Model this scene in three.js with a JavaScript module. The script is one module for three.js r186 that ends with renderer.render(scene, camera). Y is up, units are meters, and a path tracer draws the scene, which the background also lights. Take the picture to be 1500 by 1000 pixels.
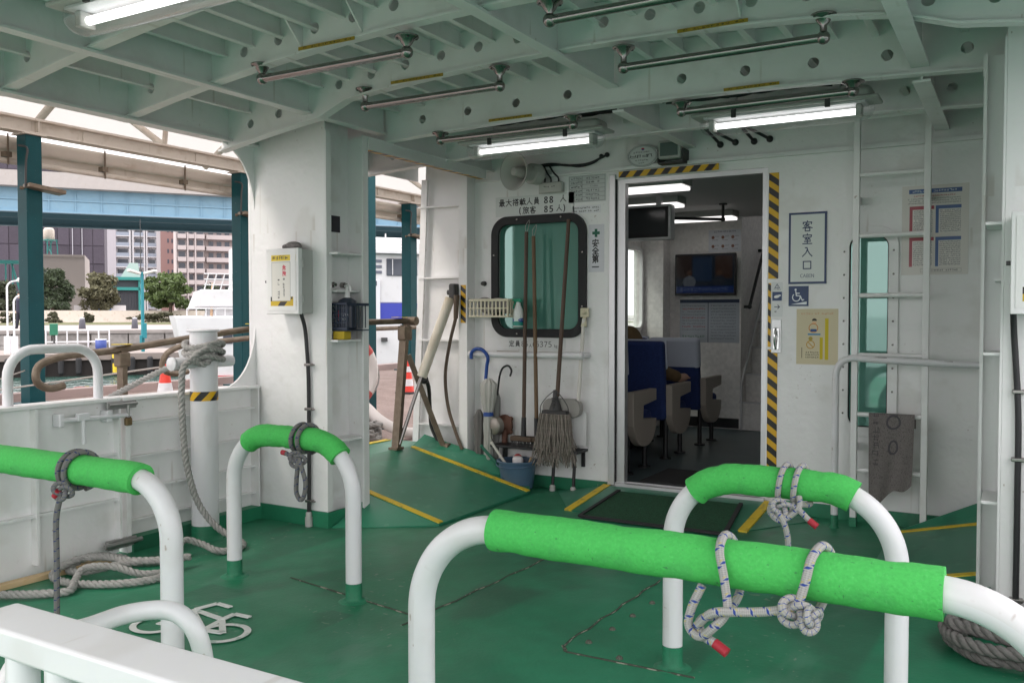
import * as THREE from 'three';
import { mergeGeometries } from 'three/addons/utils/BufferGeometryUtils.js';
import { RoundedBoxGeometry } from 'three/addons/geometries/RoundedBoxGeometry.js';
import { MarchingCubes } from 'three/addons/objects/MarchingCubes.js';
import { RectAreaLightUniformsLib } from 'three/addons/lights/RectAreaLightUniformsLib.js';

// ---------- camera, sky, sun, exposure ----------
const scene = new THREE.Scene();
const camera = new THREE.PerspectiveCamera(42.19, 1024 / 682, 0.05, 2000);
const YAW = Math.PI / 6, PITCH = Math.atan(40 / 1296);
camera.position.set(0, 1.15, 0);
camera.lookAt(-Math.sin(YAW) * Math.cos(PITCH), 1.15 - Math.sin(PITCH), -Math.cos(YAW) * Math.cos(PITCH));
const renderer = new THREE.WebGLRenderer({ antialias: true });
renderer.toneMapping = THREE.LinearToneMapping;
renderer.toneMappingExposure = 2.85;
renderer.shadowMap.enabled = true;
RectAreaLightUniformsLib.init();
{ // overcast sky
  const w = 128, h = 64, d = new Float32Array(w * h * 4);
  for (let j = 0; j < h; j++) for (let i = 0; i < w; i++) {
    const el = (j + 0.5) / h * 2 - 1, k = (j * w + i) * 4;
    const up = Math.max(0, el), a = i / w * Math.PI * 2;
    const c = 1 + 0.035 * Math.sin(a * 3 + el * 5) + 0.03 * Math.sin(a * 5 - el * 9 + 1);
    const b = (0.86 + 0.5 * up) * c;
    d[k] = b * 1.0; d[k + 1] = b * 0.962; d[k + 2] = b * 0.985; d[k + 3] = 1;
  }
  const sky = new THREE.DataTexture(d, w, h, THREE.RGBAFormat, THREE.FloatType);
  sky.mapping = THREE.EquirectangularReflectionMapping; sky.magFilter = THREE.LinearFilter; sky.needsUpdate = true;
  scene.background = sky; scene.environment = sky;
}
const sun = new THREE.DirectionalLight(0xfff4e8, 0.7);
sun.position.set(-9, 20, 12); sun.target.position.set(0, 0, -4); sun.castShadow = true; sun.shadow.radius = 30;
sun.shadow.mapSize.set(2048, 2048);
Object.assign(sun.shadow.camera, { left: -20, right: 20, top: 20, bottom: -20, near: 1, far: 80 });
scene.add(sun, sun.target);

// ---------- helpers ----------
let seed = 7;
const rnd = () => { seed = (seed * 1664525 + 1013904223) >>> 0; return seed / 4294967296; };
const rr = (a, b) => a + (b - a) * rnd();
const V = (x, y, z) => new THREE.Vector3(x, y, z);
const lin = (r, g, b) => new THREE.Color().setRGB(r, g, b);
// periodic value noise
const LAT = (() => { const a = []; let s = 12345; for (let i = 0; i < 65536; i++) { s = (s * 1103515245 + 12345) >>> 0; a.push((s >>> 8) / 16777216); } return a; })();
function vn(u, v, n, o = 0) {
  const x = u * n, y = v * n, xi = Math.floor(x), yi = Math.floor(y);
  let fx = x - xi, fy = y - yi; fx = fx * fx * (3 - 2 * fx); fy = fy * fy * (3 - 2 * fy);
  const L = (a, b) => LAT[((((a % n) + n) % n) * 197 + (((b % n) + n) % n) * 7919 + o * 3571) & 65535];
  return (L(xi, yi) * (1 - fx) + L(xi + 1, yi) * fx) * (1 - fy) + (L(xi, yi + 1) * (1 - fx) + L(xi + 1, yi + 1) * fx) * fy;
}
const fbm = (u, v, n, o = 0, oct = 4) => { let s = 0, a = 0.5, t = 0; for (let k = 0; k < oct; k++) { s += a * vn(u, v, n << k, o + k); t += a; a *= 0.5; } return s / t; };
const sstep = (a, b, x) => { const t = Math.min(1, Math.max(0, (x - a) / (b - a))); return t * t * (3 - 2 * t); };
function tex(size, metres, fn, srgb = true) { // fn -> [r,g,b] 0..1 (linear when srgb)
  const d = new Uint8Array(size * size * 4);
  const enc = (c) => srgb ? (c <= 0.0031308 ? 12.92 * c : 1.055 * Math.pow(c, 1 / 2.4) - 0.055) : c;
  for (let j = 0; j < size; j++) for (let i = 0; i < size; i++) {
    const c = fn(i / size, j / size), k = (j * size + i) * 4;
    for (let q = 0; q < 3; q++) d[k + q] = Math.round(255 * Math.min(1, Math.max(0, enc(c[q]))));
    d[k + 3] = 255;
  }
  const t = new THREE.DataTexture(d, size, size); t.wrapS = t.wrapT = THREE.RepeatWrapping; t.magFilter = THREE.LinearFilter;
  t.minFilter = THREE.LinearMipmapLinearFilter; t.generateMipmaps = true;
  if (srgb) t.colorSpace = THREE.SRGBColorSpace; t.repeat.set(1 / metres, 1 / metres); t.needsUpdate = true; return t;
}
const grey = (size, m, fn) => tex(size, m, (u, v) => { const g = fn(u, v); return [g, g, g]; }, false);
const mixc = (a, b, t) => a.map((x, i) => x + (b[i] - x) * t);
const M = {};
const std = (o) => new THREE.MeshStandardMaterial(o);
const phy = (o) => new THREE.MeshPhysicalMaterial(o);
const flat = (r, g, b, rough = 0.55, metal = 0) => std({ color: lin(r, g, b), roughness: rough, metalness: metal });
// painted steel: mottled enamel, hairline drips of rust and grime specks
function paint(base, dirt, amount, sd) {
  return tex(512, 1.6, (u, v) => {
    let c = base.map((x) => x * (0.94 + 0.1 * fbm(u, v, 5, sd, 5)));
    const grime = sstep(0.56, 0.78, fbm(u, v, 9, sd + 11, 5)) * 0.5 * amount;
    c = mixc(c, dirt, grime * 0.5);
    const speck = sstep(0.93, 0.98, vn(u, v, 160, sd + 20)) * sstep(0.6, 0.8, fbm(u, v, 6, sd + 31, 3)) * amount;
    c = mixc(c, [0.22, 0.13, 0.07], speck * 0.7);
    const drip = sstep(0.83, 0.95, vn(u, v * 0.08, 60, sd + 40)) * sstep(0.5, 0.75, vn(u, v, 8, sd + 41)) * amount;
    return mixc(c, [0.36, 0.3, 0.22], drip * 0.35);
  });
}
const paintBump = grey(512, 1.6, (u, v) => 0.6 * fbm(u, v, 6, 3, 3) + 0.4 * fbm(u, v, 48, 5, 3));
const whiteMap = paint([0.8, 0.805, 0.8], [0.5, 0.48, 0.42], 0.95, 1);
const ceilMap = paint([0.8, 0.8, 0.795], [0.46, 0.44, 0.4], 0.9, 2);
M.white = std({ map: whiteMap, roughness: 0.4, bumpMap: paintBump, bumpScale: 0.005 });
M.ceil = std({ map: ceilMap, roughness: 0.45, bumpMap: paintBump, bumpScale: 0.003 });
M.pipe = std({ map: paint([0.72, 0.72, 0.74], [0.45, 0.42, 0.38], 0.85, 6), roughness: 0.36, bumpMap: paintBump, bumpScale: 0.0015 });
M.green = std({
  map: tex(1024, 2.6, (u, v) => {
    const big = fbm(u, v, 4, 50, 5), fine = fbm(u, v, 40, 55, 4);
    let c = mixc([0.014, 0.172, 0.084], [0.022, 0.212, 0.11], sstep(0.3, 0.72, big));
    c = c.map((x) => x * (0.88 + 0.24 * fine));
    const scuff = sstep(0.62, 0.8, fbm(u * 1, v * 0.35, 24, 60, 4)) * sstep(0.45, 0.65, fbm(u, v, 5, 66, 3));
    c = mixc(c, [0.09, 0.24, 0.16], scuff * 0.45); const tyre = sstep(0.6, 0.72, vn(u, v * 0.12, 16, 74)) * sstep(0.5, 0.62, fbm(u, v, 6, 76, 4)); c = mixc(c, [0.02, 0.05, 0.035], tyre * 0.4);
    const chip = sstep(0.9, 0.94, vn(u, v, 150, 70)) * sstep(0.52, 0.68, fbm(u, v, 7, 72, 3));
    c = mixc(c, [0.3, 0.3, 0.26], chip * 0.5);
    const dirt = sstep(0.55, 0.75, fbm(u, v, 10, 80, 4));
    return mixc(c, [0.02, 0.07, 0.045], dirt * 0.22);
  }),
  roughnessMap: grey(512, 2.6, (u, v) => 0.32 + 0.34 * fbm(u, v, 8, 90, 5)), roughness: 1,
  bumpMap: grey(512, 0.9, (u, v) => 0.5 * fbm(u, v, 10, 92, 4) + 0.5 * fbm(u, v, 90, 95, 2)), bumpScale: 0.0012,
});
M.rampGreen = std({ map: tex(512, 1.4, (u, v) => { let c = mixc([0.02, 0.175, 0.095], [0.034, 0.235, 0.14], fbm(u, v, 6, 97, 5)); c = mixc(c, [0.012, 0.09, 0.055], sstep(0.58, 0.75, fbm(u * 1, v * 0.4, 9, 98, 4)) * 0.4); return mixc(c, [0.12, 0.3, 0.2], sstep(0.66, 0.8, fbm(u, v, 26, 99, 4)) * 0.3); }), roughness: 0.38 });
M.yellow = std({ map: tex(256, 0.5, (u, v) => mixc([0.72, 0.52, 0.03], [0.3, 0.27, 0.08], sstep(0.55, 0.75, fbm(u, v, 12, 101, 4)) * 0.7)), roughness: 0.6 });
M.mark = std({ map: tex(256, 0.5, (u, v) => mixc([0.66, 0.68, 0.66], [0.2, 0.36, 0.28], sstep(0.6, 0.72, fbm(u, v, 16, 104, 4)) * 0.6)), roughness: 0.6 });
M.foam = std({
  map: tex(512, 0.5, (u, v) => { let c = [0.065, 0.48, 0.095].map((x) => x * (0.9 + 0.2 * fbm(u, v, 100, 110, 2))); c = mixc(c, [0.05, 0.22, 0.08], sstep(0.66, 0.8, fbm(u, v, 9, 112, 5)) * 0.2); c = mixc(c, [0.04, 0.14, 0.06], sstep(0.93, 0.97, vn(u, v, 70, 118)) * 0.6); return mixc(c, [0.16, 0.58, 0.2], sstep(0.8, 0.95, vn(u, v, 150, 114)) * 0.25); }),
  roughness: 0.85, bumpMap: grey(256, 0.25, (u, v) => fbm(u, v, 40, 116, 3)), bumpScale: 0.0015,
});
M.teal = phy({ specularIntensity: 0.45, map: tex(256, 1, (u, v) => mixc([0.001, 0.055, 0.064].map((x) => x * (0.85 + 0.3 * fbm(u, v, 6, 120, 4))), [0.2, 0.24, 0.22], sstep(0.94, 0.98, vn(u, v, 90, 122)) * 0.4)), roughness: 0.5 });
M.cream = std({ map: paint([0.6, 0.54, 0.47], [0.34, 0.25, 0.17], 1.3, 8), roughness: 0.55 });
M.steel = std({ color: lin(0.3, 0.285, 0.275), metalness: 0.9, roughness: 0.22 });
M.chrome = std({ color: lin(0.7, 0.7, 0.7), metalness: 1, roughness: 0.18 });
M.alu = std({ color: lin(0.6, 0.6, 0.61), metalness: 0.7, roughness: 0.4 });
M.bronze = std({ map: tex(256, 0.4, (u, v) => mixc([0.11, 0.08, 0.055], [0.22, 0.175, 0.125], fbm(u, v, 14, 130, 4))), metalness: 0.35, roughness: 0.5 });
M.black = flat(0.015, 0.015, 0.017, 0.5);
M.rubber = flat(0.022, 0.022, 0.024, 0.75);
M.dark = flat(0.05, 0.05, 0.05, 0.6);
M.greyp = flat(0.42, 0.43, 0.41, 0.5);
M.red = flat(0.36, 0.014, 0.03, 0.6);
M.orange = flat(0.75, 0.05, 0.03, 0.5);
M.wood = std({ map: tex(256, 0.5, (u, v) => mixc([0.055, 0.034, 0.024], [0.12, 0.072, 0.046], fbm(u, v * 0.12, 20, 140, 4))), roughness: 0.6 });
M.rawwood = std({ map: tex(256, 0.6, (u, v) => mixc([0.62, 0.42, 0.22], [0.75, 0.56, 0.34], fbm(u * 0.15, v, 30, 142, 4))), roughness: 0.7 });
M.rope = std({ map: tex(256, 0.2, (u, v) => mixc([0.24, 0.238, 0.225], [0.42, 0.41, 0.39], fbm(u, v, 24, 144, 3))), roughness: 0.95 });
M.ropeDark = std({ map: tex(256, 0.2, (u, v) => mixc([0.09, 0.09, 0.085], [0.2, 0.19, 0.18], fbm(u, v, 24, 146, 3))), roughness: 0.95 });
function braid(light, bl, sd) { // braided cover with coloured flecks, one repeat = one turn of the cover
  return tex(256, 1, (u, v) => {
    const w = 0.5 + 0.5 * Math.sin((u * 16 + v * 4) * Math.PI * 2) * Math.sin((u * 16 - v * 4) * Math.PI * 2);
    let c = light.map((x) => x * (0.72 + 0.36 * w) * (0.9 + 0.2 * vn(u, v, 60, sd)));
    const f = ((u * 4 + v) % 1 + 1) % 1, g = (u * 16 % 1 + 1) % 1;
    if (f < 0.2 && g < 0.55) c = bl; else if (f > 0.3 && f < 0.37 && g > 0.6 && sd % 2) c = [0.5, 0.42, 0.1];
    return c;
  });
}
M.braid = std({ map: braid([0.38, 0.37, 0.36], [0.02, 0.05, 0.26], 151), roughness: 0.9 });
M.braidDark = std({ map: braid([0.17, 0.165, 0.16], [0.02, 0.035, 0.12], 152), roughness: 0.9 });
M.glassGreen = phy({ color: lin(0.13, 0.34, 0.28), roughness: 0.03, ior: 2.3, transmission: 0.3, thickness: 0, specularColor: lin(0.55, 1, 0.88) });
M.glass = phy({ color: lin(0.9, 0.96, 0.94), roughness: 0.02, transmission: 1, thickness: 0, ior: 1.5 });
M.acrylic = phy({ color: lin(0.9, 0.92, 0.92), roughness: 0.08, transmission: 1, thickness: 0, ior: 1.49 });

function prep(g) {
  g = g.index ? g.toNonIndexed() : g;
  for (const k of Object.keys(g.attributes)) if (!['position', 'normal', 'uv'].includes(k)) g.deleteAttribute(k);
  if (!g.attributes.normal) g.computeVertexNormals();
  if (!g.attributes.uv) g.setAttribute('uv', new THREE.BufferAttribute(new Float32Array(g.attributes.position.count * 2), 2));
  return g;
}
function boxUV(g) { // uv in metres on the dominant axis of each face
  g = prep(g); const p = g.attributes.position, uv = g.attributes.uv;
  const a = V(), b = V(), c = V();
  for (let i = 0; i < p.count; i += 3) {
    a.fromBufferAttribute(p, i); b.fromBufferAttribute(p, i + 1); c.fromBufferAttribute(p, i + 2);
    const n = b.clone().sub(a).cross(c.clone().sub(a)), ax = Math.abs(n.x), ay = Math.abs(n.y), az = Math.abs(n.z);
    [a, b, c].forEach((q, k) => { if (ax >= ay && ax >= az) uv.setXY(i + k, q.z, q.y); else if (ay >= az) uv.setXY(i + k, q.x, q.z); else uv.setXY(i + k, q.x, q.y); });
  }
  return g;
}
const scaleUV = (g, su, sv) => { const uv = g.attributes.uv; for (let i = 0; i < uv.count; i++) uv.setXY(i, uv.getX(i) * su, uv.getY(i) * sv); return g; };
function box(x0, x1, y0, y1, z0, z1, bev = 0) {
  const w = Math.abs(x1 - x0), h = Math.abs(y1 - y0), d = Math.abs(z1 - z0);
  const g = bev ? new RoundedBoxGeometry(w, h, d, 2, Math.min(bev, w / 2.01, h / 2.01, d / 2.01)) : new THREE.BoxGeometry(w, h, d);
  g.translate((x0 + x1) / 2, (y0 + y1) / 2, (z0 + z1) / 2); return boxUV(g);
}
function cyl(p, q, r0, r1 = r0, seg = 14, open = false) {
  const d = q.clone().sub(p), L = d.length(), g = new THREE.CylinderGeometry(r1, r0, L, seg, 1, open);
  scaleUV(g, 2 * Math.PI * r0, L);
  g.applyQuaternion(new THREE.Quaternion().setFromUnitVectors(V(0, 1, 0), d.normalize())); g.translate((p.x + q.x) / 2, (p.y + q.y) / 2, (p.z + q.z) / 2); return prep(g);
}
function bar(p, q, w, h, bev = 0) { // rectangular bar from p to q; w across, h in the upright sense
  const d = q.clone().sub(p), L = d.length(); d.normalize();
  let up = Math.abs(d.y) > 0.98 ? V(0, 0, 1) : V(0, 1, 0); const x = up.clone().cross(d).normalize(); up = d.clone().cross(x);
  const g = boxUV(bev ? new RoundedBoxGeometry(w, h, L, 2, bev) : new THREE.BoxGeometry(w, h, L));
  g.applyMatrix4(new THREE.Matrix4().makeBasis(x, up, d)); g.translate((p.x + q.x) / 2, (p.y + q.y) / 2, (p.z + q.z) / 2); return g;
}
function curveTube(curve, r, n, rad = 10, closed = false, uvu = 0, uvv = 0) {
  const g = new THREE.TubeGeometry(curve, n, r, rad, closed), L = curve.getLength();
  scaleUV(g, uvu ? L / uvu : L, uvv || 2 * Math.PI * r); return prep(g);
}
const spline = (pts, closed = false) => new THREE.CatmullRomCurve3(pts, closed, 'centripetal');
const tube = (pts, r, n = 40, rad = 8) => curveTube(spline(pts), r, n, rad);
function bent(pts, fillet) { // polyline with rounded corners
  const path = new THREE.CurvePath(); let from = pts[0].clone();
  for (let i = 1; i < pts.length - 1; i++) {
    const a = pts[i - 1], b = pts[i], c = pts[i + 1], f = Math.min(fillet, a.distanceTo(b) * 0.49, b.distanceTo(c) * 0.49);
    const s = b.clone().add(a.clone().sub(b).setLength(f)), e = b.clone().add(c.clone().sub(b).setLength(f)), k = 0.5523;
    if (from.distanceTo(s) > 1e-4) path.add(new THREE.LineCurve3(from, s));
    path.add(new THREE.CubicBezierCurve3(s, s.clone().lerp(b, k), e.clone().lerp(b, k), e)); from = e;
  }
  path.add(new THREE.LineCurve3(from, pts[pts.length - 1].clone())); return path;
}
class Sampled extends THREE.Curve { constructor(p) { super(); this.p = p; } getPoint(t, o = V()) { const f = Math.min(t, 0.999999) * (this.p.length - 1), i = Math.floor(f); return o.copy(this.p[i]).lerp(this.p[i + 1], f - i); } }
function pipe(pts, r, fillet = 0.1, n = 0, rad = 14) { const c = bent(pts, fillet); const L = c.getLength(); return curveTube(new Sampled(c.getSpacedPoints(n || Math.ceil(L / 0.02))), r, n || Math.ceil(L / 0.025), rad); }
const lathe = (prof, x, y, z, seg = 24) => { const g = new THREE.LatheGeometry(prof.map((p) => new THREE.Vector2(...p)), seg); scaleUV(g, 1, 1); g.translate(x, y, z); return prep(g); };
function extrude(pts, depth, holes = [], bev = 0) { // in XY, thickness along +z from 0
  const s = pts instanceof THREE.Shape ? pts : new THREE.Shape(pts.map((p) => new THREE.Vector2(...p)));
  for (const [x, y, r] of holes) { const h = new THREE.Path(); h.absarc(x, y, r, 0, Math.PI * 2, true); s.holes.push(h); }
  return boxUV(new THREE.ExtrudeGeometry(s, { depth, bevelEnabled: bev > 0, bevelThickness: bev, bevelSize: bev, bevelSegments: 2, curveSegments: 12 }));
}
function rrect(x0, x1, y0, y1, r, hole) {
  const s = hole ? new THREE.Path() : new THREE.Shape();
  s.moveTo(x0 + r, y0); s.lineTo(x1 - r, y0); s.absarc(x1 - r, y0 + r, r, -Math.PI / 2, 0); s.lineTo(x1, y1 - r); s.absarc(x1 - r, y1 - r, r, 0, Math.PI / 2);
  s.lineTo(x0 + r, y1); s.absarc(x0 + r, y1 - r, r, Math.PI / 2, Math.PI); s.lineTo(x0, y0 + r); s.absarc(x0 + r, y0 + r, r, Math.PI, Math.PI * 1.5); return s;
}
const frameShape = (x0, x1, y0, y1, r, t) => { const s = rrect(x0, x1, y0, y1, r); s.holes.push(rrect(x0 + t, x1 - t, y0 + t, y1 - t, Math.max(0.01, r - t), true)); return s; };
const shift = (g, x, y, z) => g.translate(x, y, z);
const sph = (x, y, z, r, sx = 1, sy = 1, sz = 1, n = 14) => { const g = new THREE.SphereGeometry(r, n, Math.ceil(n * 0.7)); g.scale(sx, sy, sz); g.translate(x, y, z); return boxUV(g); };
const torus = (x, y, z, R, r, rot = [0, 0, 0], n = 32) => { const g = new THREE.TorusGeometry(R, r, 10, n); g.rotateX(rot[0]); g.rotateY(rot[1]); g.rotateZ(rot[2]); g.translate(x, y, z); return boxUV(g); };
function polyPrism(top, y) { // ground polygon [x,z], thin slab with given top height (number or per corner) down to y0
  const n = top.length, pos = [], tri = THREE.ShapeUtils.triangulateShape(top.map((p) => new THREE.Vector2(p[0], p[2])), []);
  const T = top.map((p) => V(...p)), B = top.map((p) => V(p[0], y, p[2]));
  const put = (a, b, c) => pos.push(a.x, a.y, a.z, b.x, b.y, b.z, c.x, c.y, c.z);
  for (const [a, b, c] of tri) { const up = T[b].clone().sub(T[a]).cross(T[c].clone().sub(T[a])).y > 0; up ? put(T[a], T[b], T[c]) : put(T[a], T[c], T[b]); up ? put(B[a], B[c], B[b]) : put(B[a], B[b], B[c]); }
  let ar = 0; for (let i = 0; i < n; i++) { const a = top[i], b = top[(i + 1) % n]; ar += a[0] * b[2] - b[0] * a[2]; }
  for (let i = 0; i < n; i++) { const j = (i + 1) % n; if (ar < 0) { put(B[i], B[j], T[j]); put(B[i], T[j], T[i]); } else { put(B[j], B[i], T[i]); put(B[j], T[i], T[j]); } }
  const g = new THREE.BufferGeometry(); g.setAttribute('position', new THREE.Float32BufferAttribute(pos, 3)); g.computeVertexNormals(); return boxUV(g);
}
const taken = {};
const numbered = (n) => { const k = taken[n] = (taken[n] ?? -1) + 1; return k ? n + '_' + String(k).padStart(3, '0') : n; };
function thing(name, label, category, base = [0, 0, 0], group, kind) {
  const o = new THREE.Group(); o.name = numbered(name); o.position.set(...base); scene.add(o); o.userData = {};
  if (label) o.userData.label = label; if (category) o.userData.category = category; if (group) o.userData.group = group; if (kind) o.userData.kind = kind; return o;
}
function part(parent, name, geoms, mat, label) { // geometry given in world metres
  let top = parent; while (top.parent && top.parent !== scene) top = top.parent;
  const list = (Array.isArray(geoms) ? geoms : [geoms]).map(prep), g = list.length > 1 ? mergeGeometries(list) : list[0];
  g.translate(-top.position.x, -top.position.y, -top.position.z);
  const m = new THREE.Mesh(g, mat); m.name = name; m.castShadow = m.receiveShadow = true; if (label) m.userData.label = label; parent.add(m); return m;
}
function solo(name, label, category, geoms, mat, group, kind) {
  const list = (Array.isArray(geoms) ? geoms : [geoms]).map(prep), g = list.length > 1 ? mergeGeometries(list) : list[0];
  g.computeBoundingBox(); const b = g.boundingBox, c = V((b.min.x + b.max.x) / 2, b.min.y, (b.min.z + b.max.z) / 2); g.translate(-c.x, -c.y, -c.z);
  const m = new THREE.Mesh(g, mat); m.name = numbered(name); m.position.copy(c); m.castShadow = m.receiveShadow = true; m.userData = {};
  if (label) m.userData.label = label; if (category) m.userData.category = category; if (group) m.userData.group = group; if (kind) m.userData.kind = kind; scene.add(m); return m;
}
// ---------- lettering ----------
const R4 = (x0, y0, x1, y1) => [x0, y0, x1, y0, x1, y1, x0, y1, x0, y0];
const ROOF = [[50, 4, 50, 15], [12, 30, 12, 16, 88, 16, 85, 30]];
const KJ = {
  客: [...ROOF, [42, 24, 22, 48], [38, 34, 66, 34, 48, 52, 10, 68], [34, 40, 60, 56, 92, 68], R4(30, 68, 72, 94)],
  室: [...ROOF, [24, 36, 78, 36], [48, 36, 30, 54, 70, 52], [62, 44, 76, 58], [24, 72, 78, 72], [50, 54, 50, 92], [10, 93, 90, 93]],
  入: [[34, 12, 48, 12, 56, 40, 72, 68, 93, 89], [51, 28, 38, 60, 8, 90]],
  口: [R4(16, 20, 84, 86)],
  最: [R4(28, 4, 72, 34), [28, 19, 72, 19], [8, 42, 92, 42], [20, 42, 20, 88], [46, 42, 46, 96], [20, 56, 46, 56], [20, 70, 46, 70], [8, 88, 50, 82], [56, 54, 86, 54, 70, 80, 52, 94], [58, 60, 74, 82, 94, 94]],
  大: [[8, 36, 92, 36], [50, 6, 50, 36, 38, 68, 8, 94], [50, 40, 66, 70, 92, 94]],
  搭: [[6, 28, 36, 28], [22, 6, 22, 90, 12, 84], [6, 62, 36, 50], [42, 18, 94, 18], [56, 8, 56, 28], [78, 8, 78, 28], [68, 28, 40, 54], [68, 28, 94, 54], [54, 56, 82, 56], R4(50, 66, 86, 92)],
  載: [[10, 22, 60, 22], [34, 6, 34, 36], [6, 36, 92, 36], R4(14, 46, 54, 70), [14, 58, 54, 58], [6, 80, 60, 80], [34, 36, 34, 96], [66, 6, 72, 50, 92, 92, 96, 76], [88, 46, 58, 90], [80, 10, 88, 20]],
  人: [[50, 8, 46, 44, 8, 92], [48, 40, 62, 66, 92, 92]],
  員: [R4(30, 6, 70, 24), R4(22, 36, 78, 76), [22, 49, 78, 49], [22, 62, 78, 62], [38, 78, 14, 94], [62, 78, 86, 94]],
  旅: [[24, 4, 24, 18], [6, 20, 44, 20], [20, 20, 18, 60, 4, 94], [18, 44, 40, 44, 38, 88, 28, 92], [58, 6, 46, 30], [52, 20, 94, 20], [90, 32, 50, 44], [56, 42, 56, 90, 66, 84], [72, 40, 78, 66, 96, 92], [90, 52, 76, 64]],
  定: [...ROOF, [24, 40, 76, 40], [50, 40, 50, 86], [50, 62, 76, 62], [28, 54, 24, 78, 8, 94], [24, 74, 44, 90, 94, 92]],
  安: [...ROOF, [46, 32, 28, 66, 74, 93], [68, 52, 54, 76, 18, 94], [6, 54, 94, 54]],
  全: [[50, 6, 8, 44], [50, 6, 92, 44], [28, 48, 72, 48], [24, 68, 76, 68], [50, 48, 50, 92], [10, 92, 90, 92]],
  第: [[24, 4, 10, 24], [18, 14, 46, 14], [28, 14, 34, 26], [64, 4, 52, 24], [60, 14, 92, 14], [72, 14, 78, 26], [16, 34, 80, 34, 80, 50, 20, 50, 16, 66, 86, 66, 82, 88, 72, 84], [50, 28, 50, 98], [46, 68, 12, 94]],
  一: [[6, 50, 94, 50]],
  危: [[38, 4, 12, 34], [30, 16, 64, 16, 54, 32], [16, 36, 92, 36], [22, 36, 18, 70, 6, 94], [38, 50, 72, 50, 70, 70, 60, 70], [38, 50, 38, 88, 88, 88, 88, 76]],
  険: [[14, 8, 14, 96], [14, 8, 38, 8, 28, 34, 38, 56, 20, 62], [68, 6, 42, 34], [68, 6, 96, 34], [56, 34, 82, 34], R4(50, 44, 88, 62), [68, 34, 68, 66, 44, 94], [70, 66, 96, 94]],
};
function canvas(w, h, draw, bg) {
  const c = document.createElement('canvas'); c.width = w; c.height = h; const x = c.getContext('2d');
  if (bg) { x.fillStyle = bg; x.fillRect(0, 0, w, h); } draw(x, w, h);
  const t = new THREE.CanvasTexture(c); t.colorSpace = THREE.SRGBColorSpace; t.anisotropy = 8; return t;
}
function kanji(x, ch, px, py, s, col, wt) {
  x.strokeStyle = col; x.lineWidth = wt || s * 0.1; x.lineCap = 'square'; x.lineJoin = 'round';
  for (const st of KJ[ch] || []) { x.beginPath(); for (let i = 0; i < st.length; i += 2) { const a = px + st[i] * s / 100, b = py + st[i + 1] * s / 100; i ? x.lineTo(a, b) : x.moveTo(a, b); } x.stroke(); }
}
let jr = 3; const jrand = () => { jr = (jr * 16807) % 2147483647; return jr / 2147483647; };
function scribble(x, px, py, w, s, col, vertical = false) { // a line of print too small to read
  x.strokeStyle = col; x.lineWidth = Math.max(1, s * 0.13);
  for (let o = 0; o < w - s * 0.5; o += s * 1.12) {
    if (jrand() < 0.06) continue;
    for (let k = 0; k < 4; k++) {
      const a = jrand(), b = jrand(), hz = jrand() < 0.55, bx = vertical ? px : px + o, by = vertical ? py + o : py;
      x.beginPath(); if (hz) { x.moveTo(bx + s * 0.08, by + b * s); x.lineTo(bx + s * 0.92, by + b * s); } else { x.moveTo(bx + a * s, by + s * 0.1); x.lineTo(bx + (a + (jrand() - 0.5) * 0.4) * s, by + s * 0.9); } x.stroke();
    }
  }
}
const word = (x, t, px, py, s, col, bold = false, align = 'center') => { x.fillStyle = col; x.font = `${bold ? 'bold ' : ''}${s}px sans-serif`; x.textAlign = align; x.textBaseline = 'middle'; x.fillText(t, px, py); };
const printed = (map, rough = 0.5, extra = {}) => std({ map, roughness: rough, ...extra });
function sheetZ(x0, x1, y0, y1, z, t = 0.002) { // thin plate facing +z whose face shows a whole map
  const g = prep(new THREE.BoxGeometry(x1 - x0, y1 - y0, t)); g.translate((x0 + x1) / 2, (y0 + y1) / 2, z + t / 2); return g;
}
function hazard(w, h, n, horizontal, lean = 1) {
  return canvas(w, h, (x) => {
    x.fillStyle = '#d9a90c'; x.fillRect(0, 0, w, h); x.fillStyle = '#141416'; const L = horizontal ? w : h, p = L / n;
    for (let k = -2; k < n + 2; k++) { x.beginPath(); const a = k * p, b = a + p * 0.5;
      if (horizontal) { x.moveTo(a, h); x.lineTo(b, h); x.lineTo(b + h * lean, 0); x.lineTo(a + h * lean, 0); } else { x.moveTo(0, a); x.lineTo(0, b); x.lineTo(w, b + w * lean); x.lineTo(w, a + w * lean); } x.fill(); }
  });
}
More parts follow.
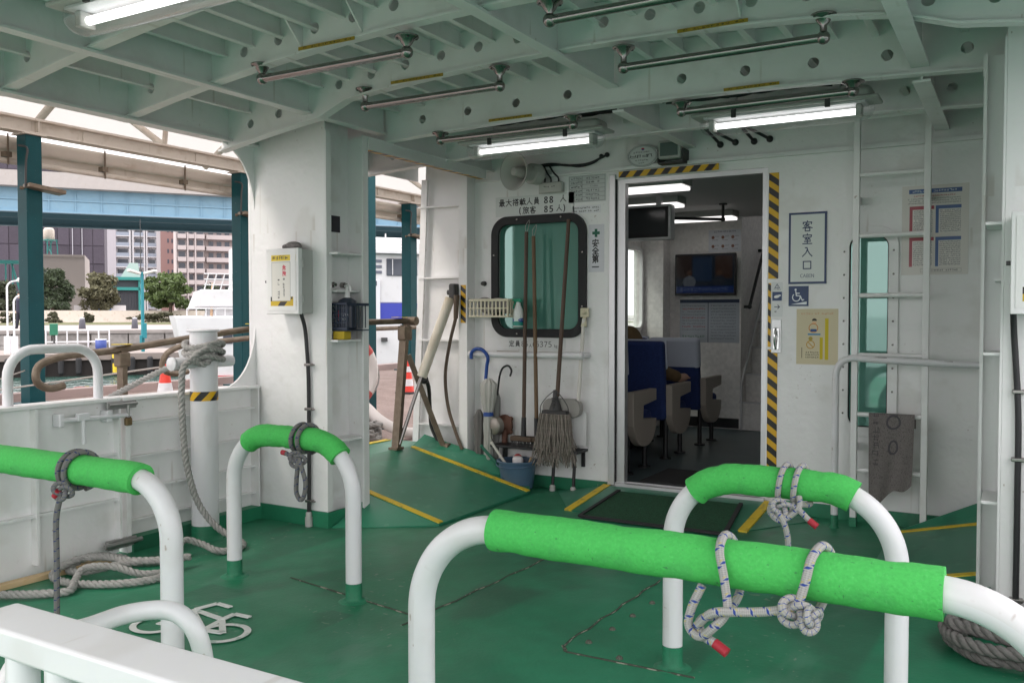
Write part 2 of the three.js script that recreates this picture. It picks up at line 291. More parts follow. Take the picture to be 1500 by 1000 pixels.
// ---------- the ship: deck ----------
const ZB = -5.2, XL = -3.75, XR = 0.46, ROOF_END = 0.6;
solo('deck', 'green painted steel ferry deck', 'deck', box(XL - 0.25, XR + 0.25, -0.12, 0, -5.3, 7), M.green, undefined, 'structure');
solo('hull', 'white ferry hull below the deck', 'hull', box(XL - 0.22, XR + 0.22, -1.6, -0.12, -11, 6.9), M.white, undefined, 'structure');
const deckJoint = std({ map: tex(256, 0.35, (u, v) => mixc([0.06, 0.075, 0.055], [0.3, 0.29, 0.24], sstep(0.56, 0.74, fbm(u, v, 12, 201, 4)))), roughness: 0.8 });
{ // raised weld seams with chipped paint, and the hatch outline
  const seam = (name, label, pts) => { const g = []; for (let i = 0; i < pts.length - 1; i++) { const n = 14; for (let k = 0; k < n; k++) { const a = V(...pts[i]).lerp(V(...pts[i + 1]), k / n), b = V(...pts[i]).lerp(V(...pts[i + 1]), (k + 1) / n); const w = 0.006; a.x += w * Math.sin(k * 1.9 + i); b.x += w * Math.sin((k + 1) * 1.9 + i); g.push(boxUV(bar(a, b.lerp(a, -0.05), rr(0.004, 0.0065), 0.005))); } }
    return solo(name, label, 'weld seam', g, deckJoint); };
  seam('weld_seam', 'straight chipped weld seam on the green deck leading towards the bucket', [[-1.97, 0.002, -2.6], [-1.92, 0.002, -3.75]]);
  seam('weld_seam', 'chipped weld seam outlining a corner of a deck hatch', [[-1.34, 0.002, -3.6], [-1.365, 0.002, -2.72], [-1.33, 0.002, -2.67], [-0.88, 0.002, -2.68]]);
  seam('weld_seam', 'chipped crosswise weld seam beside the narrow hoop at the pillar', [[-2.75, 0.002, -2.83], [-1.98, 0.002, -2.7]]);
  for (const [x, z] of [[-1.3, -2.79], [-1.28, -2.95], [-1.27, -3.12], [-1.26, -3.3], [-1.15, -2.71], [-1.0, -2.72], [-1.25, -3.46]])
    solo('chipped_dog', 'small chipped steel stud along the deck hatch seam', 'stud', lathe([[0, 0.009], [0.007, 0.009], [0.011, 0.004], [0.013, 0]], x, 0, z, 9).scale(1, 1, 1), deckJoint, 'studs along the hatch seam');
}
{ // painted bicycle symbol
  const t = thing('bicycle_marking', 'white painted bicycle symbol on the green deck', 'marking', [-2.6, 0.004, -2.25]);
  const line = (dy, w, ...p) => { const g = []; for (let i = 0; i < p.length - 2; i += 2) g.push(bar(V(p[i], 0.003 + dy, p[i + 1]), V(p[i + 2], 0.003 + dy, p[i + 3]), w, 0.004)); return g; };
  const ring = (x, z) => { const g = new THREE.RingGeometry(0.074, 0.099, 40); g.rotateX(-Math.PI / 2); g.translate(x, 0.0055, z); return boxUV(g); };
  part(t, 'wheel', ring(-2.755, -2.15), M.mark); part(t, 'wheel', ring(-2.475, -2.205), M.mark);
  part(t, 'frame', [...line(0.001, 0.024, -2.755, -2.15, -2.765, -2.34), ...line(0.0018, 0.024, -2.755, -2.325, -2.585, -2.305, -2.56, -2.19), ...line(0.0026, 0.024, -2.755, -2.31, -2.56, -2.19, -2.475, -2.205, -2.585, -2.3)], M.mark);
  part(t, 'handlebar', line(0.0034, 0.022, -2.765, -2.33, -2.745, -2.42, -2.665, -2.415), M.mark);
  part(t, 'saddle', line(0.0042, 0.022, -2.583, -2.3, -2.59, -2.365, -2.512, -2.368), M.mark);
}
// ---------- roof over the deck ----------
const camb = (x) => 2.1 + 0.18 * (1 - ((x + 1.645) / 2.105) ** 2);
const low = (x) => 2.1 + 0.075 * (1 - ((x + 1.645) / 2.105) ** 2);
const plateY = (x) => camb(x) + 0.17;
{
  const roof = thing('deck_roof', 'white painted steel deck roof with frames, girders and lightening holes', 'roof', [-1.645, 2.1, -2.2]);
  const xs = []; for (let i = 0; i <= 24; i++) xs.push(XL - 0.05 + (XR - XL + 0.1) * i / 24);
  const band = (f0, f1, z, d) => shift(extrude([...xs.map((x) => [x, f0(x)]), ...xs.slice().reverse().map((x) => [x, f1(x)])], d), 0, 0, z);
  part(roof, 'roof_plate', band(plateY, (x) => plateY(x) + 0.04, ZB - 0.05, ROOF_END - ZB + 0.05), M.ceil);
  // transverse frames with holes, face flat below
  const frame = (z, f, hx, hr = 0.024) => {
    const holes = hx.map((x) => [x, f(x) + 0.085, hr]);
    const m = part(roof, 'frame_web', shift(extrude([...xs.map((x) => [x, f(x)]), ...xs.slice().reverse().map((x) => [x, plateY(x) - 0.002])], 0.009, holes), 0, 0, z), M.ceil);
    part(m, 'face_flat', band((x) => f(x) - 0.01, (x) => f(x) - 0.0005, z - 0.022, 0.055), M.ceil);
  };
  const every = (d, o) => { const a = []; for (let x = XL + 0.15 + o; x < XR; x += d) if (Math.abs(x + 3.17) > 0.05 && Math.abs(x + 1.75) > 0.05 && Math.abs(x + 0.38) > 0.05) a.push(x); return a; };
  const haunch = (x) => Math.min(camb(x), camb(x) - 0.05 * Math.max(0, sstep(-2.95, -3.05, x)) - 0.05 * Math.max(0, sstep(-0.42, -0.3, x)));
  [[-0.4, camb], [-1.0, camb], [-1.6, camb], [-2.2, camb], [-2.8, camb], [-3.42, haunch], [-4.05, low], [-4.65, (x) => low(x) - 0.02]].forEach(([z, f], i) => frame(z, f, every(i === 6 ? 0.3 : 0.205, i === 6 ? 0.09 : 0.02)));
  // lengthwise girders
  const girder = (x, y, z0, z1, w = 0.06) => { const m = part(roof, 'girder_web', box(x - 0.005, x + 0.005, y, plateY(x) - 0.003, z0, z1), M.ceil); part(m, 'face_flat', box(x - w / 2, x + w / 2, y - 0.0125, y - 0.0015, z0, z1), M.ceil); };
  girder(XL, 2.093, -3.6, ROOF_END, 0.08); girder(-3.17, 2.178, -4.02, ROOF_END); girder(-3.17, 2.13, ZB, -4.08); girder(-1.75, 2.265, -4.02, ROOF_END); girder(-1.75, 2.162, ZB, -4.08); girder(-0.38, 2.178, -4.02, ROOF_END, 0.07); girder(-0.38, 2.13, ZB, -4.08, 0.07); girder(XR, 2.093, -3.6, ROOF_END, 0.08);
  part(roof, 'end_beam', band((x) => camb(x) - 0.02, (x) => plateY(x) + 0.06, ROOF_END, 0.03), M.ceil);
  // stiffeners under the plate
  for (let x = XL + 0.16; x < XR; x += 0.168) { if ([-3.17, -1.75, -0.38].some((q) => Math.abs(q - x) < 0.06)) continue;
    part(roof, 'stiffener', [box(x - 0.004, x + 0.004, plateY(x) - 0.075, plateY(x) + 0.004, ZB, ROOF_END), box(x - 0.004, x + 0.026, plateY(x) - 0.081, plateY(x) - 0.0745, ZB, ROOF_END)], M.ceil); }
  // tripping brackets at the frames beside the girders
  for (const [z, gx] of [[-2.8, -2.62], [-2.8, -2.3], [-2.8, -1.35], [-3.42, -0.95]]) {
    const b = extrude([[0, 0], [0.13, 0.13], [0.13, 0.15], [0, 0.15]], 0.008); b.rotateY(-Math.PI / 2); part(roof, 'bracket', shift(b, gx, camb(gx) + 0.012, z + 0.0095), M.ceil);
  }
  // yellow caution strips on the face flats above the grab rails
  const strip = printed(canvas(512, 48, (x, w, h) => { scribble(x, 14, 8, w - 30, 30, '#3a3208'); }, '#a88a24'), 0.6);
  for (const [x0, x1, z, f] of [[-2.62, -2.32, -2.8, camb], [-2.62, -2.32, -3.42, haunch], [-2.46, -2.2, -4.05, low], [-1.2, -0.92, -3.42, haunch], [-1.2, -0.95, -4.05, low]]) {
    const y = Math.min(f(x0), f(x1)) + 0.006, g = sheetZ(x0, x1, y - 0.006, y + 0.008, z + 0.034, 0.002); part(roof, 'caution_strip', g, strip); }
  // black edge seal over the port opening
}
// ---------- ceiling grab rails ----------
function grabRail(x0, x1, y, yTop, z, label) {
  const t = thing('grab_rail', label, 'grab rail', [(x0 + x1) / 2, y, z], 'stainless grab rails under the deck roof');
  part(t, 'bar', cyl(V(x0, y, z), V(x1, y, z), 0.0165, 0.0165, 16), M.steel);
  for (const x of [x0, x1]) {
    const b = part(t, 'mount', [lathe([[0, yTop], [0.047, yTop], [0.047, yTop - 0.006], [0.03, yTop - 0.014], [0.022, yTop - 0.028], [0.013, yTop - 0.04], [0.013, y + 0.012]], x, 0, z, 20), sph(x, y, z, 0.025)], M.steel);
    for (const k of [0, 1, 2, 3]) part(b, 'bolt', lathe([[0, yTop - 0.013], [0.006, yTop - 0.012], [0.006, yTop - 0.006], [0, yTop - 0.005]], x + 0.037 * Math.cos(k * 1.57 + 0.78), 0, z + 0.037 * Math.sin(k * 1.57 + 0.78), 6), M.dark);
  }
}
grabRail(-2.86, -2.085, 2.165, 2.226, -2.795, 'stainless grab rail on the roof frame above the padded hoop beside the white pillar');
grabRail(-2.8, -2.035, 2.165, 2.25, -3.415, 'stainless grab rail on the roof frame above the green entry ramp');
grabRail(-2.79, -1.98, 2.105, 2.148, -4.045, 'stainless grab rail hanging in front of the lamp above the loudspeaker');
grabRail(-1.46, -0.68, 2.185, 2.25, -2.795, 'stainless grab rail above the deck hatch seam and the knotted rope');
grabRail(-1.44, -0.65, 2.165, 2.248, -3.415, 'stainless grab rail in line with the cabin door, under the second roof frame');
grabRail(-1.41, -0.645, 2.105, 2.148, -4.045, 'stainless grab rail hanging in front of the lamp above the cabin door');
// ---------- fluorescent deck lamps ----------
const tubeMat = std({ color: lin(0.9, 0.9, 0.9), emissive: lin(1, 0.97, 0.95), emissiveIntensity: 0.9 });
function deckLamp(x0, x1, y, z, label) {
  const t = thing('fluorescent_lamp', label, 'lamp', [(x0 + x1) / 2, y, z], 'lit tube lamps under the deck roof');
  part(t, 'housing', [box(x0 - 0.05, x1 + 0.05, y + 0.035, y + 0.095, z - 0.075, z + 0.075, 0.03), box(x0 - 0.08, x1 + 0.08, y + 0.028, y + 0.045, z - 0.085, z + 0.085, 0.008)], M.greyp);
  part(t, 'reflector', box(x0 - 0.02, x1 + 0.02, y + 0.018, y + 0.027, z - 0.055, z + 0.055), M.pipe);
  part(t, 'tube', cyl(V(x0 + 0.03, y - 0.012, z), V(x1 - 0.03, y - 0.012, z), 0.0145, 0.0145, 14), tubeMat);
  for (const x of [x0 + 0.012, x1 - 0.012]) part(t, 'tube_holder', box(x - 0.014, x + 0.014, y - 0.035, y + 0.018, z - 0.03, z + 0.03, 0.006), M.greyp);
  const g = new THREE.CapsuleGeometry(0.065, x1 - x0 - 0.02, 6, 20, 1); g.rotateZ(Math.PI / 2); g.scale(1, 0.9, 1.1); g.translate((x0 + x1) / 2, y, z);
  const c = prep(g), keep = []; const p = c.attributes.position; for (let i = 0; i < p.count; i += 3) if ((p.getY(i) + p.getY(i + 1) + p.getY(i + 2)) / 3 < y + 0.026) keep.push(i, i + 1, i + 2);
  const d = new THREE.BufferGeometry(); for (const k of ['position', 'normal', 'uv']) { const a = c.attributes[k], s = a.itemSize, o = new Float32Array(keep.length * s); keep.forEach((i, j) => { for (let q = 0; q < s; q++) o[j * s + q] = a.array[i * s + q]; }); d.setAttribute(k, new THREE.BufferAttribute(o, s)); }
  part(t, 'clear_cover', d, M.acrylic);
  for (const x of [x0 + 0.14, x1 - 0.14]) part(t, 'clip', box(x - 0.012, x + 0.012, y + 0.005, y + 0.05, z + 0.078, z + 0.092, 0.003), M.dark);
  part(t, 'hanger', [box(x0 + 0.1, x0 + 0.13, y + 0.094, plateY(x0 + 0.1) - 0.002, z - 0.02, z + 0.02), box(x1 - 0.13, x1 - 0.1, y + 0.094, plateY(x1 - 0.1) - 0.002, z - 0.02, z + 0.02)], M.ceil);
  const l = new THREE.RectAreaLight(0xfff6f0, 7, x1 - x0 - 0.08, 0.026); l.position.set((x0 + x1) / 2, y - 0.029, z); l.rotation.x = -Math.PI / 2; scene.add(l);
}
deckLamp(-2.78, -2.02, 2.105, -4.4, 'lit fluorescent lamp above the horn loudspeaker');
deckLamp(-1.38, -0.66, 2.105, -4.4, 'lit fluorescent lamp above the cabin doorway');
for (const [x0, x1, lab] of [[-2.95, -1.75, 'loose black cables bundled above the lamp over the loudspeaker'], [-1.6, -0.45, 'loose black cables bundled above the lamp over the doorway']]) {
  const run = (k) => { const p = []; for (let i = 0; i <= 12; i++) p.push(V(x0 + (x1 - x0) * i / 12, 2.225 + 0.012 * Math.sin(i * 1.3 + k * 2) + k * 0.008, -4.3 - k * 0.035 + 0.02 * Math.sin(i * 0.9 + k))); return tube(p, 0.008 + 0.002 * (k % 2), 60, 6); };
  solo('cable_run', lab, 'cable', [0, 1, 2, 3].map(run), M.black);
}
deckLamp(-2.72, -2.0, 2.13, -1.86, 'lit fluorescent lamp over the deck at the bulwark gate');

// ---------- passenger cabin behind the bulkhead ----------
const cabinWall = std({ map: tex(256, 0.8, (u, v) => [0.76, 0.745, 0.725].map((x) => x * (0.82 + 0.3 * fbm(u, v, 30, 210, 4)))), roughness: 0.7 });
const cabinFloor = std({ map: tex(256, 1, (u, v) => [0.1, 0.135, 0.145].map((x) => x * (0.85 + 0.3 * fbm(u, v, 8, 212, 4)))), roughness: 0.35 });
const DX0 = -2.235, DX1 = -1.29, DY0 = 0.076, DY1 = 2.0, CB = -8.25, CL = -3.2, CR = -0.1, CT = 2.06;
{
  const cab = thing('passenger_cabin', 'white cabin bulkhead with open sliding doorway, dark room behind', 'cabin', [-1.7, 0, ZB]);
  const W = rrect(-3.115, -2.48, 1.035, 1.77, 0.085, true), N = rrect(-0.835, -0.635, 0.53, 1.58, 0.06, true);
  const s = new THREE.Shape([[-3.8, 0], [DX0, 0], [DX0, DY1], [DX1, DY1], [DX1, 0], [XR + 0.05, 0], [XR + 0.05, 2.5], [-3.7, 2.5]].map((p) => new THREE.Vector2(...p))); s.holes.push(W, N);
  part(cab, 'front_wall', shift(extrude(s, 0.06), 0, 0, ZB - 0.06), M.white);
  part(cab, 'ledge', [box(-3.28, DX0 - 0.02, 2.052, 2.064, ZB, ZB + 0.025), box(DX0 - 0.02, XR, 2.052, 2.074, ZB, ZB + 0.03)], M.white);
  part(cab, 'side_wall', [box(CL - 0.06, CL, 0, 1.02, CB, ZB - 0.06), box(CL - 0.06, CL, 1.76, CT + 0.05, CB, ZB - 0.06), box(CL - 0.06, CL, 1.02, 1.76, -7.3, ZB - 0.06), box(CL - 0.06, CL, 1.02, 1.76, CB, -8.0)], cabinWall);
  part(cab, 'side_wall', box(CR, CR + 0.06, 0, CT + 0.05, -10.3, ZB - 0.06), cabinWall);
  part(cab, 'back_wall', [box(CL - 0.06, -2.285, 0, CT + 0.05, CB - 0.06, CB)], cabinWall);
  part(cab, 'partition', [box(CL, -2.98, DY0, CT, CB, -8.05)], cabinWall);
  part(cab, 'back_wall', box(-2.345, CR + 0.06, 0, 3.4, -10.36, -10.3), cabinWall);
  part(cab, 'stair_wall', box(-2.345, -2.285, 0, 3.4, -10.3, CB - 0.06), cabinWall);
  part(cab, 'skirting', box(-2.98, -2.287, DY0, DY0 + 0.09, CB, CB + 0.012), M.black);
  part(cab, 'floor', box(CL - 0.06, CR + 0.06, 0, DY0 - 0.012, -10.3, ZB - 0.06), cabinFloor);
  part(cab, 'ceiling', [box(CL - 0.06, CR + 0.06, CT, CT + 0.05, CB - 0.06, ZB - 0.06), box(-2.345, CR + 0.06, 3.4, 3.45, -10.36, CB - 0.06), box(-2.345, CR + 0.06, CT + 0.051, 3.4, CB - 0.06, CB - 0.0)], M.greyp);
  part(cab, 'outer_roof', box(CL - 0.4, CR + 0.6, 2.5, 2.56, -10.4, ZB - 0.01), M.white);
  // skirting outside
  part(cab, 'coaming', box(-3.29, DX0 - 0.06, 0, 0.075, ZB, ZB + 0.012), M.green); part(cab, 'coaming', box(DX1 + 0.06, XR, 0, 0.075, ZB, ZB + 0.012), M.green);
  // doorway
  part(cab, 'door_frame', [box(DX0 - 0.045, DX0 - 0.004, 0.06, DY1 + 0.03, ZB, ZB + 0.022, 0.004), box(DX0, DX0 + 0.055, DY0, DY1 - 0.002, ZB - 0.055, ZB - 0.005), box(DX0 + 0.055, DX1, DY1 - 0.03, DY1 - 0.001, ZB - 0.055, ZB - 0.005), box(DX1 - 0.03, DX1 - 0.001, DY0, DY1 - 0.03, ZB - 0.055, ZB - 0.005)], M.alu);
  part(cab, 'door_seal', box(DX0 - 0.003, DX0 + 0.0, 0.08, DY1, ZB - 0.05, ZB + 0.012), M.rubber);
  part(cab, 'door_sill', [box(DX0, DX1, 0.02, DY0, ZB - 0.06, ZB + 0.025, 0.004), box(DX0, DX1, DY0 + 0.0005, DY0 + 0.006, ZB - 0.045, ZB - 0.03)], M.alu);
  const h = part(cab, 'door_handle', box(-1.262, -1.205, 0.925, 1.12, ZB, ZB + 0.006, 0.003), M.alu);
  part(h, 'cup', [box(-1.251, -1.216, 0.945, 1.07, ZB + 0.006, ZB + 0.012, 0.004), tube([V(-1.234, 0.95, ZB + 0.012), V(-1.236, 0.99, ZB + 0.032), V(-1.234, 1.04, ZB + 0.034), V(-1.234, 1.068, ZB + 0.012)], 0.007, 16)], M.chrome);
  // hazard tapes
  part(cab, 'hazard_tape', sheetZ(-2.21, -1.57, 2.004, 2.042, ZB + 0.031), printed(hazard(1024, 60, 7, true, 0.9), 0.4));
  part(cab, 'hazard_tape', sheetZ(-1.283, -1.226, 1.355, 1.965, ZB), printed(hazard(64, 640, 8, false, 0.7), 0.4));
  part(cab, 'hazard_tape', sheetZ(-1.283, -1.266, 0.96, 1.33, ZB), printed(hazard(20, 400, 5, false, 0.7), 0.4));
  part(cab, 'hazard_tape', sheetZ(-1.283, -1.226, 0.24, 0.945, ZB), printed(hazard(64, 720, 9, false, 0.7), 0.4));
  // big front window
  const w = part(cab, 'window', shift(extrude(frameShape(-3.152, -2.443, 0.998, 1.805, 0.122, 0.05), 0.018, [], 0.003), 0, 0, ZB + 0.003), M.rubber);
  part(w, 'pane', shift(extrude(rrect(-3.112, -2.483, 1.038, 1.767, 0.083), 0.006), 0, 0, ZB - 0.03), M.glassGreen);
  part(w, 'screw', [[-3.13, 1.55], [-3.13, 1.2], [-2.465, 1.55], [-2.465, 1.2], [-2.95, 1.785], [-2.62, 1.785], [-2.95, 1.018], [-2.62, 1.018]].map(([x, y]) => sph(x, y, ZB + 0.027, 0.008, 1, 1, 0.5, 8)), M.steel);
  // narrow door light
  const w2 = part(cab, 'window', shift(extrude(frameShape(-0.885, -0.585, 0.478, 1.63, 0.11, 0.047), 0.012, [], 0.002), 0, 0, ZB + 0.002), M.white);
  part(w2, 'seal', shift(extrude(frameShape(-0.837, -0.633, 0.527, 1.582, 0.063, 0.006), 0.006), 0, 0, ZB - 0.0), M.rubber);
  part(w2, 'pane', shift(extrude(rrect(-0.834, -0.636, 0.531, 1.579, 0.06), 0.006), 0, 0, ZB - 0.01), M.glassGreen);
  const bolts = []; for (let y = 0.6; y < 1.55; y += 0.128) for (const x of [-0.862, -0.608]) bolts.push(sph(x, y, ZB + 0.017, 0.006, 1, 1, 0.6, 7)); part(w2, 'bolt', bolts, M.steel).userData.kind = 'stuff';
  // cabin side window towards the pontoon
  const fr = extrude(frameShape(-8.0, -7.3, 1.02, 1.76, 0.1, 0.03), 0.05); fr.rotateY(-Math.PI / 2); fr.scale(-1, 1, 1); const sw = part(cab, 'window', boxUV(prep((() => { const g = extrude(frameShape(7.27, 8.03, 0.99, 1.79, 0.11, 0.035), 0.03); g.rotateY(Math.PI / 2); return shift(g, CL + 0.001, 0, 0); })())), M.white);
  part(sw, 'pane', box(CL - 0.034, CL - 0.028, 1.02, 1.76, -8.0, -7.3), M.glass);
  // stairs going up behind the back wall
  const treads = [[0.32, -8.2], [0.57, -8.42], [0.82, -8.64], [1.07, -8.86], [1.32, -9.08], [1.57, -9.3]];
  for (const [y, z] of treads) { const st = part(cab, 'step', box(-2.284, -1.4, y - 0.25, y, z - 0.22, z), cabinWall); part(st, 'nosing', box(-2.284, -1.4, y + 0.0005, y + 0.014, z - 0.035, z + 0.008), M.alu); }
  part(cab, 'stair_rail', [cyl(V(-2.25, 0.5, -8.15), V(-2.25, 1.9, -9.4), 0.012), cyl(V(-2.25, DY0, -8.15), V(-2.25, 0.52, -8.15), 0.012)], M.alu);
  part(cab, 'door_mat', box(-2.12, -1.42, DY0 - 0.01, DY0 + 0.004, -5.85, -5.32), M.rubber);
}
// cabin ceiling lamps (lit)
const panelMat = std({ color: lin(0.8, 0.8, 0.8), emissive: lin(1, 0.96, 0.94), emissiveIntensity: 0.5 });
for (const [x0, x1, z, label] of [[-2.75, -1.95, -5.72, 'lit ceiling lamp just inside the cabin doorway'], [-3.0, -2.3, -6.62, 'lit ceiling lamp above the blue cabin seats'], [-2.86, -2.2, -7.75, 'lit ceiling lamp by the wall television']]) {
  const t = thing('cabin_lamp', label, 'lamp', [(x0 + x1) / 2, CT - 0.06, z], 'lamps on the cabin ceiling');
  part(t, 'body', [box(x0, x1, CT - 0.05, CT - 0.001, z - 0.1, z + 0.1)], M.greyp);
  part(t, 'diffuser', [box(x0 + 0.01, x1 - 0.01, CT - 0.075, CT - 0.051, z - 0.09, z - 0.01, 0.006), box(x0 + 0.01, x1 - 0.01, CT - 0.075, CT - 0.051, z + 0.01, z + 0.09, 0.006)], panelMat);
  const l = new THREE.RectAreaLight(0xfff4ee, 0.12, x1 - x0, 0.18); l.position.set((x0 + x1) / 2, CT - 0.085, z); l.rotation.x = -Math.PI / 2; scene.add(l);
}
// ---------- side casings (pillars) ----------
const side = (s) => (x) => s > 0 ? x : -3.29 - x; // mirror about the ship's centre line
function casing(s, label) {
  const X = side(s), t = thing('side_casing', label, 'pillar', [X(-3.45), 0, -3.6]);
  const B = (a, b, ...r) => box(Math.min(X(a), X(b)), Math.max(X(a), X(b)), ...r);
  part(t, 'front_plate', B(-3.23, -3.78, 0, 2.27, -3.612, -3.6, 0.003), M.white);
  part(t, 'outer_plate', B(-3.78, -3.8, 0, 2.27, -3.86, -3.6), M.white);
  part(t, 'inner_web', B(-3.285, -3.295, 0, 2.29, -3.85, -3.613), M.white);
  part(t, 'jamb', [B(-3.285, -3.15, 0, 2.13, -3.862, -3.85), B(-3.162, -3.15, 0.0, 2.13, -3.85, -3.815)], M.white);
  part(t, 'edge_flat', B(-3.222, -3.23, 0, 2.13, -3.64, -3.6), M.white);
  for (const y of [1.47, 1.0, 0.46]) part(t, 'web_bracket', B(-3.284, -3.168, y, y + 0.012, -3.849, -3.625, 0.003), M.white);
  part(t, 'web_bracket', B(-3.284, -3.2, 1.27, 1.28, -3.849, -3.66), M.white);
  part(t, 'coaming', [B(-3.22, -3.75, 0, 0.085, -3.6, -3.588), B(-3.21, -3.221, 0, 0.085, -3.85, -3.588)], M.green);
  // curved brackets towards the bulwark and the roof
  const c1 = new THREE.Shape(); c1.moveTo(0, 0); c1.lineTo(0.26, 0); c1.quadraticCurveTo(0.03, 0.03, 0, 0.34); c1.lineTo(0, 0);
  const g1 = extrude(c1, 0.012); g1.rotateY(-Math.PI / 2); part(t, 'knee_bracket', shift(g1, X(-3.755) + 0.006, 0.74, -3.6), M.white);
  const c2 = new THREE.Shape(); c2.moveTo(0, 0); c2.lineTo(0.3, 0); c2.quadraticCurveTo(0.03, -0.02, 0, -0.36); c2.lineTo(0, 0);
  const g2 = extrude(c2, 0.012); g2.rotateY(-Math.PI / 2); part(t, 'knee_bracket', shift(g2, X(-3.755) + 0.006, 2.092, -3.6), M.white);
  part(t, 'gland', [[1.31, -3.7], [1.31, -3.79]].flatMap(([y, z]) => [cyl(V(X(-3.284), y, z), V(X(-3.26), y, z), 0.016), cyl(V(X(-3.26), y, z), V(X(-3.245), y, z), 0.01)]), s > 0 ? M.steel : M.dark);
}
casing(1, 'white steel side pillar carrying the soap bottle and a danger box');
casing(-1, 'white steel side pillar beside the cabin ladder');
{ // forward jambs of the side openings, with the cross bulkhead between
  for (const s of [1, -1]) {
    const X = side(s), B = (a, b, ...r) => box(Math.min(X(a), X(b)), Math.max(X(a), X(b)), ...r);
    const t = thing('opening_jamb', s > 0 ? 'white jamb of the boarding opening with short hazard tape' : 'white jamb of the far boarding opening behind the cabin ladder', 'jamb', [X(-3.5), 0, -5.15]);
    part(t, 'post', [B(-3.3, -3.37, 0, 2.13, -5.2, -5.1, 0.004)], M.white);
    for (const y of [0.36, 0.96, 1.4, 1.9]) part(t, 'stiffener', B(-3.37, -3.74, y, y + 0.012, -5.199, -5.14), M.white);
    part(t, 'edge_flat', bar(V(X(-3.69), 2.1, -5.16), V(X(-3.79), 0, -5.16), 0.05, 0.02), M.white);
    const hd = part(t, 'header', [B(-3.145, -3.17, 2.06, 2.13, -5.1, -3.862), B(-3.78, -3.8, 2.1, 2.27, -5.2, -3.862)], M.white);
    if (s > 0) { part(t, 'hazard_tape', sheetZ(-3.352, -3.31, 1.09, 1.35, -5.1), printed(hazard(64, 400, 4, false, 0.8), 0.4));
      const g = prep(new THREE.PlaneGeometry(1.2, 0.04)); g.rotateX(Math.PI / 2); g.rotateY(Math.PI / 2); part(hd, 'hazard_tape', shift(g, -3.1725, 2.058, -4.48), printed(hazard(1024, 40, 12, true, 0.9), 0.4)); }
  }
}
{
  const t = thing('boarding_door', 'closed white steel boarding door behind the cabin ladder', 'door', [0.5, 0.24, -4.5]);
  part(t, 'panel', box(0.495, 0.505, 0.0, 2.27, -5.2, -3.86), M.white);
  for (const y of [0.6, 1.1, 1.6]) part(t, 'stiffener', box(0.46, 0.495, y, y + 0.01, -5.13, -3.87), M.white);
}
// ---------- bulwarks ----------
function bulwark(s, label) {
  const X = side(s), B = (a, b, ...r) => box(Math.min(X(a), X(b)), Math.max(X(a), X(b)), ...r), t = thing('bulwark', label, 'bulwark', [X(-3.78), 0, -2.8]);
  part(t, 'plate', B(-3.77, -3.78, 0, 0.735, -3.6, -2.735), M.white);
  part(t, 'cap_rail', B(-3.715, -3.83, 0.735, 0.752, -3.6, -2.72, 0.004), M.white);
  for (const y of [0.14, 0.29, 0.45, 0.62]) part(t, 'stiffener', B(-3.77, -3.738, y, y + 0.009, -3.6, -2.76), M.white);
  part(t, 'frame', B(-3.77, -3.71, 0, 0.735, -3.585, -3.575), M.white);
  part(t, 'gate_post', B(-3.77, -3.72, 0, 0.735, -2.76, -2.735), M.white);
  part(t, 'coaming', B(-3.77, -3.705, 0, 0.07, -3.588, -2.76), M.green);
  part(t, 'plate', B(-3.77, -3.78, 0, 0.735, -1.5, 6.8), M.white); part(t, 'cap_rail', B(-3.715, -3.83, 0.735, 0.752, -1.5, 6.8), M.white);
}
bulwark(1, 'white ribbed bulwark with green foot between pillar and gate');
bulwark(-1, 'white ribbed bulwark on the far side of the deck');
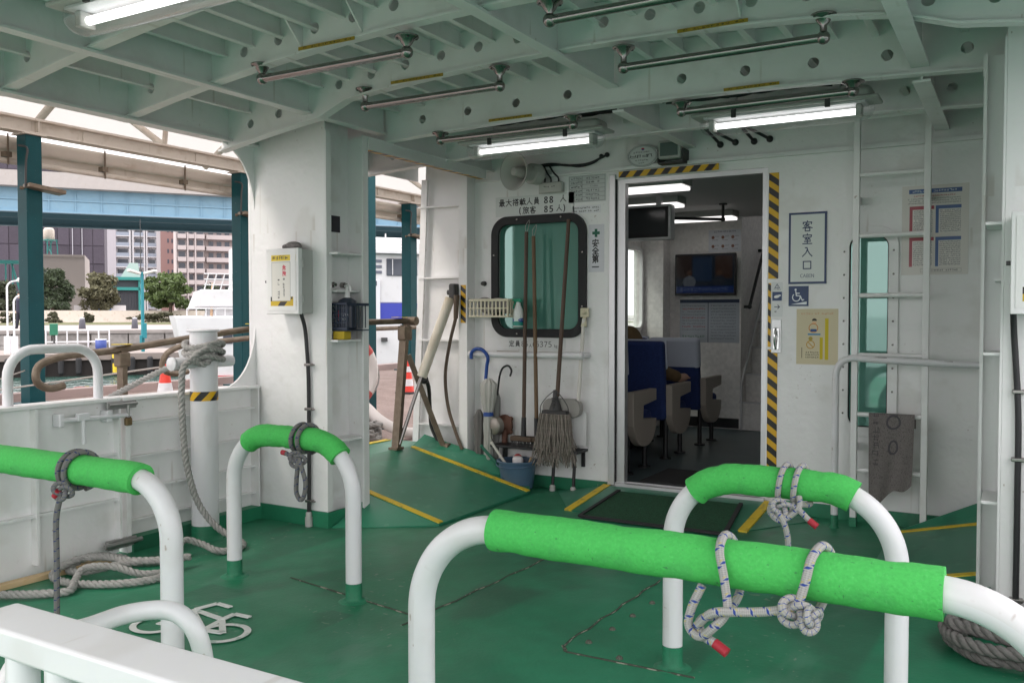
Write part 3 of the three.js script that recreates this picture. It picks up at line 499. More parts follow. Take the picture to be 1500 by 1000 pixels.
{ // gate in the bulwark
  const t = thing('bulwark_gate', 'white steel bulwark gate with hoop handle, bolts and padlock', 'gate', [-3.76, 0.03, -2.1]);
  part(t, 'panel', box(-3.765, -3.755, 0.004, 0.735, -2.715, -1.52), M.white);
  part(t, 'cap_rail', box(-3.83, -3.72, 0.736, 0.754, -2.715, -1.52, 0.004), M.white);
  for (const z of [-2.7, -2.29, -1.9, -1.54]) part(t, 'stile', box(-3.755, -3.715, 0.05, 0.735, z - 0.006, z + 0.006), M.white);
  part(t, 'cross_bar', box(-3.755, -3.725, 0.26, 0.272, -2.694, -1.546), M.white); part(t, 'cross_bar', box(-3.755, -3.725, 0.48, 0.49, -2.694, -1.546), M.white);
  part(t, 'hoop', pipe([V(-3.775, 0.75, -2.63), V(-3.775, 0.995, -2.63), V(-3.775, 0.995, -2.2), V(-3.775, 0.75, -2.2)], 0.0215, 0.12), M.pipe);
  const b = part(t, 'slide_bolt', [cyl(V(-3.705, 0.675, -2.39), V(-3.705, 0.668, -2.75), 0.011), box(-3.752, -3.698, 0.645, 0.705, -2.41, -2.385, 0.006), box(-3.752, -3.698, 0.645, 0.7, -2.65, -2.62, 0.006)], M.pipe);
  part(b, 'grip', [cyl(V(-3.7, 0.674, -2.5), V(-3.695, 0.56, -2.5), 0.009), box(-3.715, -3.69, 0.665, 0.7, -2.53, -2.47, 0.005)], M.pipe);
  const hs = std({ color: lin(0.35, 0.35, 0.34), metalness: 0.8, roughness: 0.45 });
  part(t, 'hasp', [box(-3.725, -3.71, 0.7, 0.735, -2.79, -2.63, 0.004), cyl(V(-3.708, 0.72, -2.64), V(-3.708, 0.72, -2.79), 0.008), cyl(V(-3.7, 0.715, -2.735), V(-3.7, 0.66, -2.735), 0.007)], hs);
  part(t, 'padlock', [box(-3.712, -3.69, 0.618, 0.655, -2.752, -2.718, 0.006), torus(-3.701, 0.657, -2.735, 0.012, 0.0035, [0, Math.PI / 2, 0], 16)], flat(0.2, 0.14, 0.07, 0.5, 0.6));
  part(t, 'bottom_bolt', [box(-3.73, -3.705, 0.035, 0.08, -2.78, -2.62, 0.006), cyl(V(-3.7, 0.06, -2.6), V(-3.7, 0.06, -2.8), 0.012)], hs);
  solo('wooden_batten', 'pale raw wooden batten lying at the foot of the bulwark gate', 'batten', bar(V(-3.66, 0.012, -2.62), V(-3.69, 0.012, -1.75), 0.045, 0.024, 0.003), M.rawwood);
}
// ---------- padded hoops ----------
function hoop(x0, x1, z, y, p0, p1, label, bend = 0.215) {
  const t = thing('padded_hoop', label, 'barrier', [(x0 + x1) / 2, 0, z], 'padded hoops on the deck'), R = 0.0322;
  const c = bent([V(x0, 0, z), V(x0, y, z), V(x1, y, z), V(x1, 0, z)], bend), pts = c.getSpacedPoints(160);
  part(t, 'pipe', curveTube(new Sampled(pts), R, 160, 20), M.pipe);
  for (const x of [x0, x1]) { part(t, 'painted_foot', lathe([[R + 0.0012, 0.075], [R + 0.0012, 0.012], [0.05, 0.006], [0.062, 0.0]], x, 0, z, 20), M.green); }
  const mid = pts.filter((p) => p.x > p0 && p.x < p1 && p.y > y * 0.6);
  // split foam sleeve: open along one line, slightly lumpy
  const cu = new THREE.CatmullRomCurve3(mid), n = 70, rad = 26, fr = cu.computeFrenetFrames(n, false), P = [], N = [], U = [], L = cu.getLength();
  const dents = []; for (let q = 0; q < 16; q++) dents.push([rnd() * n, rnd() * rad, rr(0.8, 3), rr(0.03, 0.1)]); const dent = (i, k) => { let s = 0; for (const [a, b, w, h] of dents) { let e = Math.abs(k % rad - b); e = Math.min(e, rad - e); s += h * Math.exp(-((i - a) ** 2 + e * e) / (w * w)); } return s; };
  const pt = (i, k, r) => { const o = cu.getPointAt(i / n), a = k / rad * Math.PI * 2, lump = 1 + 0.018 * Math.sin(i * 0.37 + k * 0.5) + 0.012 * Math.sin(i * 1.3 + k) - dent(i, k); return o.add(fr.normals[i].clone().multiplyScalar(Math.cos(a) * r * lump)).add(fr.binormals[i].clone().multiplyScalar(Math.sin(a) * r * lump)); };
  const quad = (a, b, c2, d, uv) => { for (const [q, w] of [[a, uv[0]], [b, uv[1]], [c2, uv[2]], [a, uv[0]], [c2, uv[2]], [d, uv[3]]]) { P.push(q.x, q.y, q.z); U.push(...w); } };
  const ro = 0.0475, ri = R + 0.0008;
  for (let i = 0; i < n; i++) for (let k = 0; k < rad; k++) quad(pt(i, k, ro), pt(i + 1, k, ro), pt(i + 1, k + 1, ro), pt(i, k + 1, ro), [[i / n * L, k / rad * 0.3], [(i + 1) / n * L, k / rad * 0.3], [(i + 1) / n * L, (k + 1) / rad * 0.3], [i / n * L, (k + 1) / rad * 0.3]]);
  const z4 = [[0, 0], [0.02, 0], [0.02, 0.02], [0, 0.02]];
  for (const i of [0, n]) for (let k = 0; k < rad; k++) quad(pt(i, k, ri), pt(i, k, ro), pt(i, k + 1, ro), pt(i, k + 1, ri), z4);
  const g = new THREE.BufferGeometry(); g.setAttribute('position', new THREE.Float32BufferAttribute(P, 3)); g.setAttribute('uv', new THREE.Float32BufferAttribute(U, 2));
  { // smooth normals across the sleeve
    const idx = new Map(), nn = []; g.computeVertexNormals(); const a = g.attributes.normal;
    const nSide = n * rad * 6; for (let i = 0; i < nSide; i++) { const key = [P[i * 3], P[i * 3 + 1], P[i * 3 + 2]].map((q) => Math.round(q * 1e4)).join(); if (!idx.has(key)) idx.set(key, V()); idx.get(key).add(V(a.getX(i), a.getY(i), a.getZ(i))); nn.push(key); }
    nn.forEach((k, i) => { const q = idx.get(k).clone().normalize(); a.setXYZ(i, q.x, q.y, q.z); });
  }
  part(t, 'foam_sleeve', g, M.foam);
}
hoop(-1.245, 0.095, -1.72, 0.657, -1.045, -0.108, 'wide white hoop with long green foam sleeve and a knotted rope linking two loops');
hoop(-3.47, -2.14, -1.72, 0.66, -3.3, -2.26, 'wide white hoop with green foam sleeve beside the bulwark gate', 0.17);
hoop(-2.985, -2.31, -2.73, 0.635, -2.9, -2.375, 'narrow white hoop with drooping green foam sleeve in front of the white pillar');
hoop(-0.972, -0.3, -2.73, 0.637, -0.9, -0.41, 'narrow white hoop with green foam sleeve in front of the cabin doorway');
// ---------- braided ropes on the hoops ----------
const around = (x, y, z, r, dx, turns, a0 = -Math.PI / 2, n = 14) => { const a = []; for (let i = 0; i <= n * turns; i++) { const t = i / n, w = a0 + t * Math.PI * 2; a.push(V(x + dx * t, y + Math.sin(w) * r, z + Math.cos(w) * r)); } return a; };
function braidRope(label, runs, tips, r, mat, knots = []) {
  const t = thing('tie_rope', label, 'rope', [runs[0][0].x, runs[0][0].y, runs[0][0].z], 'ropes tied to the padded hoops');
  part(t, 'rope', runs.map((p) => { const c = spline(p), L = c.getLength(); return curveTube(c, r, Math.ceil(L / 0.008), 10, false, r * 14, 1); }), mat);
  for (const k of knots) { const g = new THREE.TorusKnotGeometry(k[3], r * 0.95, 70, 8, 2, 3); g.scale(1, 0.85, 0.7); g.rotateY(k[4] || 0.5); g.translate(k[0], k[1], k[2]); part(t, 'knot', scaleUV(prep(g), 8, 1), mat); }
  for (const [a, b] of tips) part(t, 'red_tip', cyl(a, b, r * 1.12, r * 1.12, 12), M.red);
}
braidRope('white and blue braided rope looped twice over the longest green foam sleeve', [
  [V(-0.53, 0.625, -1.655), V(-0.55, 0.575, -1.648), V(-0.553, 0.545, -1.645), V(-0.53, 0.53, -1.638), V(-0.5, 0.555, -1.63), V(-0.478, 0.585, -1.642), V(-0.486, 0.64, -1.655), V(-0.5, 0.695, -1.668), V(-0.503, 0.714, -1.71), V(-0.5, 0.69, -1.765), V(-0.492, 0.64, -1.785), V(-0.485, 0.59, -1.755), V(-0.5, 0.562, -1.70), V(-0.535, 0.555, -1.66), V(-0.525, 0.532, -1.645), V(-0.5, 0.523, -1.64)],
  [V(-0.535, 0.55, -1.64), V(-0.5, 0.585, -1.625), V(-0.46, 0.592, -1.63), V(-0.42, 0.596, -1.64), V(-0.38, 0.605, -1.645), V(-0.35, 0.62, -1.648), V(-0.338, 0.655, -1.655), V(-0.33, 0.7, -1.675), V(-0.32, 0.715, -1.72), V(-0.312, 0.69, -1.765), V(-0.315, 0.64, -1.785), V(-0.325, 0.595, -1.75), V(-0.335, 0.585, -1.68), V(-0.345, 0.6, -1.64)],
], [[V(-0.5, 0.523, -1.64), V(-0.474, 0.51, -1.635)]], 0.0088, M.braid, [[-0.352, 0.607, -1.645, 0.02, 0.3], [-0.322, 0.598, -1.64, 0.017, 1.2]]);
braidRope('white and blue braided rope wrapped on the sleeve in front of the cabin doorway', [
  [...around(-0.635, 0.637, -2.73, 0.057, 0.045, 2), V(-0.58, 0.585, -2.67), V(-0.555, 0.572, -2.655), V(-0.53, 0.55, -2.65)],
  [V(-0.64, 0.59, -2.665), V(-0.645, 0.56, -2.66), V(-0.615, 0.54, -2.65), V(-0.585, 0.555, -2.655), V(-0.56, 0.585, -2.66), V(-0.565, 0.61, -2.68)],
  [V(-0.635, 0.575, -2.66), V(-0.605, 0.545, -2.645), V(-0.592, 0.5, -2.65), V(-0.592, 0.45, -2.66), V(-0.6, 0.4, -2.66)],
], [[V(-0.53, 0.55, -2.65), V(-0.507, 0.534, -2.648)]], 0.0088, M.braid, [[-0.612, 0.573, -2.655, 0.022, 0.4]]);
braidRope('grey and blue braided rope knotted on the sleeve before the white pillar, loop hanging down', [
  [...around(-2.6, 0.637, -2.73, 0.057, 0.035, 2)],
  [V(-2.54, 0.575, -2.665), V(-2.52, 0.53, -2.66), V(-2.5, 0.47, -2.66), V(-2.515, 0.41, -2.665), V(-2.535, 0.395, -2.667), V(-2.555, 0.42, -2.667), V(-2.55, 0.48, -2.662), V(-2.54, 0.54, -2.658), V(-2.555, 0.58, -2.66)],
  [V(-2.55, 0.56, -2.66), V(-2.58, 0.575, -2.655), V(-2.6, 0.582, -2.655)],
], [[V(-2.6, 0.582, -2.655), V(-2.622, 0.585, -2.655)]], 0.0095, M.braidDark, [[-2.545, 0.56, -2.66, 0.024, 0.4]]);
braidRope('grey and blue braided rope knotted on the sleeve beside the bulwark gate, tail to deck', [
  [...around(-2.6, 0.66, -1.72, 0.057, 0.03, 2)],
  [V(-2.57, 0.6, -1.66), V(-2.59, 0.52, -1.655), V(-2.592, 0.4, -1.655), V(-2.595, 0.25, -1.655), V(-2.6, 0.1, -1.655), V(-2.6, 0.03, -1.65), V(-2.57, 0.012, -1.6), V(-2.5, 0.011, -1.57)],
], [[V(-2.575, 0.605, -1.652), V(-2.59, 0.585, -1.65)]], 0.0088, M.braidDark, [[-2.565, 0.602, -1.66, 0.022, 0.4]]);
// ---------- laid mooring ropes ----------
function laid(pts, r, pitch = r * 4.6) {
  const c = spline(pts), L = c.getLength(), n = Math.ceil(L / pitch * 9), fr = c.computeFrenetFrames(n, false), out = [];
  const cp = []; for (let i = 0; i <= n; i++) cp.push(c.getPointAt(i / n));
  for (let s = 0; s < 3; s++) { const q = []; for (let i = 0; i <= n; i++) { const a = i / n * L / pitch * Math.PI * 2 + s * 2.094; q.push(cp[i].clone().add(fr.normals[i].clone().multiplyScalar(Math.cos(a) * r * 0.52)).add(fr.binormals[i].clone().multiplyScalar(Math.sin(a) * r * 0.52))); } out.push(curveTube(new Sampled(q), r * 0.55, n, 7)); }
  return out;
}
{
  const g = [...laid([V(-3.545, 0.95, -3.1), V(-3.57, 0.9, -2.96), V(-3.57, 0.8, -2.94), V(-3.565, 0.6, -2.94), V(-3.55, 0.4, -2.95), V(-3.52, 0.2, -3.0), V(-3.45, 0.08, -3.06), V(-3.36, 0.03, -3.1), V(-3.28, 0.021, -3.05), V(-3.3, 0.021, -2.93), V(-3.4, 0.05, -2.9), V(-3.44, 0.075, -2.84), V(-3.4, 0.03, -2.74), V(-3.42, 0.021, -2.66), V(-3.5, 0.021, -2.6), V(-3.6, 0.021, -2.62), V(-3.66, 0.05, -2.5), V(-3.64, 0.021, -2.38), V(-3.52, 0.03, -2.38), V(-3.43, 0.05, -2.46), V(-3.36, 0.05, -2.58), V(-3.3, 0.03, -2.66), V(-3.24, 0.021, -2.62), V(-3.3, 0.021, -2.5), V(-3.4, 0.06, -2.42), V(-3.47, 0.06, -2.34), V(-3.42, 0.03, -2.26), V(-3.36, 0.021, -2.2), V(-3.44, 0.021, -2.1), V(-3.55, 0.021, -2.02), V(-3.6, 0.021, -1.85), V(-3.5, 0.021, -1.7)], 0.0165), ...laid([V(-3.26, 0.05, -2.72), V(-3.3, 0.055, -2.62), V(-3.42, 0.058, -2.52), V(-3.55, 0.06, -2.5), V(-3.62, 0.062, -2.4), V(-3.6, 0.03, -2.28), V(-3.48, 0.021, -2.26), V(-3.32, 0.021, -2.32), V(-3.22, 0.021, -2.42), V(-3.2, 0.021, -2.52), V(-3.26, 0.05, -2.6)], 0.0165)];
  solo('mooring_rope', 'grey laid mooring rope hanging from the white bitt and lying in loops on deck', 'rope', g, M.rope);
  const w = [];
  for (let k = 0; k < 3; k++) { const pts = []; for (let i = 0; i <= 26; i++) { const a = i / 26 * Math.PI * 2 * 1.02; pts.push(V(-3.62 + 0.094 * Math.cos(a), 0.93 + k * 0.032 + 0.012 * Math.sin(a * 2 + k), -3.12 + 0.094 * Math.sin(a))); } w.push(...laid(pts, 0.0145)); }
  w.push(...laid([V(-3.53, 1.0, -3.14), V(-3.54, 0.97, -3.05), V(-3.56, 0.93, -3.0), V(-3.55, 0.9, -3.06), V(-3.54, 0.95, -3.12)], 0.017));
  w.push(...laid([V(-3.56, 0.93, -3.04), V(-3.72, 0.88, -2.98), V(-3.95, 0.76, -2.88), V(-4.3, 0.55, -2.7)], 0.015));
  solo('mooring_rope', 'white mooring rope turned several times round the head of the bitt', 'rope', w, M.rope);
  const c = [], cc = [[0.03, 0.022, -3.4, 0.17], [0.04, 0.06, -3.38, 0.19], [0.02, 0.095, -3.4, 0.16]], pts = [];
  for (const [x, y, z, r] of cc) for (let i = 0; i < 18; i++) { const a = i / 18 * Math.PI * 2; pts.push(V(x + r * 1.35 * Math.cos(a) + rr(-0.01, 0.01), y + rr(0, 0.012), z + r * Math.sin(a) + rr(-0.01, 0.01))); }
  solo('rope_coil', 'dark grey laid rope coiled on the deck by the pillar near the ladder', 'rope', laid(pts, 0.022), M.ropeDark);
}
{ // cruciform mooring bitt
  const t = thing('mooring_bitt', 'white cylindrical mooring bitt with cross arm and hazard band', 'bitt', [-3.62, 0, -3.12]);
  part(t, 'post', lathe([[0.068, 0], [0.068, 1.06]], -3.62, 0, -3.12, 28), M.pipe);
  part(t, 'cap', lathe([[0.0, 1.075], [0.078, 1.073], [0.082, 1.066], [0.078, 1.06], [0.066, 1.06]], -3.62, 0, -3.12, 28), M.pipe);
  part(t, 'cross_arm', [cyl(V(-3.62, 0.905, -3.3), V(-3.62, 0.905, -2.93), 0.03, 0.03, 16), lathe([[0, 0], [0.034, 0], [0.034, 0.012], [0, 0.014]], 0, 0, 0, 16).rotateX(Math.PI / 2).translate(-3.62, 0.905, -2.93)], M.pipe);
  const g = prep(new THREE.CylinderGeometry(0.0694, 0.0694, 0.047, 32, 1, true)); g.translate(-3.62, 0.735, -3.12); part(t, 'hazard_band', g, printed(hazard(512, 54, 5, true, 1), 0.4));
  part(t, 'painted_foot', lathe([[0.0695, 0.075], [0.0695, 0.02], [0.085, 0.006], [0.095, 0]], -3.62, 0, -3.12, 28), M.green);
}
// ---------- ramps ----------
function ramp(s, label) {
  const X = side(s), t = thing('entry_ramp', label, 'ramp', [X(-3.1), 0, -4.45]);
  part(t, 'plate', polyPrism([[X(-2.72), 0.016, -3.92], [X(-2.72), 0.016, -4.95], [X(-3.66), 0.238, -4.95], [X(-3.66), 0.238, -3.92]], 0.002), M.rampGreen);
  const e = polyPrism([[X(-3.2), 0.002, -3.6], [X(-2.74), 0.01, -3.9], [X(-2.722), 0.014, -3.921], [X(-3.2), 0.127, -3.921]], 0.001); part(t, 'side_flap', e, M.rampGreen);
  part(t, 'side_flap', polyPrism([[X(-2.722), 0.014, -4.951], [X(-2.78), 0.03, -5.04], [X(-3.1), 0.18, -5.1], [X(-3.66), 0.3, -5.1], [X(-3.66), 0.236, -4.951]], 0.001), M.rampGreen);
  const st = (z) => polyPrism([[X(-2.725), 0.0225, z - 0.022], [X(-3.64), 0.2385, z - 0.022], [X(-3.64), 0.2385, z + 0.022], [X(-2.725), 0.0225, z + 0.022]], 0.0);
  part(t, 'yellow_stripe', st(-3.945), M.yellow); part(t, 'yellow_stripe', st(-4.93), M.yellow);
  part(t, 'landing', box(Math.min(X(-3.66), X(-4.02)), Math.max(X(-3.66), X(-4.02)), 0.0, 0.235, -5.14, -3.87), M.rampGreen);
  part(t, 'yellow_stripe', box(Math.min(X(-3.96), X(-4.01)), Math.max(X(-3.96), X(-4.01)), 0.2355, 0.241, -5.1, -3.9), M.yellow);
}
ramp(1, 'green steel ramp with yellow edge stripes below the boarding opening');
ramp(-1, 'green steel ramp with yellow edge stripes beyond the cabin ladder');
{
  const t = thing('door_ramp', 'low green ramp with yellow stripes at the cabin doorway', 'ramp', [-1.77, 0, -4.9]);
  part(t, 'plate', polyPrism([[-2.27, 0.006, -4.62], [-1.285, 0.006, -4.62], [-1.285, 0.058, -5.17], [-2.27, 0.058, -5.17]], 0.001), M.rampGreen);
  part(t, 'side_flap', polyPrism([[-2.29, 0.004, -4.625], [-2.29, 0.056, -5.17], [-2.6, 0.003, -5.1]], 0.001), M.rampGreen);
  part(t, 'side_flap', polyPrism([[-1.262, 0.004, -4.625], [-1.262, 0.056, -5.17], [-0.97, 0.003, -5.1]], 0.001), M.rampGreen);
  for (const x of [-2.288, -1.264]) part(t, 'yellow_stripe', polyPrism([[x - 0.024, 0.01, -4.62], [x + 0.024, 0.01, -4.62], [x + 0.024, 0.0635, -5.18], [x - 0.024, 0.0635, -5.18]], 0.0), M.yellow);
  const matTex = std({ map: tex(256, 0.3, (u, v) => [0.012, 0.08, 0.034].map((x) => x * (0.5 + 1.0 * fbm(u, v, 40, 220, 3)))), roughness: 1, bumpMap: grey(256, 0.12, (u, v) => fbm(u, v, 30, 222, 3)), bumpScale: 0.008 });
  const m = thing('door_mat', 'dark green bristle doormat lying on the cabin doorway ramp', 'doormat', [-1.78, 0.02, -4.85]);
  part(m, 'bristles', polyPrism([[-2.14, 0.029, -4.5], [-1.33, 0.029, -4.5], [-1.4, 0.062, -5.04], [-2.14, 0.062, -5.04]].map((p) => [p[0], 0.006 + Math.max(0.006, 0.006 + 0.052 * (-4.62 - p[2]) / 0.55 + 0.006), p[2]]), 0.003), matTex);
  part(m, 'rim', [bar(V(-2.15, 0.012, -4.49), V(-1.32, 0.012, -4.49), 0.022, 0.014), bar(V(-2.15, 0.012, -4.49), V(-2.15, 0.058, -5.05), 0.022, 0.014), bar(V(-1.32, 0.012, -4.49), V(-1.39, 0.058, -5.05), 0.022, 0.014)], M.rubber);
}
// ---------- white rack close by ----------
{
  const t = thing('bicycle_rack', 'white box section rack rail with posts and a bent pipe loop', 'rack', [-1.2, 0, -0.9]);
  part(t, 'rail', box(-1.6, -0.3, 0.57, 0.62, -0.945, -0.845, 0.008), M.pipe);
  for (const x of [-1.47, -1.36, -0.6]) part(t, 'post', cyl(V(x, 0, -0.875), V(x, 0.572, -0.875), 0.027, 0.027, 18), M.pipe);
  part(t, 'loop', tube([V(-1.505, 0, -1.292), V(-1.505, 0.2, -1.292), V(-1.505, 0.4, -1.29), V(-1.515, 0.475, -1.277), V(-1.555, 0.505, -1.272), V(-1.61, 0.508, -1.268), V(-1.66, 0.505, -1.22), V(-1.665, 0.503, -1.14), V(-1.66, 0.5, -1.0), V(-1.64, 0.42, -0.93), V(-1.64, 0.2, -0.92), V(-1.64, 0, -0.92)], 0.0205, 110, 16), M.pipe);
}
// ---------- danger boxes on the pillars ----------
function dangerBox(s, x0, x1, y0, y1, label) {
  const t = thing('control_box', label, 'control box', [(x0 + x1) / 2, y0, -3.55]);
  const zf = -3.48;
  part(t, 'case', box(x0 + 0.008, x1 - 0.008, y0 + 0.005, y1 - 0.005, -3.5995, zf - 0.03, 0.004), M.greyp);
  const d = part(t, 'door', box(x0, x1, y0, y1, zf - 0.03, zf, 0.004), M.white);
  const w = x1 - x0, h = y1 - y0, map = canvas(256, 400, (x) => {
    x.fillStyle = '#d8bd10'; x.fillRect(34, 26, 172, 40); scribble(x, 44, 32, 150, 26, '#2b2606');
    x.fillStyle = '#d9d7cf'; x.strokeStyle = '#8d8c86'; x.lineWidth = 3; x.fillStyle = '#c9a90e'; x.fillRect(26, 308, 206, 62); x.fillStyle = '#111'; x.beginPath(); x.moveTo(90, 370); x.lineTo(150, 370); x.lineTo(180, 340); x.lineTo(116, 340); x.fill(); x.fillRect(26, 308, 14, 30); x.fillRect(212, 308, 14, 16);
    x.fillStyle = '#dad8d0'; x.fillRect(38, 74, 168, 262); x.strokeRect(38, 74, 168, 262);
    kanji(x, '危', 134, 94, 34, '#c33a4c', 5); kanji(x, '険', 134, 134, 34, '#c33a4c', 5);
    scribble(x, 140, 176, 140, 17, '#333', true); scribble(x, 92, 190, 124, 17, '#333', true);
  }, '#e3e4e2');
  const g = sheetZ(x0 + 0.016, x1 - 0.016, y0 + 0.02, y1 - 0.015, zf + 0.0005, 0.002); part(d, 'label_sheet', g, printed(map, 0.4));
  part(d, 'hinge', [cyl(V(x1 + 0.004, y0 + 0.06, zf - 0.03), V(x1 + 0.004, y0 + 0.1, zf - 0.03), 0.006), cyl(V(x1 + 0.004, y1 - 0.1, zf - 0.03), V(x1 + 0.004, y1 - 0.06, zf - 0.03), 0.006)], M.greyp);
  part(d, 'lock', cyl(V(x0 + 0.0, y0 + h * 0.5, zf - 0.015), V(x0 - 0.014, y0 + h * 0.5, zf - 0.015), 0.008), M.dark);
}
dangerBox(1, -3.545, -3.31, 1.15, 1.5, 'white control box with red danger notice on the pillar beside the soap');
dangerBox(-1, -0.038, 0.2, 1.15, 1.5, 'white control box with notice on the pillar near the ladder');
solo('work_gloves', 'crumpled grey work gloves on top of the pillar control box', 'gloves', [sph(-3.42, 1.52, -3.56, 0.03, 1.7, 0.75, 1.1), sph(-3.38, 1.512, -3.54, 0.022, 1.6, 0.7, 1), sph(-3.46, 1.513, -3.55, 0.02, 1.3, 0.8, 1.2), ...[0, 1, 2].map((k) => cyl(V(-3.41 + k * 0.016, 1.52, -3.55), V(-3.36 + k * 0.016, 1.51, -3.51), 0.009, 0.006, 8))], std({ map: tex(128, 0.1, (u, v) => [0.2, 0.185, 0.18].map((x) => x * (0.6 + 0.8 * fbm(u, v, 16, 225, 3)))), roughness: 1 }));
for (const [s, x, lab] of [[1, -3.36, 'black cable running down the pillar from the danger box to the deck'], [-1, -0.028, 'black cable running down the pillar near the ladder']]) {
  const t = thing('conduit_cable', lab, 'cable', [x, 0, -3.58]);
  part(t, 'cable', tube([V(x, 1.155, -3.55), V(x + 0.003, 1.08, -3.575), V(x + 0.012, 0.95, -3.582), V(x + 0.02, 0.8, -3.583), V(x + 0.022, 0.5, -3.582), V(x + 0.022, 0.2, -3.58), V(x + 0.022, 0, -3.575)], 0.0105, 60), M.black);
  for (const y of [0.87, 0.63, 0.13]) part(t, 'clamp', [box(x, x + 0.045, y, y + 0.015, -3.598, -3.568, 0.004), cyl(V(x + 0.04, y + 0.008, -3.58), V(x + 0.065, y + 0.008, -3.58), 0.004)], M.steel);
  part(t, 'gland', lathe([[0.02, 0.0], [0.02, 0.05], [0.016, 0.055], [0.016, 0.075], [0.011, 0.08]], x + 0.022, 0, -3.576, 14), M.greyp);
}
// soap bottle in its basket on the pillar bracket
{
  const blue = flat(0.02, 0.032, 0.06, 0.45);
  const t = thing('wire_basket', 'dark blue lattice basket hung on the pillar bracket', 'basket', [-3.2, 1.05, -3.72]);
  const bars = []; for (let k = 0; k <= 9; k++) { const x = -3.285 + k * 0.0165; bars.push(box(x - 0.0025, x + 0.0025, 1.075, 1.205, -3.662, -3.658)); }
  for (let k = 0; k < 6; k++) bars.push(box(-3.287, -3.134, 1.075 + k * 0.026, 1.08 + k * 0.026, -3.6615, -3.6585));
  part(t, 'front_lattice', bars, blue); part(t, 'rim', [box(-3.29, -3.13, 1.2, 1.212, -3.67, -3.654, 0.003), box(-3.29, -3.13, 1.065, 1.08, -3.67, -3.654, 0.003)], blue);
  const sideb = []; for (let k = 0; k < 6; k++) sideb.push(box(-3.134, -3.131, 1.075, 1.2, -3.67 - k * 0.028, -3.675 - k * 0.028)); part(t, 'side_lattice', [...sideb, box(-3.135, -3.13, 1.195, 1.21, -3.84, -3.66)], blue);
  part(t, 'bottom', box(-3.28, -3.132, 1.06, 1.066, -3.84, -3.66), blue);
  const b = thing('soap_bottle', 'dark blue pump soap bottle standing in the lattice basket', 'bottle', [-3.2, 1.067, -3.74]);
  part(b, 'body', lathe([[0, 1.067], [0.05, 1.067], [0.055, 1.08], [0.055, 1.19], [0.048, 1.225], [0.02, 1.24]], -3.2, 0, -3.74, 20), flat(0.03, 0.04, 0.06, 0.3));
  part(b, 'label', (() => { const g = prep(new THREE.CylinderGeometry(0.0558, 0.0558, 0.07, 20, 1, true, -0.8, 1.6)); g.translate(-3.2, 1.14, -3.74); return g; })(), printed(canvas(128, 64, (x) => { x.fillStyle = '#b3243a'; x.fillRect(30, 4, 30, 50); scribble(x, 66, 20, 58, 14, '#ddd'); scribble(x, 34, 40, 84, 14, '#ddd'); }, '#26364e'), 0.4));
  part(b, 'pump', [cyl(V(-3.2, 1.24, -3.74), V(-3.2, 1.275, -3.74), 0.017, 0.012), cyl(V(-3.2, 1.27, -3.74), V(-3.2, 1.305, -3.74), 0.007), tube([V(-3.215, 1.302, -3.74), V(-3.18, 1.305, -3.72), V(-3.145, 1.297, -3.7), V(-3.138, 1.27, -3.697)], 0.006, 20)], flat(0.75, 0.75, 0.75, 0.4));
  solo('sponge', 'yellow sponge block under the lattice basket on the bracket', 'sponge', box(-3.235, -3.155, 1.014, 1.058, -3.72, -3.66, 0.006), flat(0.5, 0.36, 0.03, 0.9));
  solo('warning_sticker', 'small dark red sticker on the pillar web', 'sticker', box(-3.284, -3.282, 1.6, 1.69, -3.78, -3.71), printed(canvas(64, 80, (x) => { x.strokeStyle = '#8d2028'; x.lineWidth = 7; x.beginPath(); x.arc(32, 38, 20, 0, 7); x.stroke(); x.beginPath(); x.moveTo(20, 52); x.lineTo(46, 24); x.stroke(); }, '#2a2630'), 0.5));
}
// ---------- things on the bulkhead ----------
const zw = ZB;
solo('capacity_sign', 'white plate with black capacity lettering 88 and 85 above the window', 'sign', sheetZ(-3.13, -2.535, 1.81, 1.943, zw), printed(canvas(1024, 224, (x) => {
  '最大搭載人員'.split('').forEach((c, i) => kanji(x, c, 44 + i * 92, 26, 84, '#15171a', 9)); word(x, '8', 668, 66, 104, '#15171a', true); word(x, '8', 736, 66, 104, '#15171a', true); kanji(x, '人', 846, 18, 84, '#15171a', 8);
  word(x, '(', 330, 164, 96, '#15171a', true); '旅客'.split('').forEach((c, i) => kanji(x, c, 364 + i * 92, 124, 84, '#15171a', 9)); word(x, '8', 668, 168, 100, '#15171a', true); word(x, '5', 736, 168, 100, '#15171a', true); kanji(x, '人', 800, 124, 76, '#15171a', 8); word(x, ')', 900, 164, 96, '#15171a', true);
}, '#d4d8d6'), 0.5));
solo('capacity_sign', 'small black lettering under the window giving capacity and 6375 kg', 'sign', sheetZ(-3.03, -2.595, 0.915, 0.985, zw), printed(canvas(768, 124, (x) => {
  kanji(x, '定', 10, 24, 74, '#15171a', 8); kanji(x, '員', 92, 24, 74, '#15171a', 8); word(x, '8', 200, 62, 84, '#15171a'); word(x, '5', 250, 62, 84, '#15171a'); kanji(x, '人', 284, 60, 40, '#15171a', 5); word(x, '(', 344, 60, 84, '#15171a'); word(x, '6', 396, 62, 92, '#15171a'); word(x, '3', 452, 62, 92, '#15171a'); word(x, '7', 508, 62, 92, '#15171a'); word(x, '5', 564, 62, 92, '#15171a'); word(x, 'kg', 640, 80, 44, '#15171a'); word(x, ')', 692, 60, 84, '#15171a');
}, '#d9dcda'), 0.5));
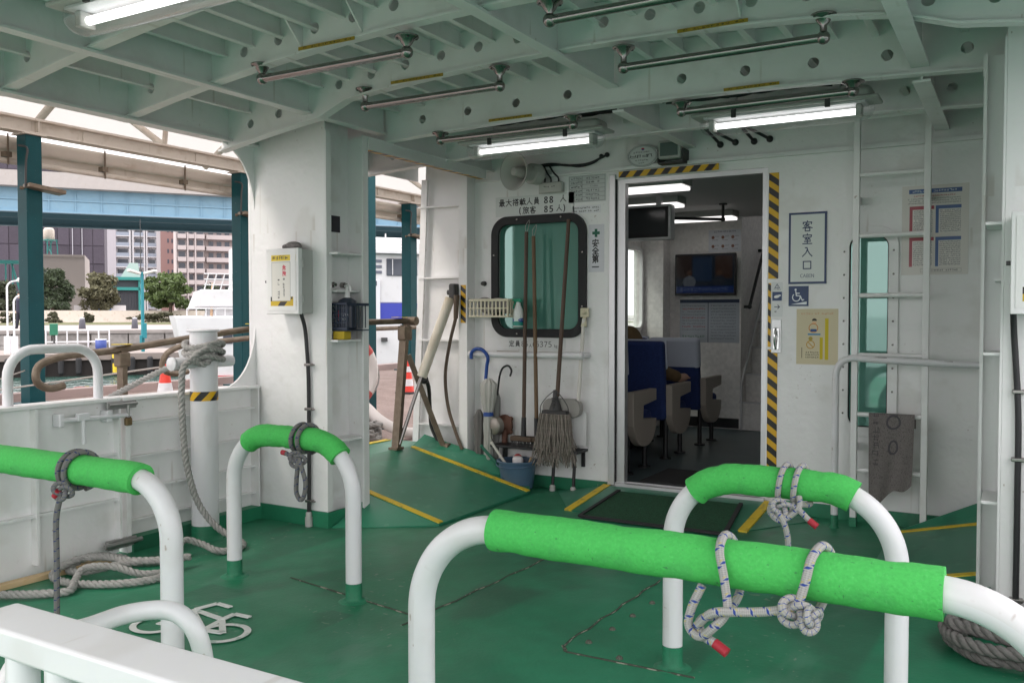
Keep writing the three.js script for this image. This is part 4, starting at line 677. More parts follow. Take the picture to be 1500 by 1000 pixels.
solo('safety_sign', 'narrow white safety first strip with green cross', 'sign', sheetZ(-2.43, -2.322, 1.42, 1.725, zw), printed(canvas(128, 360, (x) => { x.fillStyle = '#0d5b47'; x.fillRect(50, 34, 22, 62); x.fillRect(30, 54, 62, 22); '安全第一'.split('').forEach((c, i) => kanji(x, c, 28, 112 + i * 60, 58, '#141518', 8)); }, '#cfd0d6'), 0.5));
solo('vessel_plate', 'engraved white particulars plate in rows above the small notice', 'plate', [sheetZ(-2.575, -2.31, 1.872, 2.046, zw)], printed(canvas(512, 340, (x, w, h) => { x.strokeStyle = '#4b4e50'; x.lineWidth = 3; x.strokeRect(14, 14, w - 28, h - 28); for (let k = 1; k < 6; k++) { x.beginPath(); x.moveTo(14, 14 + k * 52); x.lineTo(w - 14, 14 + k * 52); x.stroke(); } x.beginPath(); x.moveTo(190, 14); x.lineTo(190, h - 14); x.stroke(); for (let k = 0; k < 6; k++) { scribble(x, 34, 26 + k * 52, 140, 28, '#45484a'); if (k === 2) word(x, '17.45m', 350, 40 + k * 52, 32, '#45484a'); else scribble(x, 240, 26 + k * 52, 200, 28, '#45484a'); } }, '#bfc4c2'), 0.35));
solo('small_notice', 'thin white strip notice with two printed lines by the particulars plate', 'notice', sheetZ(-2.545, -2.345, 1.8, 1.85, zw), printed(canvas(512, 128, (x) => { scribble(x, 16, 22, 480, 30, '#222'); scribble(x, 16, 74, 480, 30, '#222'); }, '#dcdde0'), 0.4));
{
  const g = new THREE.CylinderGeometry(0.104, 0.104, 0.006, 40); g.rotateX(Math.PI / 2); g.scale(1, 0.66, 1); g.translate(-2.05, 2.127, zw + 0.033);
  const t = thing('builder_plate', 'oval white builder plate above the cabin doorway', 'plate', [-2.05, 2.06, zw]);
  part(t, 'plate', g, M.greyp);
  const f = prep(new THREE.CircleGeometry(0.1, 40)); f.scale(1, 0.66, 1); f.translate(-2.05, 2.127, zw + 0.0365);
  part(t, 'print', f, printed(canvas(512, 512, (x) => { x.strokeStyle = '#3c4046'; x.lineWidth = 8; x.beginPath(); x.arc(256, 256, 240, 0, 7); x.stroke(); x.lineWidth = 3; x.beginPath(); x.arc(256, 256, 222, 0, 7); x.stroke(); x.fillStyle = '#b8313c'; x.beginPath(); x.arc(262, 92, 26, 0, 7); x.fill(); x.fillStyle = '#244a9a'; x.fillRect(244, 100, 40, 26); scribble(x, 100, 150, 300, 36, '#555'); scribble(x, 56, 218, 400, 84, '#1a1c20'); scribble(x, 130, 340, 240, 34, '#555'); scribble(x, 190, 410, 130, 30, '#555'); }, '#ccd0cf'), 0.4));
  const l = thing('floodlight', 'small square floodlight above the hazard tape of the doorway', 'floodlight', [-1.84, 2.04, -5.1]);
  part(l, 'body', box(-1.915, -1.775, 2.08, 2.19, -5.15, -5.07, 0.012), M.greyp); part(l, 'lens', box(-1.9, -1.79, 2.095, 2.175, -5.07, -5.064, 0.004), flat(0.12, 0.16, 0.15, 0.15));
  part(l, 'bracket', [box(-1.925, -1.918, 2.06, 2.14, -5.2, -5.09), box(-1.772, -1.765, 2.06, 2.14, -5.2, -5.09), box(-1.925, -1.765, 2.055, 2.066, -5.2, -5.1)], M.dark);
}
{ // horn loudspeaker
  const t = thing('horn_loudspeaker', 'grey horn loudspeaker mounted under the lamp', 'loudspeaker', [-2.85, 2.08, -4.95]);
  const q = new THREE.Quaternion().setFromUnitVectors(V(0, 1, 0), V(-0.28, -0.02, 1).normalize()), o = V(-2.835, 2.062, -4.93), put = (g) => prep(g.applyQuaternion(q).translate(o.x, o.y, o.z));
  const lt = (pr) => new THREE.LatheGeometry(pr.map((p) => new THREE.Vector2(...p)), 36), gm = flat(0.46, 0.46, 0.43, 0.5);
  part(t, 'horn', put(lt([[0.035, -0.17], [0.045, -0.1], [0.065, -0.05], [0.1, -0.012], [0.118, 0], [0.122, 0.003], [0.122, -0.004], [0.104, -0.018], [0.07, -0.056], [0.052, -0.1], [0.045, -0.17]])), gm);
  part(t, 'phase_plug', put(lt([[0, 0.004], [0.022, 0.003], [0.026, 0], [0.028, -0.01], [0.045, -0.14]])), gm);
  part(t, 'driver', put(lt([[0.0, -0.235], [0.062, -0.232], [0.068, -0.222], [0.068, -0.16], [0.06, -0.15], [0.0, -0.15]])), gm);
  part(t, 'bracket', [bar(V(-2.79, 2.05, -5.1), V(-2.72, 2.05, -5.1), 0.03, 0.008), bar(V(-2.73, 2.05, -5.1), V(-2.73, 2.05, -5.2), 0.03, 0.006), box(-2.76, -2.7, 2.0, 2.1, zw, zw + 0.008)], M.greyp);
  const j = thing('junction_box', 'small grey junction box with three cables below the lamp', 'junction box', [-2.685, 1.91, zw]);
  part(j, 'case', box(-2.775, -2.605, 1.945, 2.01, zw, zw + 0.045, 0.006), gm); part(j, 'lid', box(-2.778, -2.602, 1.942, 2.013, zw + 0.03, zw + 0.037, 0.003), M.greyp);
  part(j, 'label', sheetZ(-2.74, -2.65, 1.975, 1.992, zw + 0.0455, 0.001), printed(canvas(128, 26, (x) => scribble(x, 4, 4, 120, 18, '#444'), '#b9bab4'), 0.5));
  for (const [x, m] of [[-2.735, -2.765], [-2.69, -2.74], [-2.635, -2.7]]) part(j, 'cable', tube([V(x, 2.005, zw + 0.03), V(x, 2.035, zw + 0.03), V((x + m) / 2, 2.07, zw + 0.03), V(m, 2.12, zw + 0.035)], 0.006, 20), M.black);
  solo('cable_run', 'black cables clipped in a sagging bundle under the lamp', 'cable', [tube([V(-2.9, 2.11, -5.16), V(-2.7, 2.13, -5.16), V(-2.55, 2.11, -5.17), V(-2.42, 2.115, -5.18), V(-2.3, 2.16, -5.19)], 0.008, 40), tube([V(-2.85, 2.125, -5.17), V(-2.6, 2.118, -5.17), V(-2.48, 2.1, -5.175), V(-2.38, 2.12, -5.18), V(-2.33, 2.16, -5.195)], 0.007, 40), sph(-2.3, 2.16, -5.19, 0.016), sph(-2.34, 2.155, -5.19, 0.014)], M.black);
  for (const [x, i] of [[-1.62, 'beside the floodlight'], [-1.42, 'under the lamp end']]) solo('cable_tail', 'pair of black cable tails entering the wall ' + i, 'cable', [tube([V(x, 2.235, -5.0), V(x + 0.02, 2.2, -5.12), V(x + 0.05, 2.155, -5.195)], 0.009, 20), tube([V(x, 2.235, -5.0), V(x + 0.07, 2.2, -5.12), V(x + 0.14, 2.16, -5.195)], 0.009, 20), sph(x + 0.05, 2.155, -5.195, 0.02), sph(x + 0.14, 2.16, -5.195, 0.02)], M.black, 'cable tails above the doorway');
}
solo('cabin_sign', 'white sign with dark blue border reading cabin entrance', 'sign', sheetZ(-1.167, -0.958, 1.322, 1.727, zw, 0.008), printed(canvas(320, 600, (x, w, h) => { x.strokeStyle = '#12305c'; x.lineWidth = 18; x.strokeRect(9, 9, w - 18, h - 18); '客室入口'.split('').forEach((c, i) => kanji(x, c, 112, 70 + i * 108, 92, '#1b2f52', 9)); word(x, 'CABIN', 160, 532, 42, '#1b2f52'); }, '#d3d9d5'), 0.4));
solo('wheelchair_sign', 'small dark blue wheelchair ramp sticker under the cabin sign', 'sign', sheetZ(-1.166, -1.055, 1.196, 1.31, zw), printed(canvas(200, 200, (x) => { x.strokeStyle = '#e4e8ec'; x.fillStyle = '#e4e8ec'; x.lineWidth = 10; x.lineCap = 'round'; x.beginPath(); x.arc(70, 36, 11, 0, 7); x.fill(); x.beginPath(); x.moveTo(72, 52); x.lineTo(78, 96); x.lineTo(118, 98); x.lineTo(138, 142); x.lineTo(152, 136); x.moveTo(76, 72); x.lineTo(108, 72); x.stroke(); x.beginPath(); x.arc(78, 112, 38, -0.3, 3.9); x.stroke(); x.beginPath(); x.moveTo(20, 184); x.lineTo(182, 184); x.lineTo(182, 154); x.fill(); }, '#14335f'), 0.4));
solo('door_sticker', 'little white and blue pinch warning stickers above the door handle', 'sticker', sheetZ(-1.262, -1.2, 1.135, 1.335, zw), printed(canvas(128, 420, (x) => { x.strokeStyle = '#22304a'; x.lineWidth = 7; x.beginPath(); x.moveTo(64, 24); x.lineTo(92, 70); x.lineTo(36, 70); x.closePath(); x.stroke(); word(x, '!', 64, 54, 34, '#22304a', true); scribble(x, 24, 80, 84, 15, '#444'); x.fillStyle = '#163764'; x.fillRect(8, 118, 112, 108); x.fillStyle = '#e6e6e6'; x.beginPath(); x.ellipse(60, 176, 34, 18, -0.2, 0, 7); x.fill(); x.fillRect(80, 152, 26, 20); x.lineWidth = 9; x.strokeStyle = '#222c40'; x.beginPath(); x.moveTo(32, 300); x.lineTo(92, 300); x.moveTo(70, 276); x.lineTo(94, 300); x.lineTo(70, 324); x.stroke(); scribble(x, 30, 344, 70, 28, '#555'); }, '#d6d9d9'), 0.4));
solo('yellowed_poster', 'yellowed paper notice with two drawn figures and yellow bars', 'poster', sheetZ(-1.12, -0.893, 0.865, 1.18, zw, 0.0015), printed(canvas(360, 500, (x) => { scribble(x, 40, 34, 290, 18, '#c99a7a'); x.fillStyle = '#c8b414'; x.fillRect(248, 86, 30, 370); x.fillRect(204, 256, 26, 196);
  x.fillStyle = '#33302a'; x.beginPath(); x.arc(156, 108, 22, Math.PI, 0); x.fill(); x.fillStyle = '#e0b68c'; x.beginPath(); x.arc(156, 116, 20, 0, Math.PI); x.fill(); x.strokeStyle = '#bf7d3a'; x.lineWidth = 7; x.beginPath(); x.arc(148, 172, 38, 0, 7); x.stroke(); x.fillStyle = '#27508e'; x.fillRect(122, 182, 54, 22); x.fillStyle = '#3f86b4'; x.fillRect(100, 222, 110, 14); x.strokeStyle = '#b98a2c'; x.beginPath(); x.arc(124, 322, 34, 0, 7); x.stroke(); x.beginPath(); x.moveTo(104, 300); x.lineTo(146, 344); x.stroke(); x.fillStyle = '#a8943e'; x.beginPath(); x.arc(124, 268, 18, 0, 7); x.fill();
  for (let k = 0; k < 3; k++) scribble(x, 80, 384 + k * 22, 110, 15, '#4a4436'); x.fillStyle = '#4a4436'; x.fillRect(46, 348, 5, 96); }, '#cfc5a6'), 0.6));
solo('timetable_poster', 'faded laminated timetable with red and blue tables behind the ladder', 'poster', sheetZ(-0.572, -0.25, 1.36, 1.835, zw, 0.0015), printed(canvas(512, 720, (x) => { x.fillStyle = '#2d5286'; x.fillRect(54, 30, 406, 34); scribble(x, 80, 38, 350, 18, '#d4d9de'); scribble(x, 90, 78, 340, 13, '#a34b4b'); for (let k = 0; k < 3; k++) scribble(x, 46, 102 + k * 18, 410, 11, '#6b6b6b');
  for (const [y, h] of [[166, 220], [418, 236]]) { x.fillStyle = '#9b3d49'; x.fillRect(60, y, 190, 28); x.fillRect(60, y, 24, h); x.fillStyle = '#34598f'; x.fillRect(262, y, 194, 28); x.fillRect(262, y, 24, h); for (let r = 0; r < 12; r++) { scribble(x, 92, y + 36 + r * (h - 40) / 12, 150, 11, '#5c5c5f'); scribble(x, 294, y + 36 + r * (h - 40) / 12, 156, 11, '#5c5c5f'); } } x.strokeStyle = '#666'; x.strokeRect(150, 672, 310, 28); scribble(x, 170, 678, 270, 14, '#555'); }, '#d2cfc9'), 0.35));
// ---------- ladder, grab pipe and towel ----------
{
  const t = thing('wall_ladder', 'white painted steel ladder fixed before the bulkhead by the narrow window', 'ladder', [-0.6, 0, -5.06]);
  for (const x of [-0.782, -0.435]) part(t, 'rail', box(x - 0.016, x + 0.016, 0.0, 2.4, -5.085, -5.045, 0.003), M.white);
  for (const y of [0.308, 0.61, 0.93, 1.25, 1.57, 1.895, 2.2]) part(t, 'rung', cyl(V(-0.766, y, -5.065), V(-0.451, y, -5.065), 0.0125, 0.0125, 12), M.white);
  for (const x of [-0.782, -0.435]) for (const y of [0.4, 1.75]) part(t, 'standoff', box(x - 0.004, x + 0.004, y, y + 0.04, zw, -5.085), M.white);
  for (const x of [-0.782, -0.435]) part(t, 'painted_foot', box(x - 0.018, x + 0.018, 0, 0.05, -5.087, -5.043), M.green);
  const p = thing('grab_pipe', 'bent white grab pipe standing in front of the ladder', 'handrail', [-0.86, 0, -4.98]);
  part(p, 'pipe', pipe([V(-0.865, 0, -4.98), V(-0.865, 0.925, -4.98), V(-0.66, 0.91, -4.98), V(-0.15, 0.893, -4.98)], 0.0185, 0.11), M.pipe);
  part(p, 'painted_foot', lathe([[0.0197, 0.07], [0.0197, 0.01], [0.03, 0]], -0.865, 0, -4.98, 14), M.green);
  for (const x of [-0.66, -0.35]) part(p, 'grip_tape', box(x - 0.05, x + 0.05, 0.912 - (x + 0.66) * 0.04 + 0.008, 0.912 - (x + 0.66) * 0.04 + 0.0125, -4.99, -4.966, 0.002), M.dark);
}
{
  const pos = [], uv = [], idx = [], nx = 26, ny = 34, F = (u, v) => { const L = 0.46 - 0.10 * sstep(0.4, 1, u) + 0.03 * Math.sin(u * 9); const bx = -0.705 + 0.228 * u - 0.018 * v * (u - 0.3); const k = v * 1.16 - 0.16; let y, z; if (k < 0) { y = 0.626 + k * 0.5; z = -5.085; } else { y = 0.626 - k * L; z = -5.036 + 0.005 * Math.sin(u * 14 + v * 5) * v + 0.009 * Math.sin(u * 6 + 2) * v; } if (Math.abs(k) < 0.03) { y += 0.004; } return V(bx, y, z); };
  for (let j = 0; j <= ny; j++) for (let i = 0; i <= nx; i++) { const p = F(i / nx, j / ny); pos.push(p.x, p.y, p.z); uv.push(i / nx, 1 - j / ny); if (i < nx && j < ny) { const a = j * (nx + 1) + i; idx.push(a, a + nx + 1, a + 1, a + 1, a + nx + 1, a + nx + 2); } }
  const g = new THREE.BufferGeometry(); g.setAttribute('position', new THREE.Float32BufferAttribute(pos, 3)); g.setAttribute('uv', new THREE.Float32BufferAttribute(uv, 2)); g.setIndex(idx); g.computeVertexNormals();
  const map = canvas(256, 512, (x, w, h) => { for (let i = 0; i < 5000; i++) { x.fillStyle = `rgba(${jrand() < 0.5 ? '30,28,30' : '96,90,92'},0.25)`; x.fillRect(jrand() * w, jrand() * h, 2, 6); } x.strokeStyle = 'rgba(62,60,70,0.6)'; x.lineWidth = 11; x.beginPath(); x.arc(140, 120, 36, 0, 7); x.stroke(); x.beginPath(); x.ellipse(140, 262, 24, 36, 0, 0, 7); x.stroke(); scribble(x, 24, 60, 260, 34, 'rgba(66,62,68,0.5)', true); }, '#7b7573');
  solo('towel', 'dirty dark grey towel hung over a ladder rung', 'towel', g, printed(map, 1, { side: THREE.DoubleSide }));
}
// ---------- cleaning corner ----------
{
  const t = thing('wall_rail', 'white pipe rail across the bulkhead holding brooms and umbrellas', 'rail', [-2.85, 0.88, -5.12]);
  part(t, 'pipe', cyl(V(-3.29, 0.878, -5.11), V(-2.44, 0.885, -5.11), 0.021, 0.021, 16), M.pipe); part(t, 'flange', [cyl(V(-2.445, 0.885, -5.11), V(-2.425, 0.885, -5.11), 0.027), cyl(V(-2.435, 0.885, -5.11), V(-2.43, 0.885, -5.2), 0.02), cyl(V(-3.2, 0.878, -5.11), V(-3.2, 0.878, -5.2), 0.014)], M.pipe);
  for (const x of [-2.98, -2.66]) part(t, 'grip_tape', box(x - 0.085, x + 0.085, 0.8985, 0.903, -5.122, -5.1, 0.002), flat(0.3, 0.25, 0.2, 0.8));
  const sh = thing('cleaning_shelf', 'thin black shelf holding brush heads under the brooms', 'shelf', [-2.8, 0.27, -5.1]);
  part(sh, 'board', box(-3.08, -2.43, 0.262, 0.278, -5.198, -5.04, 0.003), M.black); part(sh, 'leg', box(-3.06, -3.03, 0, 0.262, -5.19, -5.17), M.black); part(sh, 'leg', box(-2.47, -2.45, 0.16, 0.262, -5.198, -5.18), M.black);
  const bb = flat(0.09, 0.06, 0.04, 0.8);
  const broom = (name, label, x0, x1, z, hy, mat) => { const b = thing(name, label, 'broom', [x0, 0.28, z]); part(b, 'handle', cyl(V(x0, 0.34, z), V(x1, hy, z - 0.02), 0.0135, 0.0125, 10), mat); part(b, 'brush_head', [box(x0 - 0.09, x0 + 0.07, 0.312, 0.345, z - 0.03, z + 0.03, 0.008)], bb);
    const br = []; for (let k = 0; k < 60; k++) { const x = x0 - 0.085 + rnd() * 0.15, zz = z + rr(-0.024, 0.024); br.push(cyl(V(x, 0.314, zz), V(x + rr(-0.008, 0.008), 0.28, zz + rr(-0.006, 0.006)), 0.002, 0.001, 4, true)); } part(b, 'bristles', br, M.dark).userData.kind = 'stuff'; part(b, 'hanging_loop', tube([V(x1, hy - 0.02, z - 0.02), V(x1 - 0.012, hy + 0.04, z - 0.03), V(x1, hy + 0.08, z - 0.06), V(x1 + 0.012, hy + 0.04, z - 0.03), V(x1, hy - 0.02, z - 0.02)], 0.0025, 24, 5), M.rope); part(b, 'socket', cyl(V(x0, 0.345, z), V(x0 + (x1 - x0) * 0.1, 0.47, z - 0.002), 0.018, 0.016, 10), M.black); };
  broom('deck_brush', 'dark brown handled deck brush hanging against the window', -2.842, -2.832, -5.075, 1.69, M.wood);
  broom('deck_brush', 'lighter wooden handled deck brush hanging against the window', -2.748, -2.785, -5.085, 1.66, std({ map: tex(128, 0.4, (u, v) => mixc([0.28, 0.15, 0.06], [0.4, 0.24, 0.11], fbm(u, v * 0.1, 20, 230, 3)).map((x) => x * 0.4)), roughness: 0.5 }));
  const m = thing('string_mop', 'grey string mop hanging head down with wooden handle', 'mop', [-2.6, 0.1, -5.07]);
  part(m, 'handle', cyl(V(-2.59, 0.62, -5.07), V(-2.545, 1.76, -5.14), 0.014, 0.0125, 10), M.wood);
  part(m, 'clamp', [box(-2.69, -2.51, 0.505, 0.53, -5.085, -5.04, 0.006), lathe([[0.045, 0.53], [0.02, 0.6], [0.016, 0.66], [0, 0.665]], -2.6, 0, -5.065, 12), ...[0, 1, 2, 3, 4, 5].map((k) => torus(-2.6, 0.54 + k * 0.014, -5.04, 0.013, 0.003, [Math.PI / 2, 0, 0], 14)), tube([V(-2.605, 0.66, -5.06), V(-2.66, 0.61, -5.05), V(-2.7, 0.55, -5.045), V(-2.695, 0.49, -5.045)], 0.003, 20, 5), tube([V(-2.595, 0.66, -5.06), V(-2.54, 0.61, -5.05), V(-2.5, 0.55, -5.045), V(-2.505, 0.49, -5.045)], 0.003, 20, 5)], M.dark);
  const st = []; for (let k = 0; k < 300; k++) { const x = -2.7 + 0.2 * rnd(), z = -5.06 + rr(-0.035, 0.045), L = rr(0.2, 0.35), sx = (x + 2.6) * 0.5 + rr(-0.03, 0.03); st.push(tube([V(x, 0.51, z), V(x + sx * 0.3, 0.5 - L * 0.35, z + rr(0, 0.02)), V(x + sx * 0.6 + rr(-0.012, 0.012), 0.5 - L * 0.7, z + rr(-0.015, 0.03)), V(x + sx * 0.7 + rr(-0.03, 0.03), 0.51 - L, z + rr(-0.02, 0.025))], rr(0.0024, 0.0042), 8, 4)); }
  part(m, 'strings', st, std({ map: tex(128, 0.1, (u, v) => [0.27, 0.24, 0.21].map((x) => x * (0.6 + 0.8 * fbm(u, v, 14, 232, 3)))), roughness: 1 })).userData.kind = 'stuff';
  const mr = thing('mop_rack', 'black legged rack with white splash plate behind the mop', 'rack', [-2.57, 0, -5.13]);
  part(mr, 'plate', box(-2.72, -2.42, 0.3, 0.52, -5.15, -5.145), flat(0.7, 0.7, 0.7, 0.5)); for (const x of [-2.64, -2.49]) { part(mr, 'leg', cyl(V(x, 0.0, -5.1), V(x, 0.3, -5.13), 0.011, 0.011, 10), M.black); part(mr, 'foot', lathe([[0.019, 0], [0.019, 0.03], [0.012, 0.04]], x, 0, -5.1, 10), M.greyp); }
  const d = thing('dustpan', 'grey dustpan with white pole handle behind the mop', 'dustpan', [-2.55, 0.3, -5.14]);
  part(d, 'pan', [shift(extrude(rrect(-2.7, -2.44, 0.49, 0.6, 0.05), 0.05, [], 0.004), 0, 0, -5.135)], std({ color: lin(0.3, 0.29, 0.27), metalness: 0.5, roughness: 0.45 })); part(d, 'handle', cyl(V(-2.465, 0.58, -5.12), V(-2.44, 1.12, -5.15), 0.0125, 0.0125, 10), flat(0.65, 0.63, 0.58, 0.5)); part(d, 'hook', [box(-2.475, -2.415, 1.13, 1.19, zw + 0.02, zw + 0.035, 0.006), sph(-2.445, 1.16, zw + 0.04, 0.014), cyl(V(-2.44, 1.07, -5.15), V(-2.44, 1.13, -5.16), 0.02, 0.012, 10)], flat(0.62, 0.58, 0.42, 0.5));
  // umbrellas
  const u1 = thing('umbrella', 'clear vinyl umbrella with blue hooked handle on the rail', 'umbrella', [-3.15, 0.15, -5.08]); const blu = flat(0.01, 0.06, 0.28, 0.35);
  part(u1, 'handle', tube([V(-3.255, 0.845, -5.08), V(-3.25, 0.89, -5.08), V(-3.21, 0.915, -5.08), V(-3.16, 0.905, -5.08), V(-3.125, 0.86, -5.085), V(-3.135, 0.8, -5.09), V(-3.145, 0.7, -5.09)], 0.0125, 40), blu);
  const fold = (pr, n, cx, cz, amp) => { const g = new THREE.LatheGeometry(pr.map((p) => new THREE.Vector2(...p)), 48); const p = g.attributes.position; for (let i = 0; i < p.count; i++) { const x = p.getX(i), z = p.getZ(i), a = Math.atan2(z, x), k = 1 + amp * Math.sin(a * n + p.getY(i) * 9); p.setX(i, x * k); p.setZ(i, z * k * 0.75); } g.computeVertexNormals(); g.translate(cx, 0, cz); return prep(g); };
  part(u1, 'canopy', fold([[0.01, 0.15], [0.026, 0.25], [0.034, 0.4], [0.03, 0.47], [0.03, 0.48], [0.052, 0.6], [0.056, 0.68], [0.02, 0.715]], 9, -3.12, -5.085, 0.16), phy({ color: lin(0.6, 0.6, 0.56), roughness: 0.35, transmission: 0.35, thickness: 0 })); part(u1, 'strap', lathe([[0.034, 0.462], [0.035, 0.47], [0.034, 0.49]], -3.12, 0, -5.085, 16), blu);
  const u2 = thing('umbrella', 'dark folded umbrella with black crook beside the clear one', 'umbrella', [-3.06, 0.05, -5.12]); part(u2, 'handle', tube([V(-2.965, 0.735, -5.11), V(-2.955, 0.775, -5.11), V(-2.98, 0.805, -5.11), V(-3.02, 0.79, -5.11), V(-3.05, 0.74, -5.12), V(-3.085, 0.6, -5.145)], 0.007, 36), M.black);
  part(u2, 'canopy', fold([[0.006, 0.05], [0.02, 0.2], [0.03, 0.4], [0.03, 0.58], [0.01, 0.64]], 8, -3.1, -5.15, 0.15), flat(0.2, 0.2, 0.19, 0.8)); part(u2, 'cloth', fold([[0.01, 0.08], [0.03, 0.2], [0.035, 0.45], [0.01, 0.5]], 7, -3.21, -5.11, 0.2), flat(0.13, 0.125, 0.12, 0.8));
  // flanged valve
  const v = thing('hose_valve', 'brown flanged hose connection with grey cap on the bulkhead', 'valve', [-3.03, 0.39, -5.15]);
  const dir = V(-0.35, -0.02, 1).normalize(), vq = new THREE.Quaternion().setFromUnitVectors(V(0, 1, 0), dir), vp = (pr, o) => prep(new THREE.LatheGeometry(pr.map((p) => new THREE.Vector2(...p)), 24).applyQuaternion(vq).translate(-3.03, 0.4, -5.18 + o));
  const rust = std({ map: tex(128, 0.15, (u, v2) => mixc([0.09, 0.045, 0.035], [0.18, 0.08, 0.05], fbm(u, v2, 12, 234, 4))), roughness: 0.7, metalness: 0.2 });
  part(v, 'flange', [vp([[0, 0], [0.07, 0], [0.07, 0.018], [0.036, 0.022], [0.036, 0.05]], 0.01), ...[0, 1, 2, 3].map((k) => sph(-3.03 + 0.062 * Math.cos(k * 1.57 + 0.78), 0.4 + 0.062 * Math.sin(k * 1.57 + 0.78), -5.155, 0.017))], rust);
  part(v, 'cap', vp([[0, 0.12], [0.024, 0.12], [0.054, 0.114], [0.06, 0.104], [0.06, 0.07], [0.052, 0.064], [0.036, 0.06]], 0.01), std({ color: lin(0.3, 0.28, 0.25), metalness: 0.7, roughness: 0.4 })); part(v, 'stem', cyl(V(-3.03, 0.28, -5.15), V(-3.03, 0.37, -5.15), 0.02), rust);
  part(v, 'chain', tube([V(-3.08, 0.38, -5.06), V(-3.09, 0.33, -5.07), V(-3.085, 0.29, -5.09)], 0.003, 16, 5), M.steel);
  // bucket with tools
  const b = thing('bucket', 'blue grey plastic bucket standing at the foot of the bulkhead', 'bucket', [-2.88, 0, -5.06]), bl = flat(0.075, 0.14, 0.22, 0.4);
  part(b, 'body', lathe([[0, 0.004], [0.098, 0.004], [0.103, 0.012], [0.126, 0.175], [0.137, 0.177], [0.139, 0.188], [0.131, 0.19], [0.122, 0.184], [0.098, 0.016], [0, 0.012]], -2.88, 0, -5.06, 32), bl); part(b, 'handle', tube([V(-2.75, 0.175, -5.06), V(-2.755, 0.165, -5.0), V(-2.8, 0.155, -4.945), V(-2.88, 0.15, -4.93), V(-2.96, 0.155, -4.945), V(-3.005, 0.165, -5.0), V(-3.012, 0.175, -5.06)], 0.004, 40, 6), bl);
  const tool = (l, a, c, r, m2) => solo('hand_brush', l, 'brush', [cyl(V(...a), V(...c), r, r * 0.8, 10), sph(...c, r * 1.0, 1, 1, 1, 8)], m2);
  tool('green handled brush leaning out of the bucket', [-2.93, 0.06, -5.05], [-3.11, 0.27, -4.98], 0.013, flat(0.02, 0.16, 0.1, 0.5)); tool('white stick leaning out of the bucket', [-2.9, 0.05, -5.08], [-3.06, 0.29, -5.03], 0.011, flat(0.7, 0.68, 0.62, 0.5)); tool('short pale wooden stick in the bucket', [-2.86, 0.06, -5.08], [-2.8, 0.2, -5.1], 0.008, M.rawwood);
  solo('spray_can', 'red and white can standing in the bucket', 'can', [lathe([[0, 0.014], [0.03, 0.014], [0.03, 0.2], [0.024, 0.21], [0.012, 0.22], [0, 0.222]], -2.9, 0, -5.1, 16)], flat(0.6, 0.1, 0.1, 0.4)); solo('plastic_tub', 'small white tub standing in the bucket', 'tub', [lathe([[0, 0.014], [0.03, 0.014], [0.036, 0.2], [0.03, 0.215], [0, 0.218]], -2.86, 0, -5.03, 16)], flat(0.72, 0.7, 0.7, 0.4));
  // crate-like basket and spray bottle
  const cr = flat(0.66, 0.62, 0.47, 0.5), k = thing('plastic_basket', 'cream slatted plastic basket hung beside the window', 'basket', [-3.08, 1.13, -5.1]);
  for (let i = 0; i <= 10; i++) part(k, 'slat', box(-3.225 + i * 0.029 - 0.005, -3.225 + i * 0.029 + 0.005, 1.14, 1.25, -5.026, -5.02), cr);
  for (let i = 0; i < 6; i++) part(k, 'slat', box(-2.936, -2.93, 1.14, 1.25, -5.03 - i * 0.03, -5.04 - i * 0.03), cr);
  part(k, 'rim', [box(-3.235, -2.925, 1.235, 1.252, -5.03, -5.016, 0.003), box(-2.94, -2.926, 1.235, 1.252, -5.19, -5.03, 0.003), box(-3.235, -3.22, 1.235, 1.252, -5.19, -5.03, 0.003), box(-3.235, -2.925, 1.185, 1.193, -5.028, -5.018)], cr); part(k, 'floor', box(-3.235, -2.925, 1.128, 1.142, -5.195, -5.018, 0.004), cr);
  solo('rag_bundle', 'grey rags heaped in the cream basket', 'rags', [sph(-3.16, 1.22, -5.1, 0.06, 1.0, 0.75, 1), sph(-3.05, 1.215, -5.1, 0.065, 1.1, 0.7, 1), sph(-2.99, 1.2, -5.11, 0.05), sph(-3.1, 1.18, -5.08, 0.05, 1.4, 0.6, 0.8)], std({ map: tex(128, 0.12, (u, v3) => mixc([0.2, 0.19, 0.19], [0.42, 0.4, 0.4], fbm(u, v3, 8, 236, 4))), roughness: 1 }));
  const s = thing('spray_bottle', 'white and green spray bottle hanging on the basket edge', 'spray bottle', [-2.89, 1.06, -5.08]);
  part(s, 'body', lathe([[0, 1.065], [0.032, 1.065], [0.035, 1.075], [0.035, 1.14], [0.03, 1.18], [0.016, 1.21], [0.014, 1.23]], -2.885, 0, -5.08, 18), flat(0.72, 0.76, 0.74, 0.35)); part(s, 'trigger_head', [box(-2.915, -2.86, 1.228, 1.252, -5.095, -5.065, 0.008), box(-2.945, -2.912, 1.238, 1.25, -5.09, -5.07, 0.004), tube([V(-2.9, 1.23, -5.08), V(-2.915, 1.21, -5.075), V(-2.918, 1.185, -5.075)], 0.005, 10, 6)], flat(0.02, 0.3, 0.18, 0.4)); part(s, 'label', (() => { const g = prep(new THREE.CylinderGeometry(0.0356, 0.0356, 0.06, 18, 1, true)); g.translate(-2.885, 1.105, -5.08); return g; })(), printed(canvas(128, 64, (x) => { x.fillStyle = '#128a7a'; x.fillRect(0, 34, 128, 30); x.fillStyle = '#1c3f92'; x.beginPath(); x.ellipse(100, 26, 20, 14, 0, 0, 7); x.fill(); x.beginPath(); x.ellipse(30, 26, 20, 14, 0, 0, 7); x.fill(); scribble(x, 16, 20, 30, 9, '#fff'); scribble(x, 86, 20, 30, 9, '#fff'); }, '#d8e0dc'), 0.4));
